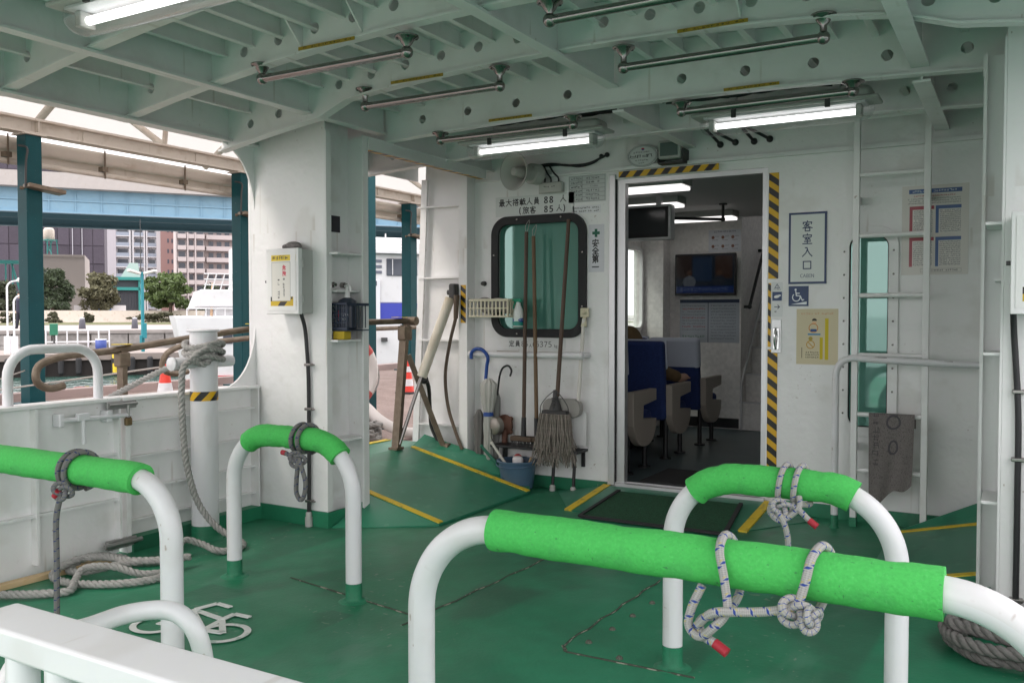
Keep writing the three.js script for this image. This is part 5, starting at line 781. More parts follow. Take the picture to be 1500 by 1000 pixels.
  solo('wall_bolt', 'dark bolt head on the bulkhead above the cream basket', 'bolt', [cyl(V(-3.22, 1.36, zw), V(-3.22, 1.36, zw + 0.03), 0.018, 0.014, 8)], M.dark);
}
{ // gas strut, hose and gangway hinge in the opening
  const t = thing('gas_strut', 'cream painted lifting strut leaning across the boarding opening', 'strut', [-3.5, 0.3, -4.9]);
  part(t, 'cylinder', cyl(V(-3.42, 1.26, -5.07), V(-3.56, 0.72, -4.93), 0.035, 0.035, 18), std({ map: paint([0.66, 0.62, 0.52], [0.45, 0.3, 0.1], 1.6, 15), roughness: 0.45 }));
  part(t, 'rod', cyl(V(-3.56, 0.73, -4.93), V(-3.64, 0.27, -4.78), 0.0135), M.steel);
  part(t, 'clevis', [box(-3.43, -3.375, 1.24, 1.36, -5.13, -5.06, 0.014), cyl(V(-3.45, 1.3, -5.09), V(-3.37, 1.3, -5.09), 0.018)], M.dark);
  solo('hydraulic_hose', 'thin brown hose sagging down beside the lifting strut', 'hose', [tube([V(-3.36, 1.28, -5.06), V(-3.37, 1.15, -5.07), V(-3.43, 0.95, -5.08), V(-3.475, 0.72, -5.09), V(-3.45, 0.5, -5.09), V(-3.38, 0.33, -5.08), V(-3.33, 0.22, -5.08)], 0.012, 50), cyl(V(-3.36, 1.28, -5.06), V(-3.375, 1.12, -5.072), 0.02, 0.016, 10)], flat(0.12, 0.085, 0.06, 0.6));
  solo('hydraulic_hose', 'dark hose looping from the strut down to the ramp', 'hose', [tube([V(-3.56, 0.74, -4.95), V(-3.55, 0.66, -4.99), V(-3.6, 0.5, -5.08), V(-3.6, 0.36, -5.1), V(-3.54, 0.27, -5.09), V(-3.5, 0.25, -5.085)], 0.014, 40), sph(-3.555, 0.7, -4.95, 0.03)], M.black);
}
// ---------- bodies ----------
function flesh(caps, cell = 0.016, k = 0.03) {
  const lo = V(1e9, 1e9, 1e9), hi = V(-1e9, -1e9, -1e9); for (const [a, b, r, s] of caps) for (const p of [a, b]) { const m = Math.max(r, s) + 0.04; lo.min(p.clone().subScalar(m)); hi.max(p.clone().addScalar(m)); }
  const c = lo.clone().add(hi).multiplyScalar(0.5), half = Math.max(hi.x - lo.x, hi.y - lo.y, hi.z - lo.z) / 2, res = Math.min(110, Math.ceil(2 * half / cell));
  const f = (x, y, z) => { let d = 1e9; for (const [a, b, r, s] of caps) { const bx = b.x - a.x, by = b.y - a.y, bz = b.z - a.z, L = bx * bx + by * by + bz * bz || 1e-9; let t = ((x - a.x) * bx + (y - a.y) * by + (z - a.z) * bz) / L; t = t < 0 ? 0 : t > 1 ? 1 : t; const e = Math.hypot(x - a.x - bx * t, y - a.y - by * t, z - a.z - bz * t) - (r + (s - r) * t); const h = Math.max(0, Math.min(1, 0.5 + 0.5 * (d - e) / k)); d = d * (1 - h) + e * h - k * h * (1 - h); } return d; };
  const mc = new MarchingCubes(res, M.white, false, false, 120000), hs = res / 2; mc.isolation = 0;
  for (let z = 0; z < res; z++) for (let y = 0; y < res; y++) for (let x = 0; x < res; x++) mc.field[x + y * res + z * res * res] = -f(c.x + (x - hs) / hs * half, c.y + (y - hs) / hs * half, c.z + (z - hs) / hs * half);
  mc.update(); const n = mc.count, P = new Float32Array(n * 3), N = new Float32Array(n * 3), e = 0.003;
  for (let i = 0; i < n; i++) { const x = c.x + mc.positionArray[i * 3] * half, y = c.y + mc.positionArray[i * 3 + 1] * half, z = c.z + mc.positionArray[i * 3 + 2] * half; P.set([x, y, z], i * 3); const g = V(f(x + e, y, z) - f(x - e, y, z), f(x, y + e, z) - f(x, y - e, z), f(x, y, z + e) - f(x, y, z - e)).normalize(); N.set([g.x, g.y, g.z], i * 3); }
  const g = new THREE.BufferGeometry(); g.setAttribute('position', new THREE.BufferAttribute(P, 3)); g.setAttribute('normal', new THREE.BufferAttribute(N, 3));
  return boxUV(g);
}
const skin = flat(0.5, 0.3, 0.22, 0.55), hair = flat(0.015, 0.012, 0.01, 0.6);
// ---------- cabin contents ----------
const blue = std({ map: tex(128, 0.2, (u, v) => [0.012, 0.03, 0.13].map((x) => x * (0.7 + 0.6 * fbm(u, v, 30, 240, 2)))), roughness: 0.85 }), beige = flat(0.34, 0.3, 0.26, 0.5), linen = flat(0.5, 0.54, 0.64, 0.8);
function seat(x, zb, label, wrap) {
  const t = thing('cabin_chair', label, 'seat', [x, DY0, zb - 0.25], 'blue seats in the cabin');
  part(t, 'backrest', bar(V(x, 0.36, zb - 0.1), V(x, 0.95, zb - 0.03), 0.43, 0.085, 0.03), blue);
  part(t, 'head_cover', wrap ? bar(V(x, 0.7, zb - 0.062), V(x, 0.955, zb - 0.032), 0.435, 0.094, 0.03) : bar(V(x, 0.74, zb - 0.1), V(x, 0.962, zb - 0.072), 0.435, 0.03, 0.012), linen);
  part(t, 'cushion', box(x - 0.205, x + 0.205, 0.36, 0.47, zb - 0.58, zb - 0.11, 0.035), blue);
  const a = new THREE.Shape(); a.moveTo(0.02, 0.62); a.lineTo(0.44, 0.62); a.lineTo(0.44, 0.55); a.lineTo(0.2, 0.53); a.lineTo(0.19, 0.43); a.lineTo(0.44, 0.41); a.quadraticCurveTo(0.44, 0.28, 0.3, 0.25); a.quadraticCurveTo(0.1, 0.22, 0.03, 0.4); a.closePath();
  const g = extrude(a, 0.045, [], 0.006); g.rotateY(Math.PI / 2); part(t, 'arm_panel', shift(g, x + 0.212, 0, zb - 0.06), beige);
  for (const z of [zb - 0.14, zb - 0.46]) part(t, 'leg', [cyl(V(x + 0.19, DY0 - 0.01, z), V(x + 0.19, 0.38, z), 0.018, 0.018, 10), cyl(V(x + 0.19, DY0 - 0.012, z), V(x + 0.19, DY0, z), 0.045, 0.045, 12)], M.black);
}
seat(-2.5, -5.42, 'aisle seat just inside the cabin doorway, mostly its beige arm panel showing'); seat(-2.95, -5.42, 'window seat just inside the cabin doorway');
seat(-2.5, -6.17, 'blue aisle seat whose back faces the doorway'); seat(-2.95, -6.17, 'blue window seat under the passenger in brown');
seat(-2.5, -6.98, 'aisle seat with pale head cover one row beyond the passenger', true); seat(-2.95, -6.98, 'window seat one row beyond the passenger');
{
  const p = thing('person', 'seated passenger in a brown jacket resting an arm on the armrest', 'person', [-2.8, DY0, -6.4]);
  const z0 = -6.4, cx = -2.82, W = [V(-2.31, 0.655, -6.62)], E = V(-2.42, 0.72, -6.42), SR = V(cx + 0.19, 0.97, -6.36), SL = V(cx - 0.19, 0.97, -6.36), EL = V(cx - 0.26, 0.72, -6.45), WL = V(cx - 0.12, 0.62, -6.68);
  const hand = [[W[0], V(-2.3, 0.655, -6.7), 0.032, 0.03]]; for (let k = 0; k < 4; k++) hand.push([V(-2.325 + k * 0.019, 0.655, -6.69), V(-2.325 + k * 0.019, 0.65 - Math.abs(k - 1.4) * 0.004, -6.76 + Math.abs(k - 1.4) * 0.008), 0.009, 0.008]); hand.push([V(-2.335, 0.65, -6.64), V(-2.352, 0.638, -6.71), 0.011, 0.009]);
  part(p, 'body', flesh([[V(cx, 1.0, -6.36), V(cx, 1.1, -6.37), 0.055, 0.055], [V(cx, 1.17, -6.4), V(cx, 1.25, -6.38), 0.075, 0.09], [V(cx, 1.18, -6.48), V(cx, 1.2, -6.47), 0.018, 0.014], [E, W[0], 0.04, 0.028], ...hand, [WL, V(cx - 0.06, 0.6, -6.74), 0.03, 0.03], [V(cx - 0.1, 0.5, -6.3), V(cx - 0.1, 0.54, -6.7), 0.06, 0.05], [V(cx + 0.1, 0.5, -6.3), V(cx + 0.1, 0.54, -6.7), 0.06, 0.05]], 0.012, 0.015), skin);
  part(p, 'hair', flesh([[V(cx, 1.24, -6.35), V(cx, 1.28, -6.37), 0.095, 0.088]], 0.012), hair);
  part(p, 'jacket', flesh([[V(cx, 0.55, -6.36), V(cx, 0.9, -6.34), 0.155, 0.15], [SL, SR, 0.085, 0.085], [SR, E, 0.072, 0.06], [E, V(-2.33, 0.668, -6.58), 0.058, 0.045], [SL, EL, 0.072, 0.06], [EL, WL, 0.056, 0.045]], 0.014, 0.05), std({ map: tex(128, 0.3, (u, v) => [0.13, 0.085, 0.04].map((x) => x * (0.7 + 0.6 * fbm(u, v, 8, 242, 4)))), roughness: 0.9 }));
  part(p, 'trousers', flesh([[V(cx - 0.1, 0.53, -6.36), V(cx - 0.11, 0.56, -6.78), 0.095, 0.075], [V(cx + 0.1, 0.53, -6.36), V(cx + 0.11, 0.56, -6.78), 0.095, 0.075], [V(cx - 0.11, 0.55, -6.78), V(cx - 0.11, 0.14, -6.74), 0.068, 0.05], [V(cx + 0.11, 0.55, -6.78), V(cx + 0.11, 0.14, -6.74), 0.068, 0.05]], 0.016), flat(0.03, 0.035, 0.05, 0.9));
  part(p, 'shoe', [box(cx - 0.16, cx - 0.07, DY0 - 0.012, DY0 + 0.08, -6.9, -6.66, 0.03), box(cx + 0.07, cx + 0.16, DY0 - 0.012, DY0 + 0.08, -6.9, -6.66, 0.03)], M.black);
}
{
  const t = thing('wall_television', 'black flat television showing two presenters on the cabin wall', 'television', [-2.6, 1.34, CB]);
  part(t, 'case', box(-2.895, -2.31, 1.325, 1.72, CB + 0.06, CB + 0.11, 0.008), M.black); part(t, 'mount', box(-2.7, -2.5, 1.42, 1.62, CB, CB + 0.06), M.dark);
  const map = canvas(512, 320, (x, w, h) => { x.fillStyle = '#20364e'; x.fillRect(0, 0, w, h); x.fillStyle = '#46302a'; x.fillRect(0, 0, 140, 190); x.fillStyle = '#2b4f78'; x.fillRect(150, 20, 170, 200); x.fillStyle = '#5a3d32'; x.fillRect(350, 10, 150, 190); for (const [a, c] of [[120, '#8f9aa6'], [390, '#3a4656']]) { x.fillStyle = '#7a5a48'; x.beginPath(); x.arc(a, 150, 24, 0, 7); x.fill(); x.fillStyle = c; x.beginPath(); x.ellipse(a, 225, 58, 52, 0, 0, 7); x.fill(); } x.fillStyle = '#2d4f9c'; x.fillRect(0, 262, w, 58); scribble(x, 30, 274, 420, 30, '#8fa6d8'); });
  part(t, 'screen', sheetZ(-2.88, -2.325, 1.35, 1.705, CB + 0.1105, 0.001), std({ color: 0x050505, emissive: 0xffffff, emissiveMap: map, emissiveIntensity: 0.025, roughness: 0.2 }));
  const m = thing('hanging_monitor', 'grey monitor hung from the cabin ceiling above the seats', 'monitor', [-2.43, 1.66, -6.7]);
  part(m, 'case', [box(-2.9, -2.33, 1.72, 1.99, -6.55, -6.45, 0.012)], M.pipe); part(m, 'bezel', box(-2.88, -2.35, 1.74, 1.97, -6.4505, -6.444), M.black); part(m, 'screen', box(-2.86, -2.37, 1.76, 1.95, -6.4445, -6.4415), flat(0.05, 0.055, 0.06, 0.12)); part(m, 'hanger', [box(-2.8, -2.76, 1.98, CT, -6.52, -6.48), box(-2.46, -2.42, 1.98, CT, -6.52, -6.48)], M.alu);
  solo('cabin_notice', 'white sheet with six small pictures above the television', 'notice', sheetZ(-2.6, -2.29, 1.735, 1.945, CB), printed(canvas(360, 240, (x) => { scribble(x, 60, 10, 240, 18, '#667'); for (let j = 0; j < 2; j++) for (let i = 0; i < 3; i++) { x.fillStyle = '#7c5142'; x.beginPath(); x.arc(50 + i * 110, 80 + j * 96, 17, 0, 7); x.fill(); scribble(x, 76 + i * 110, 64 + j * 96, 40, 12, '#777'); scribble(x, 40 + i * 110, 104 + j * 96, 70, 10, '#777'); } }, '#cfd2d8'), 0.5));
  solo('cabin_notice', 'large pale notice with red and black lines under the television', 'notice', sheetZ(-2.88, -2.3, 0.88, 1.29, CB), printed(canvas(512, 360, (x) => { x.fillStyle = '#243652'; x.fillRect(0, 0, 512, 28); for (let k = 0; k < 9; k++) { scribble(x, 20, 46 + k * 25, 210, 14, k % 3 === 1 ? '#a2484a' : '#777b80'); } for (let k = 0; k < 12; k++) scribble(x, 270, 46 + k * 25, 220, 12, '#6c7076'); scribble(x, 20, 300, 210, 20, '#5c7a66'); x.fillStyle = '#3f454e'; x.fillRect(244, 28, 6, 332); }, '#aab0b8'), 0.5));
  const g = thing('cabin_grab_rail', 'short black grab rail under the cabin ceiling lamp', 'grab rail', [-2.3, 1.95, -6.95]); part(g, 'bar', cyl(V(-2.5, 1.93, -6.9), V(-2.15, 1.93, -7.2), 0.013), M.black); for (const [x, z] of [[-2.5, -6.9], [-2.15, -7.2]]) part(g, 'mount', [cyl(V(x, 1.93, z), V(x, CT, z), 0.012), sph(x, 1.93, z, 0.02), cyl(V(x, CT - 0.012, z), V(x, CT, z), 0.035)], M.dark);
  const h = thing('stair_handrail', 'slanted black handrail on the cabin stair wall', 'handrail', [-2.12, 1.2, -8.2]); part(h, 'bar', cyl(V(-2.235, 1.22, -8.36), V(-2.235, 1.78, -8.86), 0.015), M.black); for (const [y, z] of [[1.22, -8.36], [1.78, -8.86]]) part(h, 'mount', [sph(-2.235, y, z, 0.022), cyl(V(-2.235, y, z), V(-2.285, y, z), 0.014)], M.dark);
}
// ---------- pontoon alongside ----------
solo('pontoon_deck', 'brown gravelly pontoon alongside the ferry', 'pontoon', box(-10.6, -4.35, -0.7, 0.1, -19, 6), std({ map: tex(512, 1.2, (u, v) => { const f = fbm(u, v, 90, 250, 2), b = fbm(u, v, 6, 252, 4); return mixc([0.26, 0.19, 0.165], [0.42, 0.33, 0.3], f).map((x) => x * (0.75 + 0.45 * b)); }), roughness: 0.9, bumpMap: grey(256, 0.4, (u, v) => fbm(u, v, 60, 254, 2)), bumpScale: 0.004 }), undefined, 'structure');
solo('pontoon_kerb', 'pinkish pontoon edge kerb', 'kerb', box(-10.6, -10.4, 0.1, 0.2, -19, 6), flat(0.4, 0.31, 0.29, 0.8), undefined, 'structure');
{ // teal posts
  const post = (x, z, w, top, label, flood) => { const t = thing('canopy_post', label, 'post', [x, 0.1, z], 'teal posts of the pier canopy'); part(t, 'column', box(x - w / 2, x + w / 2, 0.1, top, z - w / 2, z + w / 2, 0.012), M.teal); part(t, 'base_plate', box(x - w, x + w, 0.1, 0.12, z - w, z + w), M.teal); part(t, 'head_plate', box(x - w * 0.7, x + w * 0.7, top, top + 0.02, z - w * 0.7, z + w * 0.7), M.cream);
    if (flood) { part(t, 'floodlight', [bar(V(x + 0.12, 2.62, z + 0.12), V(x + 0.2, 2.57, z - 0.28), 0.2, 0.05, 0.01)], M.bronze); part(t, 'floodlight_arm', cyl(V(x, 2.6, z + 0.12), V(x + 0.14, 2.6, z - 0.05), 0.02), M.bronze); part(t, 'cable', tube([V(x + 0.13, 2.6, z + 0.13), V(x + 0.13, 2.9, z + 0.12), V(x + 0.12, 3.05, z + 0.1), V(x + 0.02, 3.08, z + 0.14)], 0.012, 16, 6), M.dark); } };
  post(-10, -6.13, 0.19, 3.21, 'teal canopy post standing behind the bulwark gate hoop', true); post(-10, -9.34, 0.2, 3.21, 'teal canopy post just clear of the white pillar', true); post(-10, -13.46, 0.21, 3.21, 'teal canopy post seen through the boarding opening', true);
  post(-5.2, -6.3, 0.17, 3.4, 'teal canopy post close behind the soap bottle pillar', false);
  const c = thing('canopy', 'white membrane canopy with cream steel arches over the pontoon', 'canopy', [-8.7, 3.2, -7]);
  const Z0 = -19, Z1 = 4, ay = (x) => 3.75 + 1.3 * (1 - ((x + 8.7) / 3.8) ** 2);
  const pos = [], idx = [], uv = [], n = 24; for (let j = 0; j <= 40; j++) for (let i = 0; i <= n; i++) { const x = -4.9 - 7.6 * i / n, z = Z0 + (Z1 - Z0) * j / 40; pos.push(x, ay(x) + 0.04 * Math.sin(j / 40 * (Z1 - Z0) / 3.2 * Math.PI) ** 2, z); uv.push(x, z); if (i < n && j < 40) { const a = j * (n + 1) + i; idx.push(a, a + 1, a + n + 1, a + 1, a + n + 2, a + n + 1); } }
  const g = new THREE.BufferGeometry(); g.setAttribute('position', new THREE.Float32BufferAttribute(pos, 3)); g.setAttribute('uv', new THREE.Float32BufferAttribute(uv, 2)); g.setIndex(idx); g.computeVertexNormals();
  part(c, 'membrane', g, phy({ color: lin(0.86, 0.83, 0.81), roughness: 0.95, transmission: 0.3, thickness: 0, side: THREE.DoubleSide }));
  for (let z = 2; z > -19; z -= 3.2) { const a = []; for (let i = 0; i <= 20; i++) { const x = -4.95 - 7.5 * i / 20; a.push(V(x, ay(x) - 0.07, z)); } part(c, 'arch', tube(a, 0.055, 40, 10), M.cream); part(c, 'strut', cyl(V(-10, 3.4, z - 0.4), V(-11.3, ay(-11.3) - 0.05, z), 0.045), M.cream); part(c, 'strut', cyl(V(-10, 3.4, z - 0.4), V(-9.3, ay(-9.3) - 0.05, z), 0.035), M.cream); }
  const b = part(c, 'beam', [box(-10.09, -9.91, 3.385, 3.41, Z0, Z1), box(-10.09, -9.91, 3.231, 3.25, Z0, Z1), box(-10.01, -9.99, 3.25, 3.385, Z0, Z1)], M.cream);
  for (const z of [-5.4, -6.9, -8.6, -9.9, -12.6, -14.1]) { part(b, 'splice_plate', box(-9.989, -9.978, 3.255, 3.38, z - 0.1, z + 0.1), M.cream); }
  for (const z of [-6.13, -9.34, -13.46]) part(b, 'web_stiffener', box(-9.989, -9.92, 3.251, 3.384, z - 0.08, z - 0.065), M.cream);
  part(c, 'purlin', cyl(V(-10.3, 3.14, Z0), V(-10.3, 3.14, Z1), 0.09, 0.09, 16), M.cream); part(c, 'conduit', cyl(V(-10.25, 2.93, Z0), V(-10.25, 2.93, Z1), 0.035), M.cream); part(c, 'gutter', box(-10.55, -10.4, 2.97, 3.07, Z0, Z1), M.cream);
  for (let z = 1.5; z > -19; z -= 1.25) part(c, 'hanger', [cyl(V(-10.2, 2.88, z), V(-10.2, 3.24, z), 0.012, 0.012, 6), box(-10.28, -10.19, 2.97, 3.03, z - 0.04, z + 0.04)], M.bronze);
  part(c, 'beam', box(-5.28, -5.12, 3.42, 3.6, Z0, Z1), M.cream);
}
{ // gangway rails
  const t = thing('gangway_rail', 'bronze pipe gangway railing running past the white pillar', 'railing', [-4.5, 0.1, -4.4]);
  part(t, 'top_rail', tube([V(-4.3, 0.78, -2.8), V(-4.3, 0.772, -2.715), V(-4.3, 0.81, -2.655), V(-4.3, 0.88, -2.66), V(-4.3, 0.92, -2.74), V(-4.3, 0.956, -3.144), V(-4.18, 1.017, -3.56), V(-4.1, 1.062, -3.94), V(-3.85, 1.09, -4.4), V(-3.66, 1.103, -4.93)], 0.02, 120, 10), M.bronze);
  part(t, 'post', [bar(V(-4.3, 0.1, -3.144), V(-4.3, 0.95, -3.144), 0.05, 0.03), box(-4.33, -4.27, 0.86, 0.94, -3.18, -3.11, 0.01)], M.bronze);
  part(t, 'post', [bar(V(-3.66, 0.236, -4.77), V(-3.66, 1.075, -4.875), 0.055, 0.035), box(-3.695, -3.625, 0.236, 0.252, -4.81, -4.73), box(-3.695, -3.625, 0.97, 1.07, -4.915, -4.83, 0.012), cyl(V(-3.71, 1.103, -4.94), V(-3.61, 1.103, -4.94), 0.03)], M.bronze);
  part(t, 'brace', [bar(V(-3.655, 0.87, -4.903), V(-3.47, 0.2, -5.075), 0.04, 0.035), cyl(V(-3.51, 0.225, -5.075), V(-3.43, 0.225, -5.075), 0.03)], M.bronze);
  part(t, 'yellow_tag', box(-4.33, -4.27, 0.982, 0.986, -3.19, -3.1), M.yellow); part(t, 'yellow_tag', box(-3.72, -3.66, 1.127, 1.131, -4.9, -4.8), M.yellow); part(t, 'yellow_tag', box(-4.13, -4.07, 1.089, 1.093, -3.98, -3.88), M.yellow);
  const u = thing('gangway_rail', 'lower bronze gangway railing with hooked end behind the mooring bitt', 'railing', [-5.3, 0.1, -5.4]);
  part(u, 'top_rail', tube([V(-5.3, 0.73, -4.42), V(-5.3, 0.72, -4.3), V(-5.3, 0.76, -4.2), V(-5.3, 0.85, -4.22), V(-5.3, 0.915, -4.35), V(-5.3, 0.945, -4.75), V(-5.3, 0.975, -5.3), V(-5.3, 1.0, -5.9), V(-5.3, 1.02, -7.4)], 0.021, 90, 10), M.bronze);
  for (const z of [-5.4, -7.3]) part(u, 'post', bar(V(-5.3, 0.1, z), V(-5.3, 0.98, z), 0.06, 0.035), M.bronze);
  const cone = (x, z, h, label) => { const c = thing('traffic_cone', label, 'cone', [x, 0.1, z], 'traffic cones on the pontoon'); const r = (k) => (0.13 - 0.105 * k) * h / 0.7; part(c, 'body', lathe([[r(0), 0.12], [r(1), 0.1 + h], [0, 0.1 + h]], x, 0, z, 20), M.orange); for (const [a, b2] of [[0.22, 0.42], [0.62, 0.78]]) part(c, 'white_band', lathe([[r(a) + 0.003, 0.1 + h * a], [r(b2) + 0.003, 0.1 + h * b2]], x, 0, z, 20), M.pipe); part(c, 'base', box(x - h * 0.27, x + h * 0.27, 0.1, 0.125, z - h * 0.27, z + h * 0.27, 0.008), M.rubber); };
  cone(-5.8, -4.62, 0.66, 'red and white traffic cone showing above the bulwark'); cone(-7.05, -9.45, 0.46, 'red and white traffic cone seen through the boarding opening');
  const l = thing('lifebuoy', 'white ring lifebuoy with red bands hanging by the teal post', 'lifebuoy', [-5.05, 0.3, -6.3]);
  part(l, 'ring', torus(-5.05, 0.64, -5.88, 0.28, 0.062, [0, Math.PI / 2 - 0.2, 0], 48), flat(0.62, 0.58, 0.55, 0.6));
  for (let k = 0; k < 4; k++) { const g = new THREE.TorusGeometry(0.28, 0.0635, 10, 8, 0.32); g.rotateZ(k * 1.571 + 0.6); g.rotateY(Math.PI / 2 - 0.2); g.translate(-5.05, 0.64, -5.88); part(l, 'red_band', boxUV(g), flat(0.42, 0.06, 0.05, 0.6)); }
  const lr = []; for (let i = 0; i <= 40; i++) { const a = i / 40 * Math.PI * 2, r = 0.35 + 0.025 * Math.cos(a * 4 + 1), q = Math.PI / 2 - 0.2; lr.push(V(-5.05 + r * Math.cos(a) * Math.cos(q), 0.64 + r * Math.sin(a), -5.88 - r * Math.cos(a) * Math.sin(q))); } part(l, 'grab_line', tube(lr, 0.007, 80, 5), M.rope);
  const pts = []; for (let i = 0; i < 60; i++) { const a = i * 0.75; pts.push(V(-4.85 + Math.cos(a) * rr(0.12, 0.3), 0.12 + i * 0.0022 + rr(0, 0.015), -5.75 + Math.sin(a) * rr(0.12, 0.28))); } solo('rope_pile', 'tangled pale rope heaped at the pontoon edge', 'rope', laid(pts, 0.022, 0.2), M.rope);
  solo('white_hose', 'fat white hose lying by the rope heap on the pontoon', 'hose', tube([V(-4.95, 0.42, -5.9), V(-4.8, 0.36, -5.85), V(-4.6, 0.26, -5.8), V(-4.45, 0.17, -5.9), V(-4.5, 0.15, -6.3), V(-4.8, 0.15, -6.6)], 0.045, 50, 12), flat(0.6, 0.56, 0.53, 0.6));
  solo('barrier_chain', 'thin plastic chain strung from the traffic cone towards the post', 'chain', tube([V(-5.8, 0.74, -4.62), V(-6.6, 0.62, -4.3), V(-7.6, 0.5, -4.3), V(-8.7, 0.42, -4.7), V(-9.95, 0.5, -6.0)], 0.008, 60, 5), flat(0.35, 0.33, 0.3, 0.7));
  const fb = thing('fender_buoy', 'red mooring buoy with yellow cross and white top beside the teal post', 'buoy', [-9.8, -0.6, -6.9]); const bq = (g) => { g.scale(0.8, 0.8, 0.8); g.rotateX(Math.PI / 2 - 0.1); g.rotateY(0.6); g.translate(-10.9, -0.02, -7.45); return prep(g); };
  part(fb, 'body', bq(new THREE.CapsuleGeometry(0.24, 0.75, 8, 20)), flat(0.32, 0.05, 0.04, 0.6)); part(fb, 'lashing', [bq(new THREE.TorusGeometry(0.245, 0.02, 6, 30).rotateX(1.15)), bq(new THREE.TorusGeometry(0.245, 0.02, 6, 30).rotateX(1.95))], M.yellow);
}
// ---------- water and far bank ----------
solo('water', 'green harbour water', 'water', (() => { const g = new THREE.PlaneGeometry(1600, 1600); g.rotateX(-Math.PI / 2); g.translate(0, -0.8, -200); return boxUV(g); })(), std({ color: lin(0.035, 0.085, 0.07), roughness: 0.09, bumpMap: grey(512, 6, (u, v) => 0.6 * fbm(u * 1, v * 2, 10, 260, 4) + 0.4 * fbm(u, v, 34, 262, 3)), bumpScale: 0.16 }), undefined, 'structure');
const TH = 0.4014 + Math.PI / 6; // the far bank faces the ferry along this heading
const turn = (g) => g.rotateY(TH), fs = (px, t) => t * Math.tan(Math.atan((px - 750) / 1296) + 0.4014);
const fk = (px) => { const a = Math.atan((px - 750) / 1296); return Math.cos(a) / Math.cos(a + 0.4014); }, fy = (px, py, t) => 1.15 + (460 - py) / 1296 * t * fk(px);
const fb = (s0, s1, y0, y1, t0, t1, bev = 0) => turn(box(s0, s1, y0, y1, -t1, -t0, bev)), fp = (s, y, t) => V(s, y, -t).applyAxisAngle(V(0, 1, 0), TH);
const GY = 0.49;
const stone = std({ map: tex(512, 3, (u, v) => { const f = fbm(u, v, 20, 270, 4); return mixc([0.2, 0.18, 0.17], [0.42, 0.39, 0.37], f).map((x) => x * (0.75 + 0.4 * fbm(u, v, 5, 272, 3))); }), roughness: 0.95 });
const paving = std({ map: tex(256, 4, (u, v) => [0.3, 0.27, 0.255].map((x) => x * (0.8 + 0.35 * fbm(u, v, 12, 274, 4)))), roughness: 0.9 });
solo('far_bank', 'paved far bank of the harbour', 'bank', fb(-700, 900, -4, GY, 37, 900), paving, undefined, 'structure');
{
  const t = thing('quay_wall', 'grey stone quay wall across the water', 'quay wall', [fp(0, -1, 37).x, -1, fp(0, -1, 37).z]);
  for (let r = 0; r < 3; r++) for (let s = -12; s < 14; s += 1.3) { const o = (r % 2) * 0.6; part(t, 'stone', fb(s + o + 0.02, s + o + 1.27, -0.78 + r * 0.4, -0.4 + r * 0.4, 36.86 + rr(-0.03, 0.03), 37, 0), stone); }
  part(t, 'coping', fb(-60, 80, 0.42, GY + 0.06, 36.8, 37.6), paving);
}
{
  const gr = std({ map: tex(256, 2, (u, v) => mixc([0.05, 0.07, 0.02], [0.16, 0.15, 0.07], fbm(u, v, 30, 280, 3))), roughness: 1 });
  solo('grass_verge', 'dull grass verge on the far bank', 'grass', fb(-60, 40, GY, GY + 0.03, 60, 76), gr, undefined, 'structure');
  const wall = (a, b, t, h, label) => solo('boundary_wall', label, 'wall', fb(fs(a, t), fs(b, t), GY, GY + h, t, t + 0.25), M.cream);
  wall(62, 300, 77, 0.95, 'long pale boundary wall behind the quay'); wall(-40, 30, 77, 0.9, 'pale boundary wall behind the lamp posts on the far bank');
  solo('site_shed', 'low white shed roof with coloured stripe sign behind the boundary wall', 'shed', fb(fs(108, 82), fs(184, 82), GY, fy(150, 447, 82), 82, 84), flat(0.62, 0.6, 0.6, 0.6)); solo('banner', 'blue and yellow banner on the white shed', 'banner', [fb(fs(140, 81.9), fs(163, 81.9), fy(150, 456, 82), fy(150, 452, 82), 81.9, 81.95)], printed(canvas(128, 24, (x) => { x.fillStyle = '#2f6fb0'; x.fillRect(0, 0, 50, 24); x.fillStyle = '#4c9a3a'; x.fillRect(50, 0, 20, 24); }, '#d8b220'), 0.6));
}
// trees: many small leaf faces gathered in clumps
function leafCloud(cx, cy, ct, rx, ry, rz, n, size, clumps) {
  const P = [], N = [], U = [], cl = []; for (let k = 0; k < clumps; k++) { const a = rnd() * 6.283, h = rr(-0.75, 0.95), q = Math.sqrt(1 - h * h * 0.8) * rr(0.35, 0.9); cl.push([Math.cos(a) * q * rx, h * ry, Math.sin(a) * q * rz, rr(0.14, 0.34)]); }
  for (let i = 0; i < n; i++) { const c = cl[Math.floor(rnd() * clumps)]; const d = V(rr(-1, 1), rr(-1, 1), rr(-1, 1)).normalize().multiplyScalar(Math.pow(rnd(), 0.45) * c[3]); const o = V(cx + c[0] + d.x * rx, cy + c[1] + d.y * ry, -ct + c[2] + d.z * rz);
    const a = V(rr(-1, 1), rr(-1, 1), rr(-1, 1)).normalize(), b = V(rr(-1, 1), rr(-1, 1), rr(-1, 1)).cross(a).normalize(), nn = a.clone().cross(b), s = size * rr(0.6, 1.3); a.multiplyScalar(s); b.multiplyScalar(s * 0.55);
    for (const [e, f] of [[-1, 0], [0, -1], [1, 0], [-1, 0], [1, 0], [0, 1]]) { P.push(o.x + a.x * e + b.x * f, o.y + a.y * e + b.y * f, o.z + a.z * e + b.z * f); N.push(nn.x, nn.y, nn.z); U.push(o.x, o.y); } }
  const g = new THREE.BufferGeometry(); g.setAttribute('position', new THREE.Float32BufferAttribute(P, 3)); g.setAttribute('normal', new THREE.Float32BufferAttribute(N, 3)); g.setAttribute('uv', new THREE.Float32BufferAttribute(U, 2)); return turn(g);
}
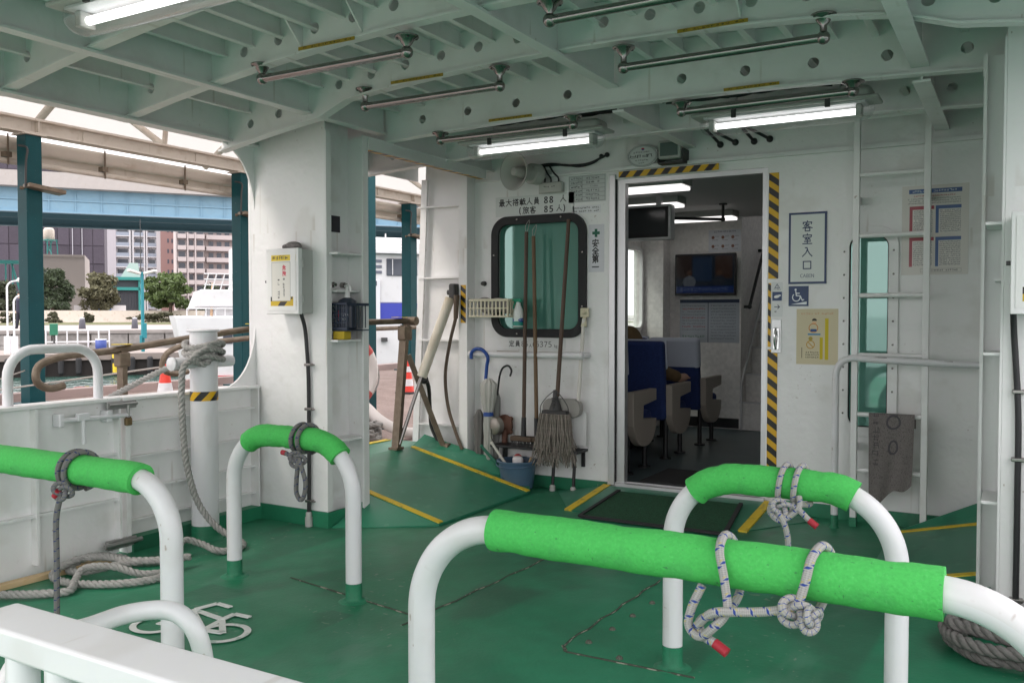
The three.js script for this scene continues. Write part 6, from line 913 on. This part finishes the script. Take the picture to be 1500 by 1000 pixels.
const leafM = (r, g, b) => phy({ color: lin(r, g, b), roughness: 0.9, transmission: 0.25, thickness: 0, side: THREE.DoubleSide }), bark = flat(0.1, 0.075, 0.06, 0.9);
function tree(px, t, py0, py1, wpx, mat, label, trunkTop) {
  const s = fs(px, t), y0 = fy(px, py1, t), y1 = fy(px, py0, t), rx = wpx / 2 / 1296 * t * fk(px) * 1.0, cy = (y0 + y1) / 2, ry = (y1 - y0) / 2, b = fp(s, GY, t), o = thing('tree', label, 'tree', [b.x, GY, b.z], 'trees on the far bank');
  part(o, 'crown', leafCloud(s, cy, t, rx, ry, rx, 3600, 0.2, 34), mat); part(o, 'crown', leafCloud(s, cy, t, rx, ry, rx, 2300, 0.19, 30), mat);
  part(o, 'trunk', turn(cyl(V(s, GY, -t), V(s + 0.1, cy, -t), 0.16, 0.09, 8)), bark);
  for (let k = 0; k < 5; k++) { const a = k * 1.26; part(o, 'limb', turn(cyl(V(s + 0.05, (GY + cy) / 2 + k * 0.1, -t), V(s + Math.cos(a) * rx * 0.6, cy + ry * 0.3, -t + Math.sin(a) * rx * 0.6), 0.07, 0.03, 6)), bark); }
}
tree(76, 80, 398, 462, 58, leafM(0.05, 0.075, 0.035), 'dark round tree right behind the teal post on the far bank'); tree(146, 82, 404, 460, 54, leafM(0.12, 0.115, 0.06), 'brownish sparse tree in front of the teal gatehouse'); tree(249, 76, 403, 452, 74, leafM(0.085, 0.13, 0.035), 'bright green spreading tree in front of the apartment blocks');
tree(318, 84, 420, 470, 62, leafM(0.05, 0.07, 0.035), 'dark tree behind the moored white boat'); tree(6, 84, 418, 470, 40, leafM(0.06, 0.075, 0.04), 'dull tree beside the lamp posts on the far bank');
for (const [px, w, lab] of [[78, 22, 'low shrub by the boundary wall next to the dark tree'], [128, 16, 'small shrub in front of the pale boundary wall'], [232, 84, 'long clipped hedge below the bright green tree'], [12, 30, 'low shrub at the foot of the lamp posts']]) { const t = 72, s = fs(px, t), b = fp(s, GY, t); const o = thing('shrub', lab, 'shrub', [b.x, GY, b.z], 'shrubs along the far wall'); part(o, 'foliage', leafCloud(s, 0.85, t, w / 2 / 1296 * t, 0.4, 0.6, 1800, 0.1, 22), leafM(0.085, 0.085, 0.045)); part(o, 'stem', turn(cyl(V(s, GY, -t), V(s, 0.9, -t), 0.05, 0.03, 6)), bark); }
// ---------- elevated road ----------
{
  const sky = std({ map: paint([0.2, 0.36, 0.48], [0.25, 0.35, 0.4], 0.8, 18), roughness: 0.5 }), conc = std({ map: paint([0.4, 0.375, 0.36], [0.35, 0.32, 0.3], 1.4, 19), roughness: 0.9 }), tl = flat(0.07, 0.17, 0.22, 0.5);
  const o = thing('elevated_road', 'elevated road with pale blue steel girders and concrete parapet', 'bridge', [fp(0, 0, 105).x, GY, fp(0, 0, 105).z]);
  part(o, 'girder', [fb(-90, 110, 11.4, 13.7, 100, 100.15), fb(-90, 110, 11.3, 11.45, 99.7, 100.5)], sky); part(o, 'girder', fb(-90, 110, 11.4, 13.7, 107, 107.2), tl); part(o, 'girder', [fb(-90, 110, 11.2, 13.7, 114, 114.2), fb(-90, 110, 11.1, 11.25, 113.6, 114.6)], tl);
  part(o, 'slab', fb(-90, 110, 13.7, 14.0, 98.6, 116), conc); part(o, 'parapet', fb(-90, 110, 14.0, 15.2, 98.6, 98.9), conc); part(o, 'parapet', fb(-90, 110, 14.0, 15.2, 115.7, 116), conc);
  for (let s = -20; s < 40; s += 2.4) part(o, 'web_stiffener', fb(s, s + 0.1, 11.46, 13.68, 99.86, 99.999), sky);
  part(o, 'stringer', fb(-90, 110, 12.5, 12.62, 99.85, 99.999), sky);
  for (const s of [-30, 36, 80]) part(o, 'pier', fb(s - 1.2, s + 1.2, GY, 13.6, 105, 109), conc);
}
// ---------- buildings ----------
const winM = std({ color: lin(0.05, 0.06, 0.08), roughness: 0.12 });
const house = (name, label, px, t) => { const b = fp(fs(px, t), GY, t); return thing(name, label, 'building', [b.x, GY, b.z]); };
{ // tower wrapped in dark netting
  const t = 180, o = house('netted_tower', 'tall tower wrapped in dark purple scaffold netting', 70, t), s0 = fs(-60, t), s1 = fs(154, t), top = 29;
  part(o, 'wall', fb(s0, s1, GY, top, t + 0.5, t + 18), flat(0.1, 0.09, 0.11, 0.9));
  const net = [0, 1, 2].map((k) => std({ map: tex(128, 2, (u, v) => [0.06, 0.052, 0.068].map((x) => x * (0.75 + k * 0.12 + 0.4 * vn(u * 0.2, v, 60, 290 + k)))), roughness: 0.9 }));
  const nc = 12, w = (s1 - s0) / nc; for (let c = 0; c < nc; c++) for (let y = GY; y < top - 0.5; y += 3.3) part(o, 'net_panel', fb(s0 + c * w + 0.06, s0 + (c + 1) * w - 0.06, y + 0.05, Math.min(top, y + 3.22), t + rr(0.2, 0.34), t + 0.5), net[Math.floor(rnd() * 3)]);
  part(o, 'scaffold_pole', [fs(35, t), fs(107, t), fs(121, t)].map((s) => fb(s, s + 0.12, GY, top, t, t + 0.15)), flat(0.4, 0.4, 0.44, 0.6));
}
{ // white apartment block
  const t = 290, o = house('apartment_block', 'white apartment block with three columns of glass balconies', 195, t), top = 37, x = (p) => fs(p, t), wm = flat(0.52, 0.52, 0.54, 0.7), gl = flat(0.24, 0.28, 0.34, 0.3);
  part(o, 'wall', fb(x(154), x(236), GY, top, t + 1.4, t + 16), wm); part(o, 'stair_wall', fb(x(154), x(171), GY, top, t, t + 1.4), flat(0.38, 0.37, 0.4, 0.7));
  for (const [a, b] of [[190.5, 192.5], [195, 197], [211.5, 213.5], [215, 217], [230, 236]]) part(o, 'pier', fb(x(a), x(b), GY, top, t, t + 1.4), wm);
  for (const [a, b] of [[171, 190.5], [197, 211.5], [217, 230]]) for (let y = 3; y < 34; y += 3.1) { const bl = part(o, 'balcony', fb(x(a), x(b), y - 0.25, y, t, t + 1.4), wm); part(bl, 'glass_rail', fb(x(a) + 0.05, x(b) - 0.05, y, y + 1.05, t + 0.03, t + 0.1), gl); part(bl, 'window', fb(x(a) + 0.4, x(b) - 0.4, y + 0.1, y + 2.3, t + 1.33, t + 1.39), winM); }
}
{
  const t = 286, o = house('brick_tower', 'narrow reddish brown tiled block beside the white apartments', 247, t), x = (p) => fs(p, t); part(o, 'wall', fb(x(236.5), x(257.5), GY, 37, t, t + 15), flat(0.24, 0.145, 0.135, 0.85));
  for (let y = 4; y < 34; y += 3.1) for (const p of [246, 252]) part(o, 'window', fb(x(p), x(p + 2.4), y, y + 1.2, t - 0.06, t - 0.001), winM);
}
{ // beige stepped apartments
  const t = 250, o = house('apartment_block', 'beige apartment block with long banded balconies', 320, t), x = (p) => fs(p, t), bg = flat(0.42, 0.375, 0.37, 0.8), b2 = flat(0.33, 0.28, 0.27, 0.8);
  part(o, 'wall', fb(x(258), x(300), GY, 33, t + 2, t + 14), bg); part(o, 'wall', fb(x(300), x(420), GY, 31, t + 4, t + 18), b2);
  for (let y = 3; y < 31; y += 3.05) {
    for (const [a, b] of [[261, 274], [277, 286], [288, 301]]) { const q = part(o, 'balcony', fb(x(a), x(b), y, y + 1.15, t + 0.6, t + 2), bg); part(q, 'window', fb(x(a) + 0.3, x(b) - 0.3, y + 1.2, y + 2.7, t + 1.93, t + 1.99), winM); }
    const r = part(o, 'balcony', fb(x(304), x(420), y, y + 1.2, t + 2, t + 4), bg); for (let p = 308; p < 400; p += 12) part(r, 'window', fb(x(p), x(p + 7), y + 1.25, y + 2.6, t + 3.93, t + 3.99), winM); }
  for (const p of [258, 275.2, 286.4]) part(o, 'pier', fb(x(p), x(p + 1.8), GY, 33, t + 0.5, t + 2), bg);
}
{
  const t = 120, o = house('pump_house', 'plain beige building with a small tank on a teal frame', 92, t), x = (p) => fs(p, t), tm = flat(0.015, 0.2, 0.18, 0.5), bm = flat(0.36, 0.325, 0.3, 0.85);
  part(o, 'wall', fb(x(52), x(125), GY, 8.1, t, t + 12), bm); part(o, 'parapet', fb(x(52), x(125), 8.1, 8.35, t - 0.1, t + 12), bm);
  for (const [p, py] of [[63, 398], [80, 400]]) part(o, 'window', fb(x(p), x(p + 6), fy(p, py + 10, t), fy(p, py - 3, t), t - 0.08, t - 0.001), winM);
  const c = fp(x(70), 0, t + 3), k = part(o, 'tank', [lathe([[0, 11.8], [0.45, 11.75], [0.62, 11.5], [0.64, 10.3], [0, 10.3]], c.x, 0, c.z, 16)], M.cream); part(k, 'frame', [-0.7, 0.7].flatMap((a) => [-0.7, 0.7].map((b) => cyl(V(c.x + a, 8.1, c.z + b), V(c.x + a * 0.85, 10.3, c.z + b * 0.85), 0.07, 0.07, 6))).concat([cyl(V(c.x - 0.7, 8.2, c.z), V(c.x + 0.7, 10.2, c.z), 0.05, 0.05, 6), cyl(V(c.x + 0.7, 8.2, c.z), V(c.x - 0.7, 10.2, c.z), 0.05, 0.05, 6), box(c.x - 0.7, c.x + 0.7, 10.2, 10.3, c.z - 0.7, c.z + 0.7)]), tm);
  const g = thing('steel_gantry', 'turquoise steel gantry beside the beige pump house', 'gantry', [fp(x(14), 0, 110).x, GY, fp(x(14), 0, 110).z]); const X = (p) => fs(p, 110);
  for (const p of [-12, 8, 18, 30]) part(g, 'leg', fb(X(p), X(p + 2.2), GY, 6.6, 110, 110.3), tm); part(g, 'beam', fb(X(-20), X(34), 6.6, 7.0, 109.8, 110.4), tm); part(g, 'beam', fb(X(-20), X(34), 3.3, 3.6, 109.9, 110.3), tm); part(g, 'brace', turn(bar(V(X(18), 6.6, -110.1), V(X(30), 3.6, -110.1), 0.2, 0.2)), tm);
  const T = 95, Y = (p) => fs(p, T), h = house('gatehouse', 'turquoise framed gatehouse with black shutter and pale roof', 186, T); part(h, 'wall', fb(Y(164), Y(206), GY, 4.5, T + 0.4, T + 6), flat(0.06, 0.07, 0.08, 0.8)); for (const p of [164, 203]) part(h, 'column', fb(Y(p), Y(p + 3), GY, 4.5, T, T + 0.4), tm); part(h, 'lintel', fb(Y(164), Y(206), 3.5, 3.8, T, T + 0.4), tm); part(h, 'lintel', fb(Y(162), Y(208), 4.5, 4.8, T - 0.2, T + 6), tm); for (let p = 169; p < 202; p += 4) part(h, 'shutter_slat', fb(Y(p), Y(p + 3), GY, 3.45, T + 0.32, T + 0.4), flat(0.035, 0.037, 0.045, 0.7)); part(h, 'roof', turn(extrude([[Y(176), 4.8], [Y(206), 4.8], [Y(203), 6.3], [Y(190), 6.3]], 2)).translate(fp(0, 0, T + 4).x, 0, fp(0, 0, T + 4).z), flat(0.35, 0.45, 0.42, 0.7));
}
// ---------- far float, poles and small harbour things ----------
{
  const t = 31, X = (p) => fs(p, t), o = thing('harbour_float', 'low dark harbour float with tyre fenders across the water', 'float', [fp(X(80), 0, t).x, -1, fp(X(80), 0, t).z]);
  part(o, 'hull', fb(X(-80), X(262), -1.4, -0.3, t, t + 4), flat(0.035, 0.03, 0.028, 0.9)); part(o, 'deck', fb(X(-80), X(262), -0.3, -0.1, t - 0.1, t + 4), flat(0.26, 0.22, 0.2, 0.9)); for (let p = -20; p < 260; p += 26) part(o, 'fender', fb(X(p), X(p + 9), -0.75, -0.2, t - 0.3, t - 0.1, 0.08), M.rubber);
  const rail = thing('float_railing', 'white pipe railing on the far float', 'railing', [fp(X(130), -0.1, 32).x, -0.1, fp(X(130), -0.1, 32).z]); for (let p = 62; p <= 158; p += 16) part(rail, 'post', turn(cyl(V(X(p), -0.1, -32), V(X(p), 0.62, -32), 0.025, 0.025, 6)), M.pipe); for (const y of [0.25, 0.62]) part(rail, 'rail', turn(cyl(V(X(62), y, -32), V(X(158), y, -32), 0.025, 0.025, 6)), M.pipe);
  const dr = fp(X(146), -0.1, 31.6), d = thing('oil_drum', 'blue drum standing on the far float', 'drum', [dr.x, -0.1, dr.z]); part(d, 'body', lathe([[0, -0.1], [0.17, -0.1], [0.17, 0.1], [0.178, 0.11], [0.17, 0.12], [0.17, 0.32], [0, 0.33]], dr.x, 0, dr.z, 18), flat(0.03, 0.06, 0.26, 0.5)); part(d, 'lid', lathe([[0.172, 0.32], [0.172, 0.345], [0, 0.345]], dr.x, 0, dr.z, 18), M.pipe);
  const gb = thing('green_box', 'green cabinet on a post on the far float', 'cabinet', [fp(X(76), -0.1, 31.5).x, -0.1, fp(X(76), -0.1, 31.5).z]); part(gb, 'cabinet', fb(X(70), X(82), 0.48, 0.85, 31.4, 31.7, 0.02), flat(0.02, 0.16, 0.09, 0.5)); part(gb, 'post', fb(X(75), X(77.5), -0.1, 0.48, 31.5, 31.6), M.dark);
  const yb = thing('yellow_bollard', 'yellow fender post hanging at the far float edge', 'fender', [fp(X(170), -0.6, 30.8).x, -0.6, fp(X(170), -0.6, 30.8).z]); part(yb, 'post', turn(cyl(V(X(168), -0.7, -30.75), V(X(168), 0.0, -30.75), 0.09, 0.09, 12)), M.yellow); part(yb, 'band', turn(cyl(V(X(168), -0.4, -30.75), V(X(168), -0.25, -30.75), 0.094, 0.094, 12)), M.black);
  for (const [p, label] of [[4, 'white bent lamp post standing on the far float'], [14, 'white bent lamp post with globe lamp on the far float']]) { const b = fp(X(p), -0.1, 32), q = thing('lamp_post', label, 'lamp post', [b.x, -0.1, b.z]); part(q, 'pole', turn(pipe([V(X(p), -0.1, -32), V(X(p), 1.65 + (p < 6 ? 0.5 : 0.05), -32), V(X(p) + 0.35, 1.72 + (p < 6 ? 0.5 : 0.05), -32)], 0.028, 0.18, 40, 8)), M.pipe); part(q, 'globe', turn(sph(X(p) + 0.38, 1.73 + (p < 6 ? 0.5 : 0.05), -32, 0.1, 1.1, 0.8, 1)), flat(0.75, 0.75, 0.73, 0.3)); part(q, 'pedestal', turn(cyl(V(X(p), -0.1, -32), V(X(p), 0.45, -32), 0.11, 0.11, 12)), M.pipe); }
  const tp = thing('dock_pole', 'turquoise dock pole with control box and twin lamps', 'pole', [fp(X(209), -0.1, 32).x, -0.1, fp(X(209), -0.1, 32).z]), tq = flat(0.015, 0.2, 0.24, 0.5); part(tp, 'pole', turn(cyl(V(X(209), -0.1, -32), V(X(209), 2.55, -32), 0.06, 0.05, 10)), tq); part(tp, 'control_box', fb(X(208), X(215), 0.35, 0.85, 31.8, 31.94, 0.015), tq); part(tp, 'control_box', fb(X(204), X(208), 0.1, 0.45, 31.8, 31.94, 0.015), tq); for (const k of [-1, 1]) part(tp, 'lamp_head', turn(bar(V(X(209) + k * 0.08, 2.5, -32), V(X(209) + k * 0.42, 2.6, -31.8), 0.2, 0.08, 0.02)), flat(0.6, 0.58, 0.54, 0.5)); part(tp, 'aerial', turn(cyl(V(X(207), 2.55, -32), V(X(207), 4.3, -32), 0.02, 0.012, 6)), M.dark);
  for (const [p, lab] of [[120, 'dark conical mooring bollard on the quay by the wall'], [197, 'dark conical mooring bollard on the quay by the dock pole']]) { const b = fp(fs(p, 44), GY, 44); const q = thing('quay_bollard', lab, 'bollard', [b.x, GY, b.z], 'bollards on the far quay'); part(q, 'body', lathe([[0, GY + 0.46], [0.09, GY + 0.45], [0.12, GY + 0.38], [0.15, GY], [0, GY]], b.x, 0, b.z, 14), flat(0.09, 0.09, 0.11, 0.7)); part(q, 'cap', lathe([[0.1, GY + 0.45], [0.1, GY + 0.5], [0, GY + 0.52]], b.x, 0, b.z, 14), flat(0.4, 0.4, 0.42, 0.7)); }
  const pb = fp(fs(29, 46), GY, 46), pp = thing('person', 'distant person in dark clothes walking on the far quay', 'person', [pb.x, GY, pb.z]), Q = (x, y, z) => V(pb.x + x, GY + y, pb.z + z);
  part(pp, 'body', flesh([[Q(0, 1.38, 0), Q(0, 1.46, 0), 0.05, 0.05], [Q(0, 1.52, 0), Q(0, 1.6, 0), 0.08, 0.09], [Q(-0.22, 0.85, 0), Q(-0.22, 0.76, 0.04), 0.035, 0.035], [Q(0.22, 0.85, 0), Q(0.22, 0.76, 0.04), 0.035, 0.035]], 0.02), skin); part(pp, 'hair', flesh([[Q(0, 1.62, 0), Q(0, 1.64, 0), 0.095, 0.09]], 0.02), hair);
  part(pp, 'coat', flesh([[Q(0, 0.8, 0), Q(0, 1.25, 0), 0.16, 0.15], [Q(-0.16, 1.32, 0), Q(0.16, 1.32, 0), 0.08, 0.08], [Q(-0.19, 1.3, 0), Q(-0.22, 0.86, 0), 0.065, 0.05], [Q(0.19, 1.3, 0), Q(0.22, 0.86, 0), 0.065, 0.05]], 0.025), flat(0.02, 0.022, 0.04, 0.9)); part(pp, 'trousers', flesh([[Q(-0.08, 0.82, 0), Q(-0.1, 0.08, 0.1), 0.095, 0.06], [Q(0.08, 0.82, 0), Q(0.1, 0.08, -0.12), 0.095, 0.06], [Q(-0.1, 0.04, 0.1), Q(-0.1, 0.04, 0.24), 0.045, 0.04], [Q(0.1, 0.04, -0.12), Q(0.1, 0.04, 0.04), 0.045, 0.04]], 0.025), flat(0.015, 0.016, 0.025, 0.9));
}
// ---------- moored boats ----------
const hullW = std({ map: paint([0.62, 0.62, 0.63], [0.45, 0.42, 0.4], 0.6, 21), roughness: 0.35 });
{
  const t = 25, X = (p) => fs(p, t), o = thing('passenger_boat', 'white passenger boat with upper deck railings moored across the water', 'boat', [fp(X(340), -0.8, t).x, -0.8, fp(X(340), -0.8, t).z]);
  part(o, 'hull', turn(shift(extrude([[X(258), 1.05], [X(270), 0.2], [X(284), -0.9], [X(470), -0.9], [X(470), 1.05]], 4, [], 0.05), 0, 0, -t - 4)), hullW); part(o, 'waterline', turn(shift(extrude([[X(279), -0.5], [X(284), -0.75], [X(470), -0.75], [X(470), -0.5]], 0.03), 0, 0, -t + 0.06)), flat(0.5, 0.03, 0.04, 0.5));
  part(o, 'cabin', turn(shift(extrude([[X(310), 1.05], [X(322), 1.4], [X(470), 1.4], [X(470), 1.05]], 3), 0, 0, -t - 3.6)), hullW); part(o, 'roof_deck', turn(shift(extrude([[X(289), 1.38], [X(298), 1.78], [X(470), 1.78], [X(470), 1.38]], 3.4, [], 0.04), 0, 0, -t - 3.8)), hullW);
  part(o, 'upper_cabin', fb(X(352), X(470), 1.82, 3.1, t + 1.4, t + 3.2, 0.06), hullW); for (let p = 356; p < 390; p += 11) part(o, 'window', fb(X(p), X(p + 8), 2.2, 2.65, t + 1.36, t + 1.4), winM);
  for (let p = 301; p <= 400; p += 12) part(o, 'rail_post', turn(cyl(V(X(p), 1.8, -t - 0.45), V(X(p) + 0.12, 2.25, -t - 0.45), 0.018, 0.018, 6)), hullW); for (const y of [1.95, 2.1, 2.25]) part(o, 'rail', turn(cyl(V(X(301), y, -t - 0.45), V(X(440), y, -t - 0.45), 0.018, 0.018, 6)), hullW);
  for (let p = 274; p <= 400; p += 14) part(o, 'rail_post', turn(cyl(V(X(p), 1.06, -t - 0.1), V(X(p), 1.3, -t - 0.1), 0.018, 0.018, 6)), hullW); part(o, 'rail', turn(cyl(V(X(274), 1.3, -t - 0.1), V(X(440), 1.3, -t - 0.1), 0.02, 0.02, 6)), hullW);
  for (let p = 300; p < 380; p += 26) part(o, 'window', fb(X(p), X(p + 14), 0.35, 0.7, t - 0.075, t - 0.055, 0.01), winM); part(o, 'mast', turn(cyl(V(X(312), 1.1, -t - 0.6), V(X(314), 2.0, -t - 0.6), 0.04, 0.02, 8)), flat(0.6, 0.4, 0.25, 0.5));
}
{
  const t = 26, X = (p) => fs(p, t), o = thing('moored_ferry', 'white ferry with a royal blue band seen through the boarding opening', 'boat', [fp(X(590), -0.8, t).x, -0.8, fp(X(590), -0.8, t).z]), F = (py) => fy(585, py, t);
  part(o, 'hull', fb(X(505), X(720), -1, F(470), t, t + 5, 0.04), hullW); part(o, 'waterline', fb(X(506), X(719), -0.72, -0.42, t - 0.03, t + 0.1), flat(0.5, 0.03, 0.04, 0.5)); part(o, 'blue_band', fb(X(505), X(720), F(470) + 0.002, F(444), t + 0.03, t + 5), flat(0.035, 0.05, 0.36, 0.45));
  part(o, 'superstructure', fb(X(505), X(720), F(444) + 0.002, F(372), t + 0.06, t + 5, 0.04), hullW); part(o, 'upper_deck', fb(X(500), X(724), F(372) + 0.002, F(368), t - 0.15, t + 5), hullW); part(o, 'bridge', fb(X(570), X(700), F(368) + 0.002, F(340), t + 2, t + 5, 0.08), hullW);
  for (const [a, b] of [[567, 592], [595, 612], [616, 640]]) { const w = part(o, 'window', fb(X(a), X(b), F(404), F(379), t + 0.02, t + 0.07, 0.02), winM); part(w, 'mullion', fb(X(a + 8), X(a + 9), F(403), F(380), t + 0.005, t + 0.019), hullW); }
  for (const py of [381, 389, 397]) part(o, 'louvre', fb(X(538), X(560), F(py + 4), F(py), t + 0.03, t + 0.07), flat(0.12, 0.13, 0.17, 0.5));
  const d = part(o, 'door', fb(X(541), X(557), F(470), F(410), t - 0.01, t + 0.05, 0.015), flat(0.62, 0.63, 0.66, 0.5)); part(d, 'door_window', fb(X(546), X(552), F(419), F(412), t - 0.02, t - 0.011), winM);
  for (let p = 530; p <= 640; p += 15) part(o, 'rail_post', turn(cyl(V(X(p), F(368), -t), V(X(p), F(358), -t), 0.02, 0.02, 6)), hullW); for (const py of [358, 363]) part(o, 'rail', turn(cyl(V(X(520), F(py), -t), V(X(660), F(py), -t), 0.02, 0.02, 6)), hullW); part(o, 'mast', turn(cyl(V(X(569), F(368), -t - 0.3), V(X(569), F(342), -t - 0.3), 0.03, 0.02, 6)), hullW); part(o, 'bracket', fb(X(558), X(566), F(500), F(494), t - 0.12, t), M.dark);
}
renderer.render(scene, camera);
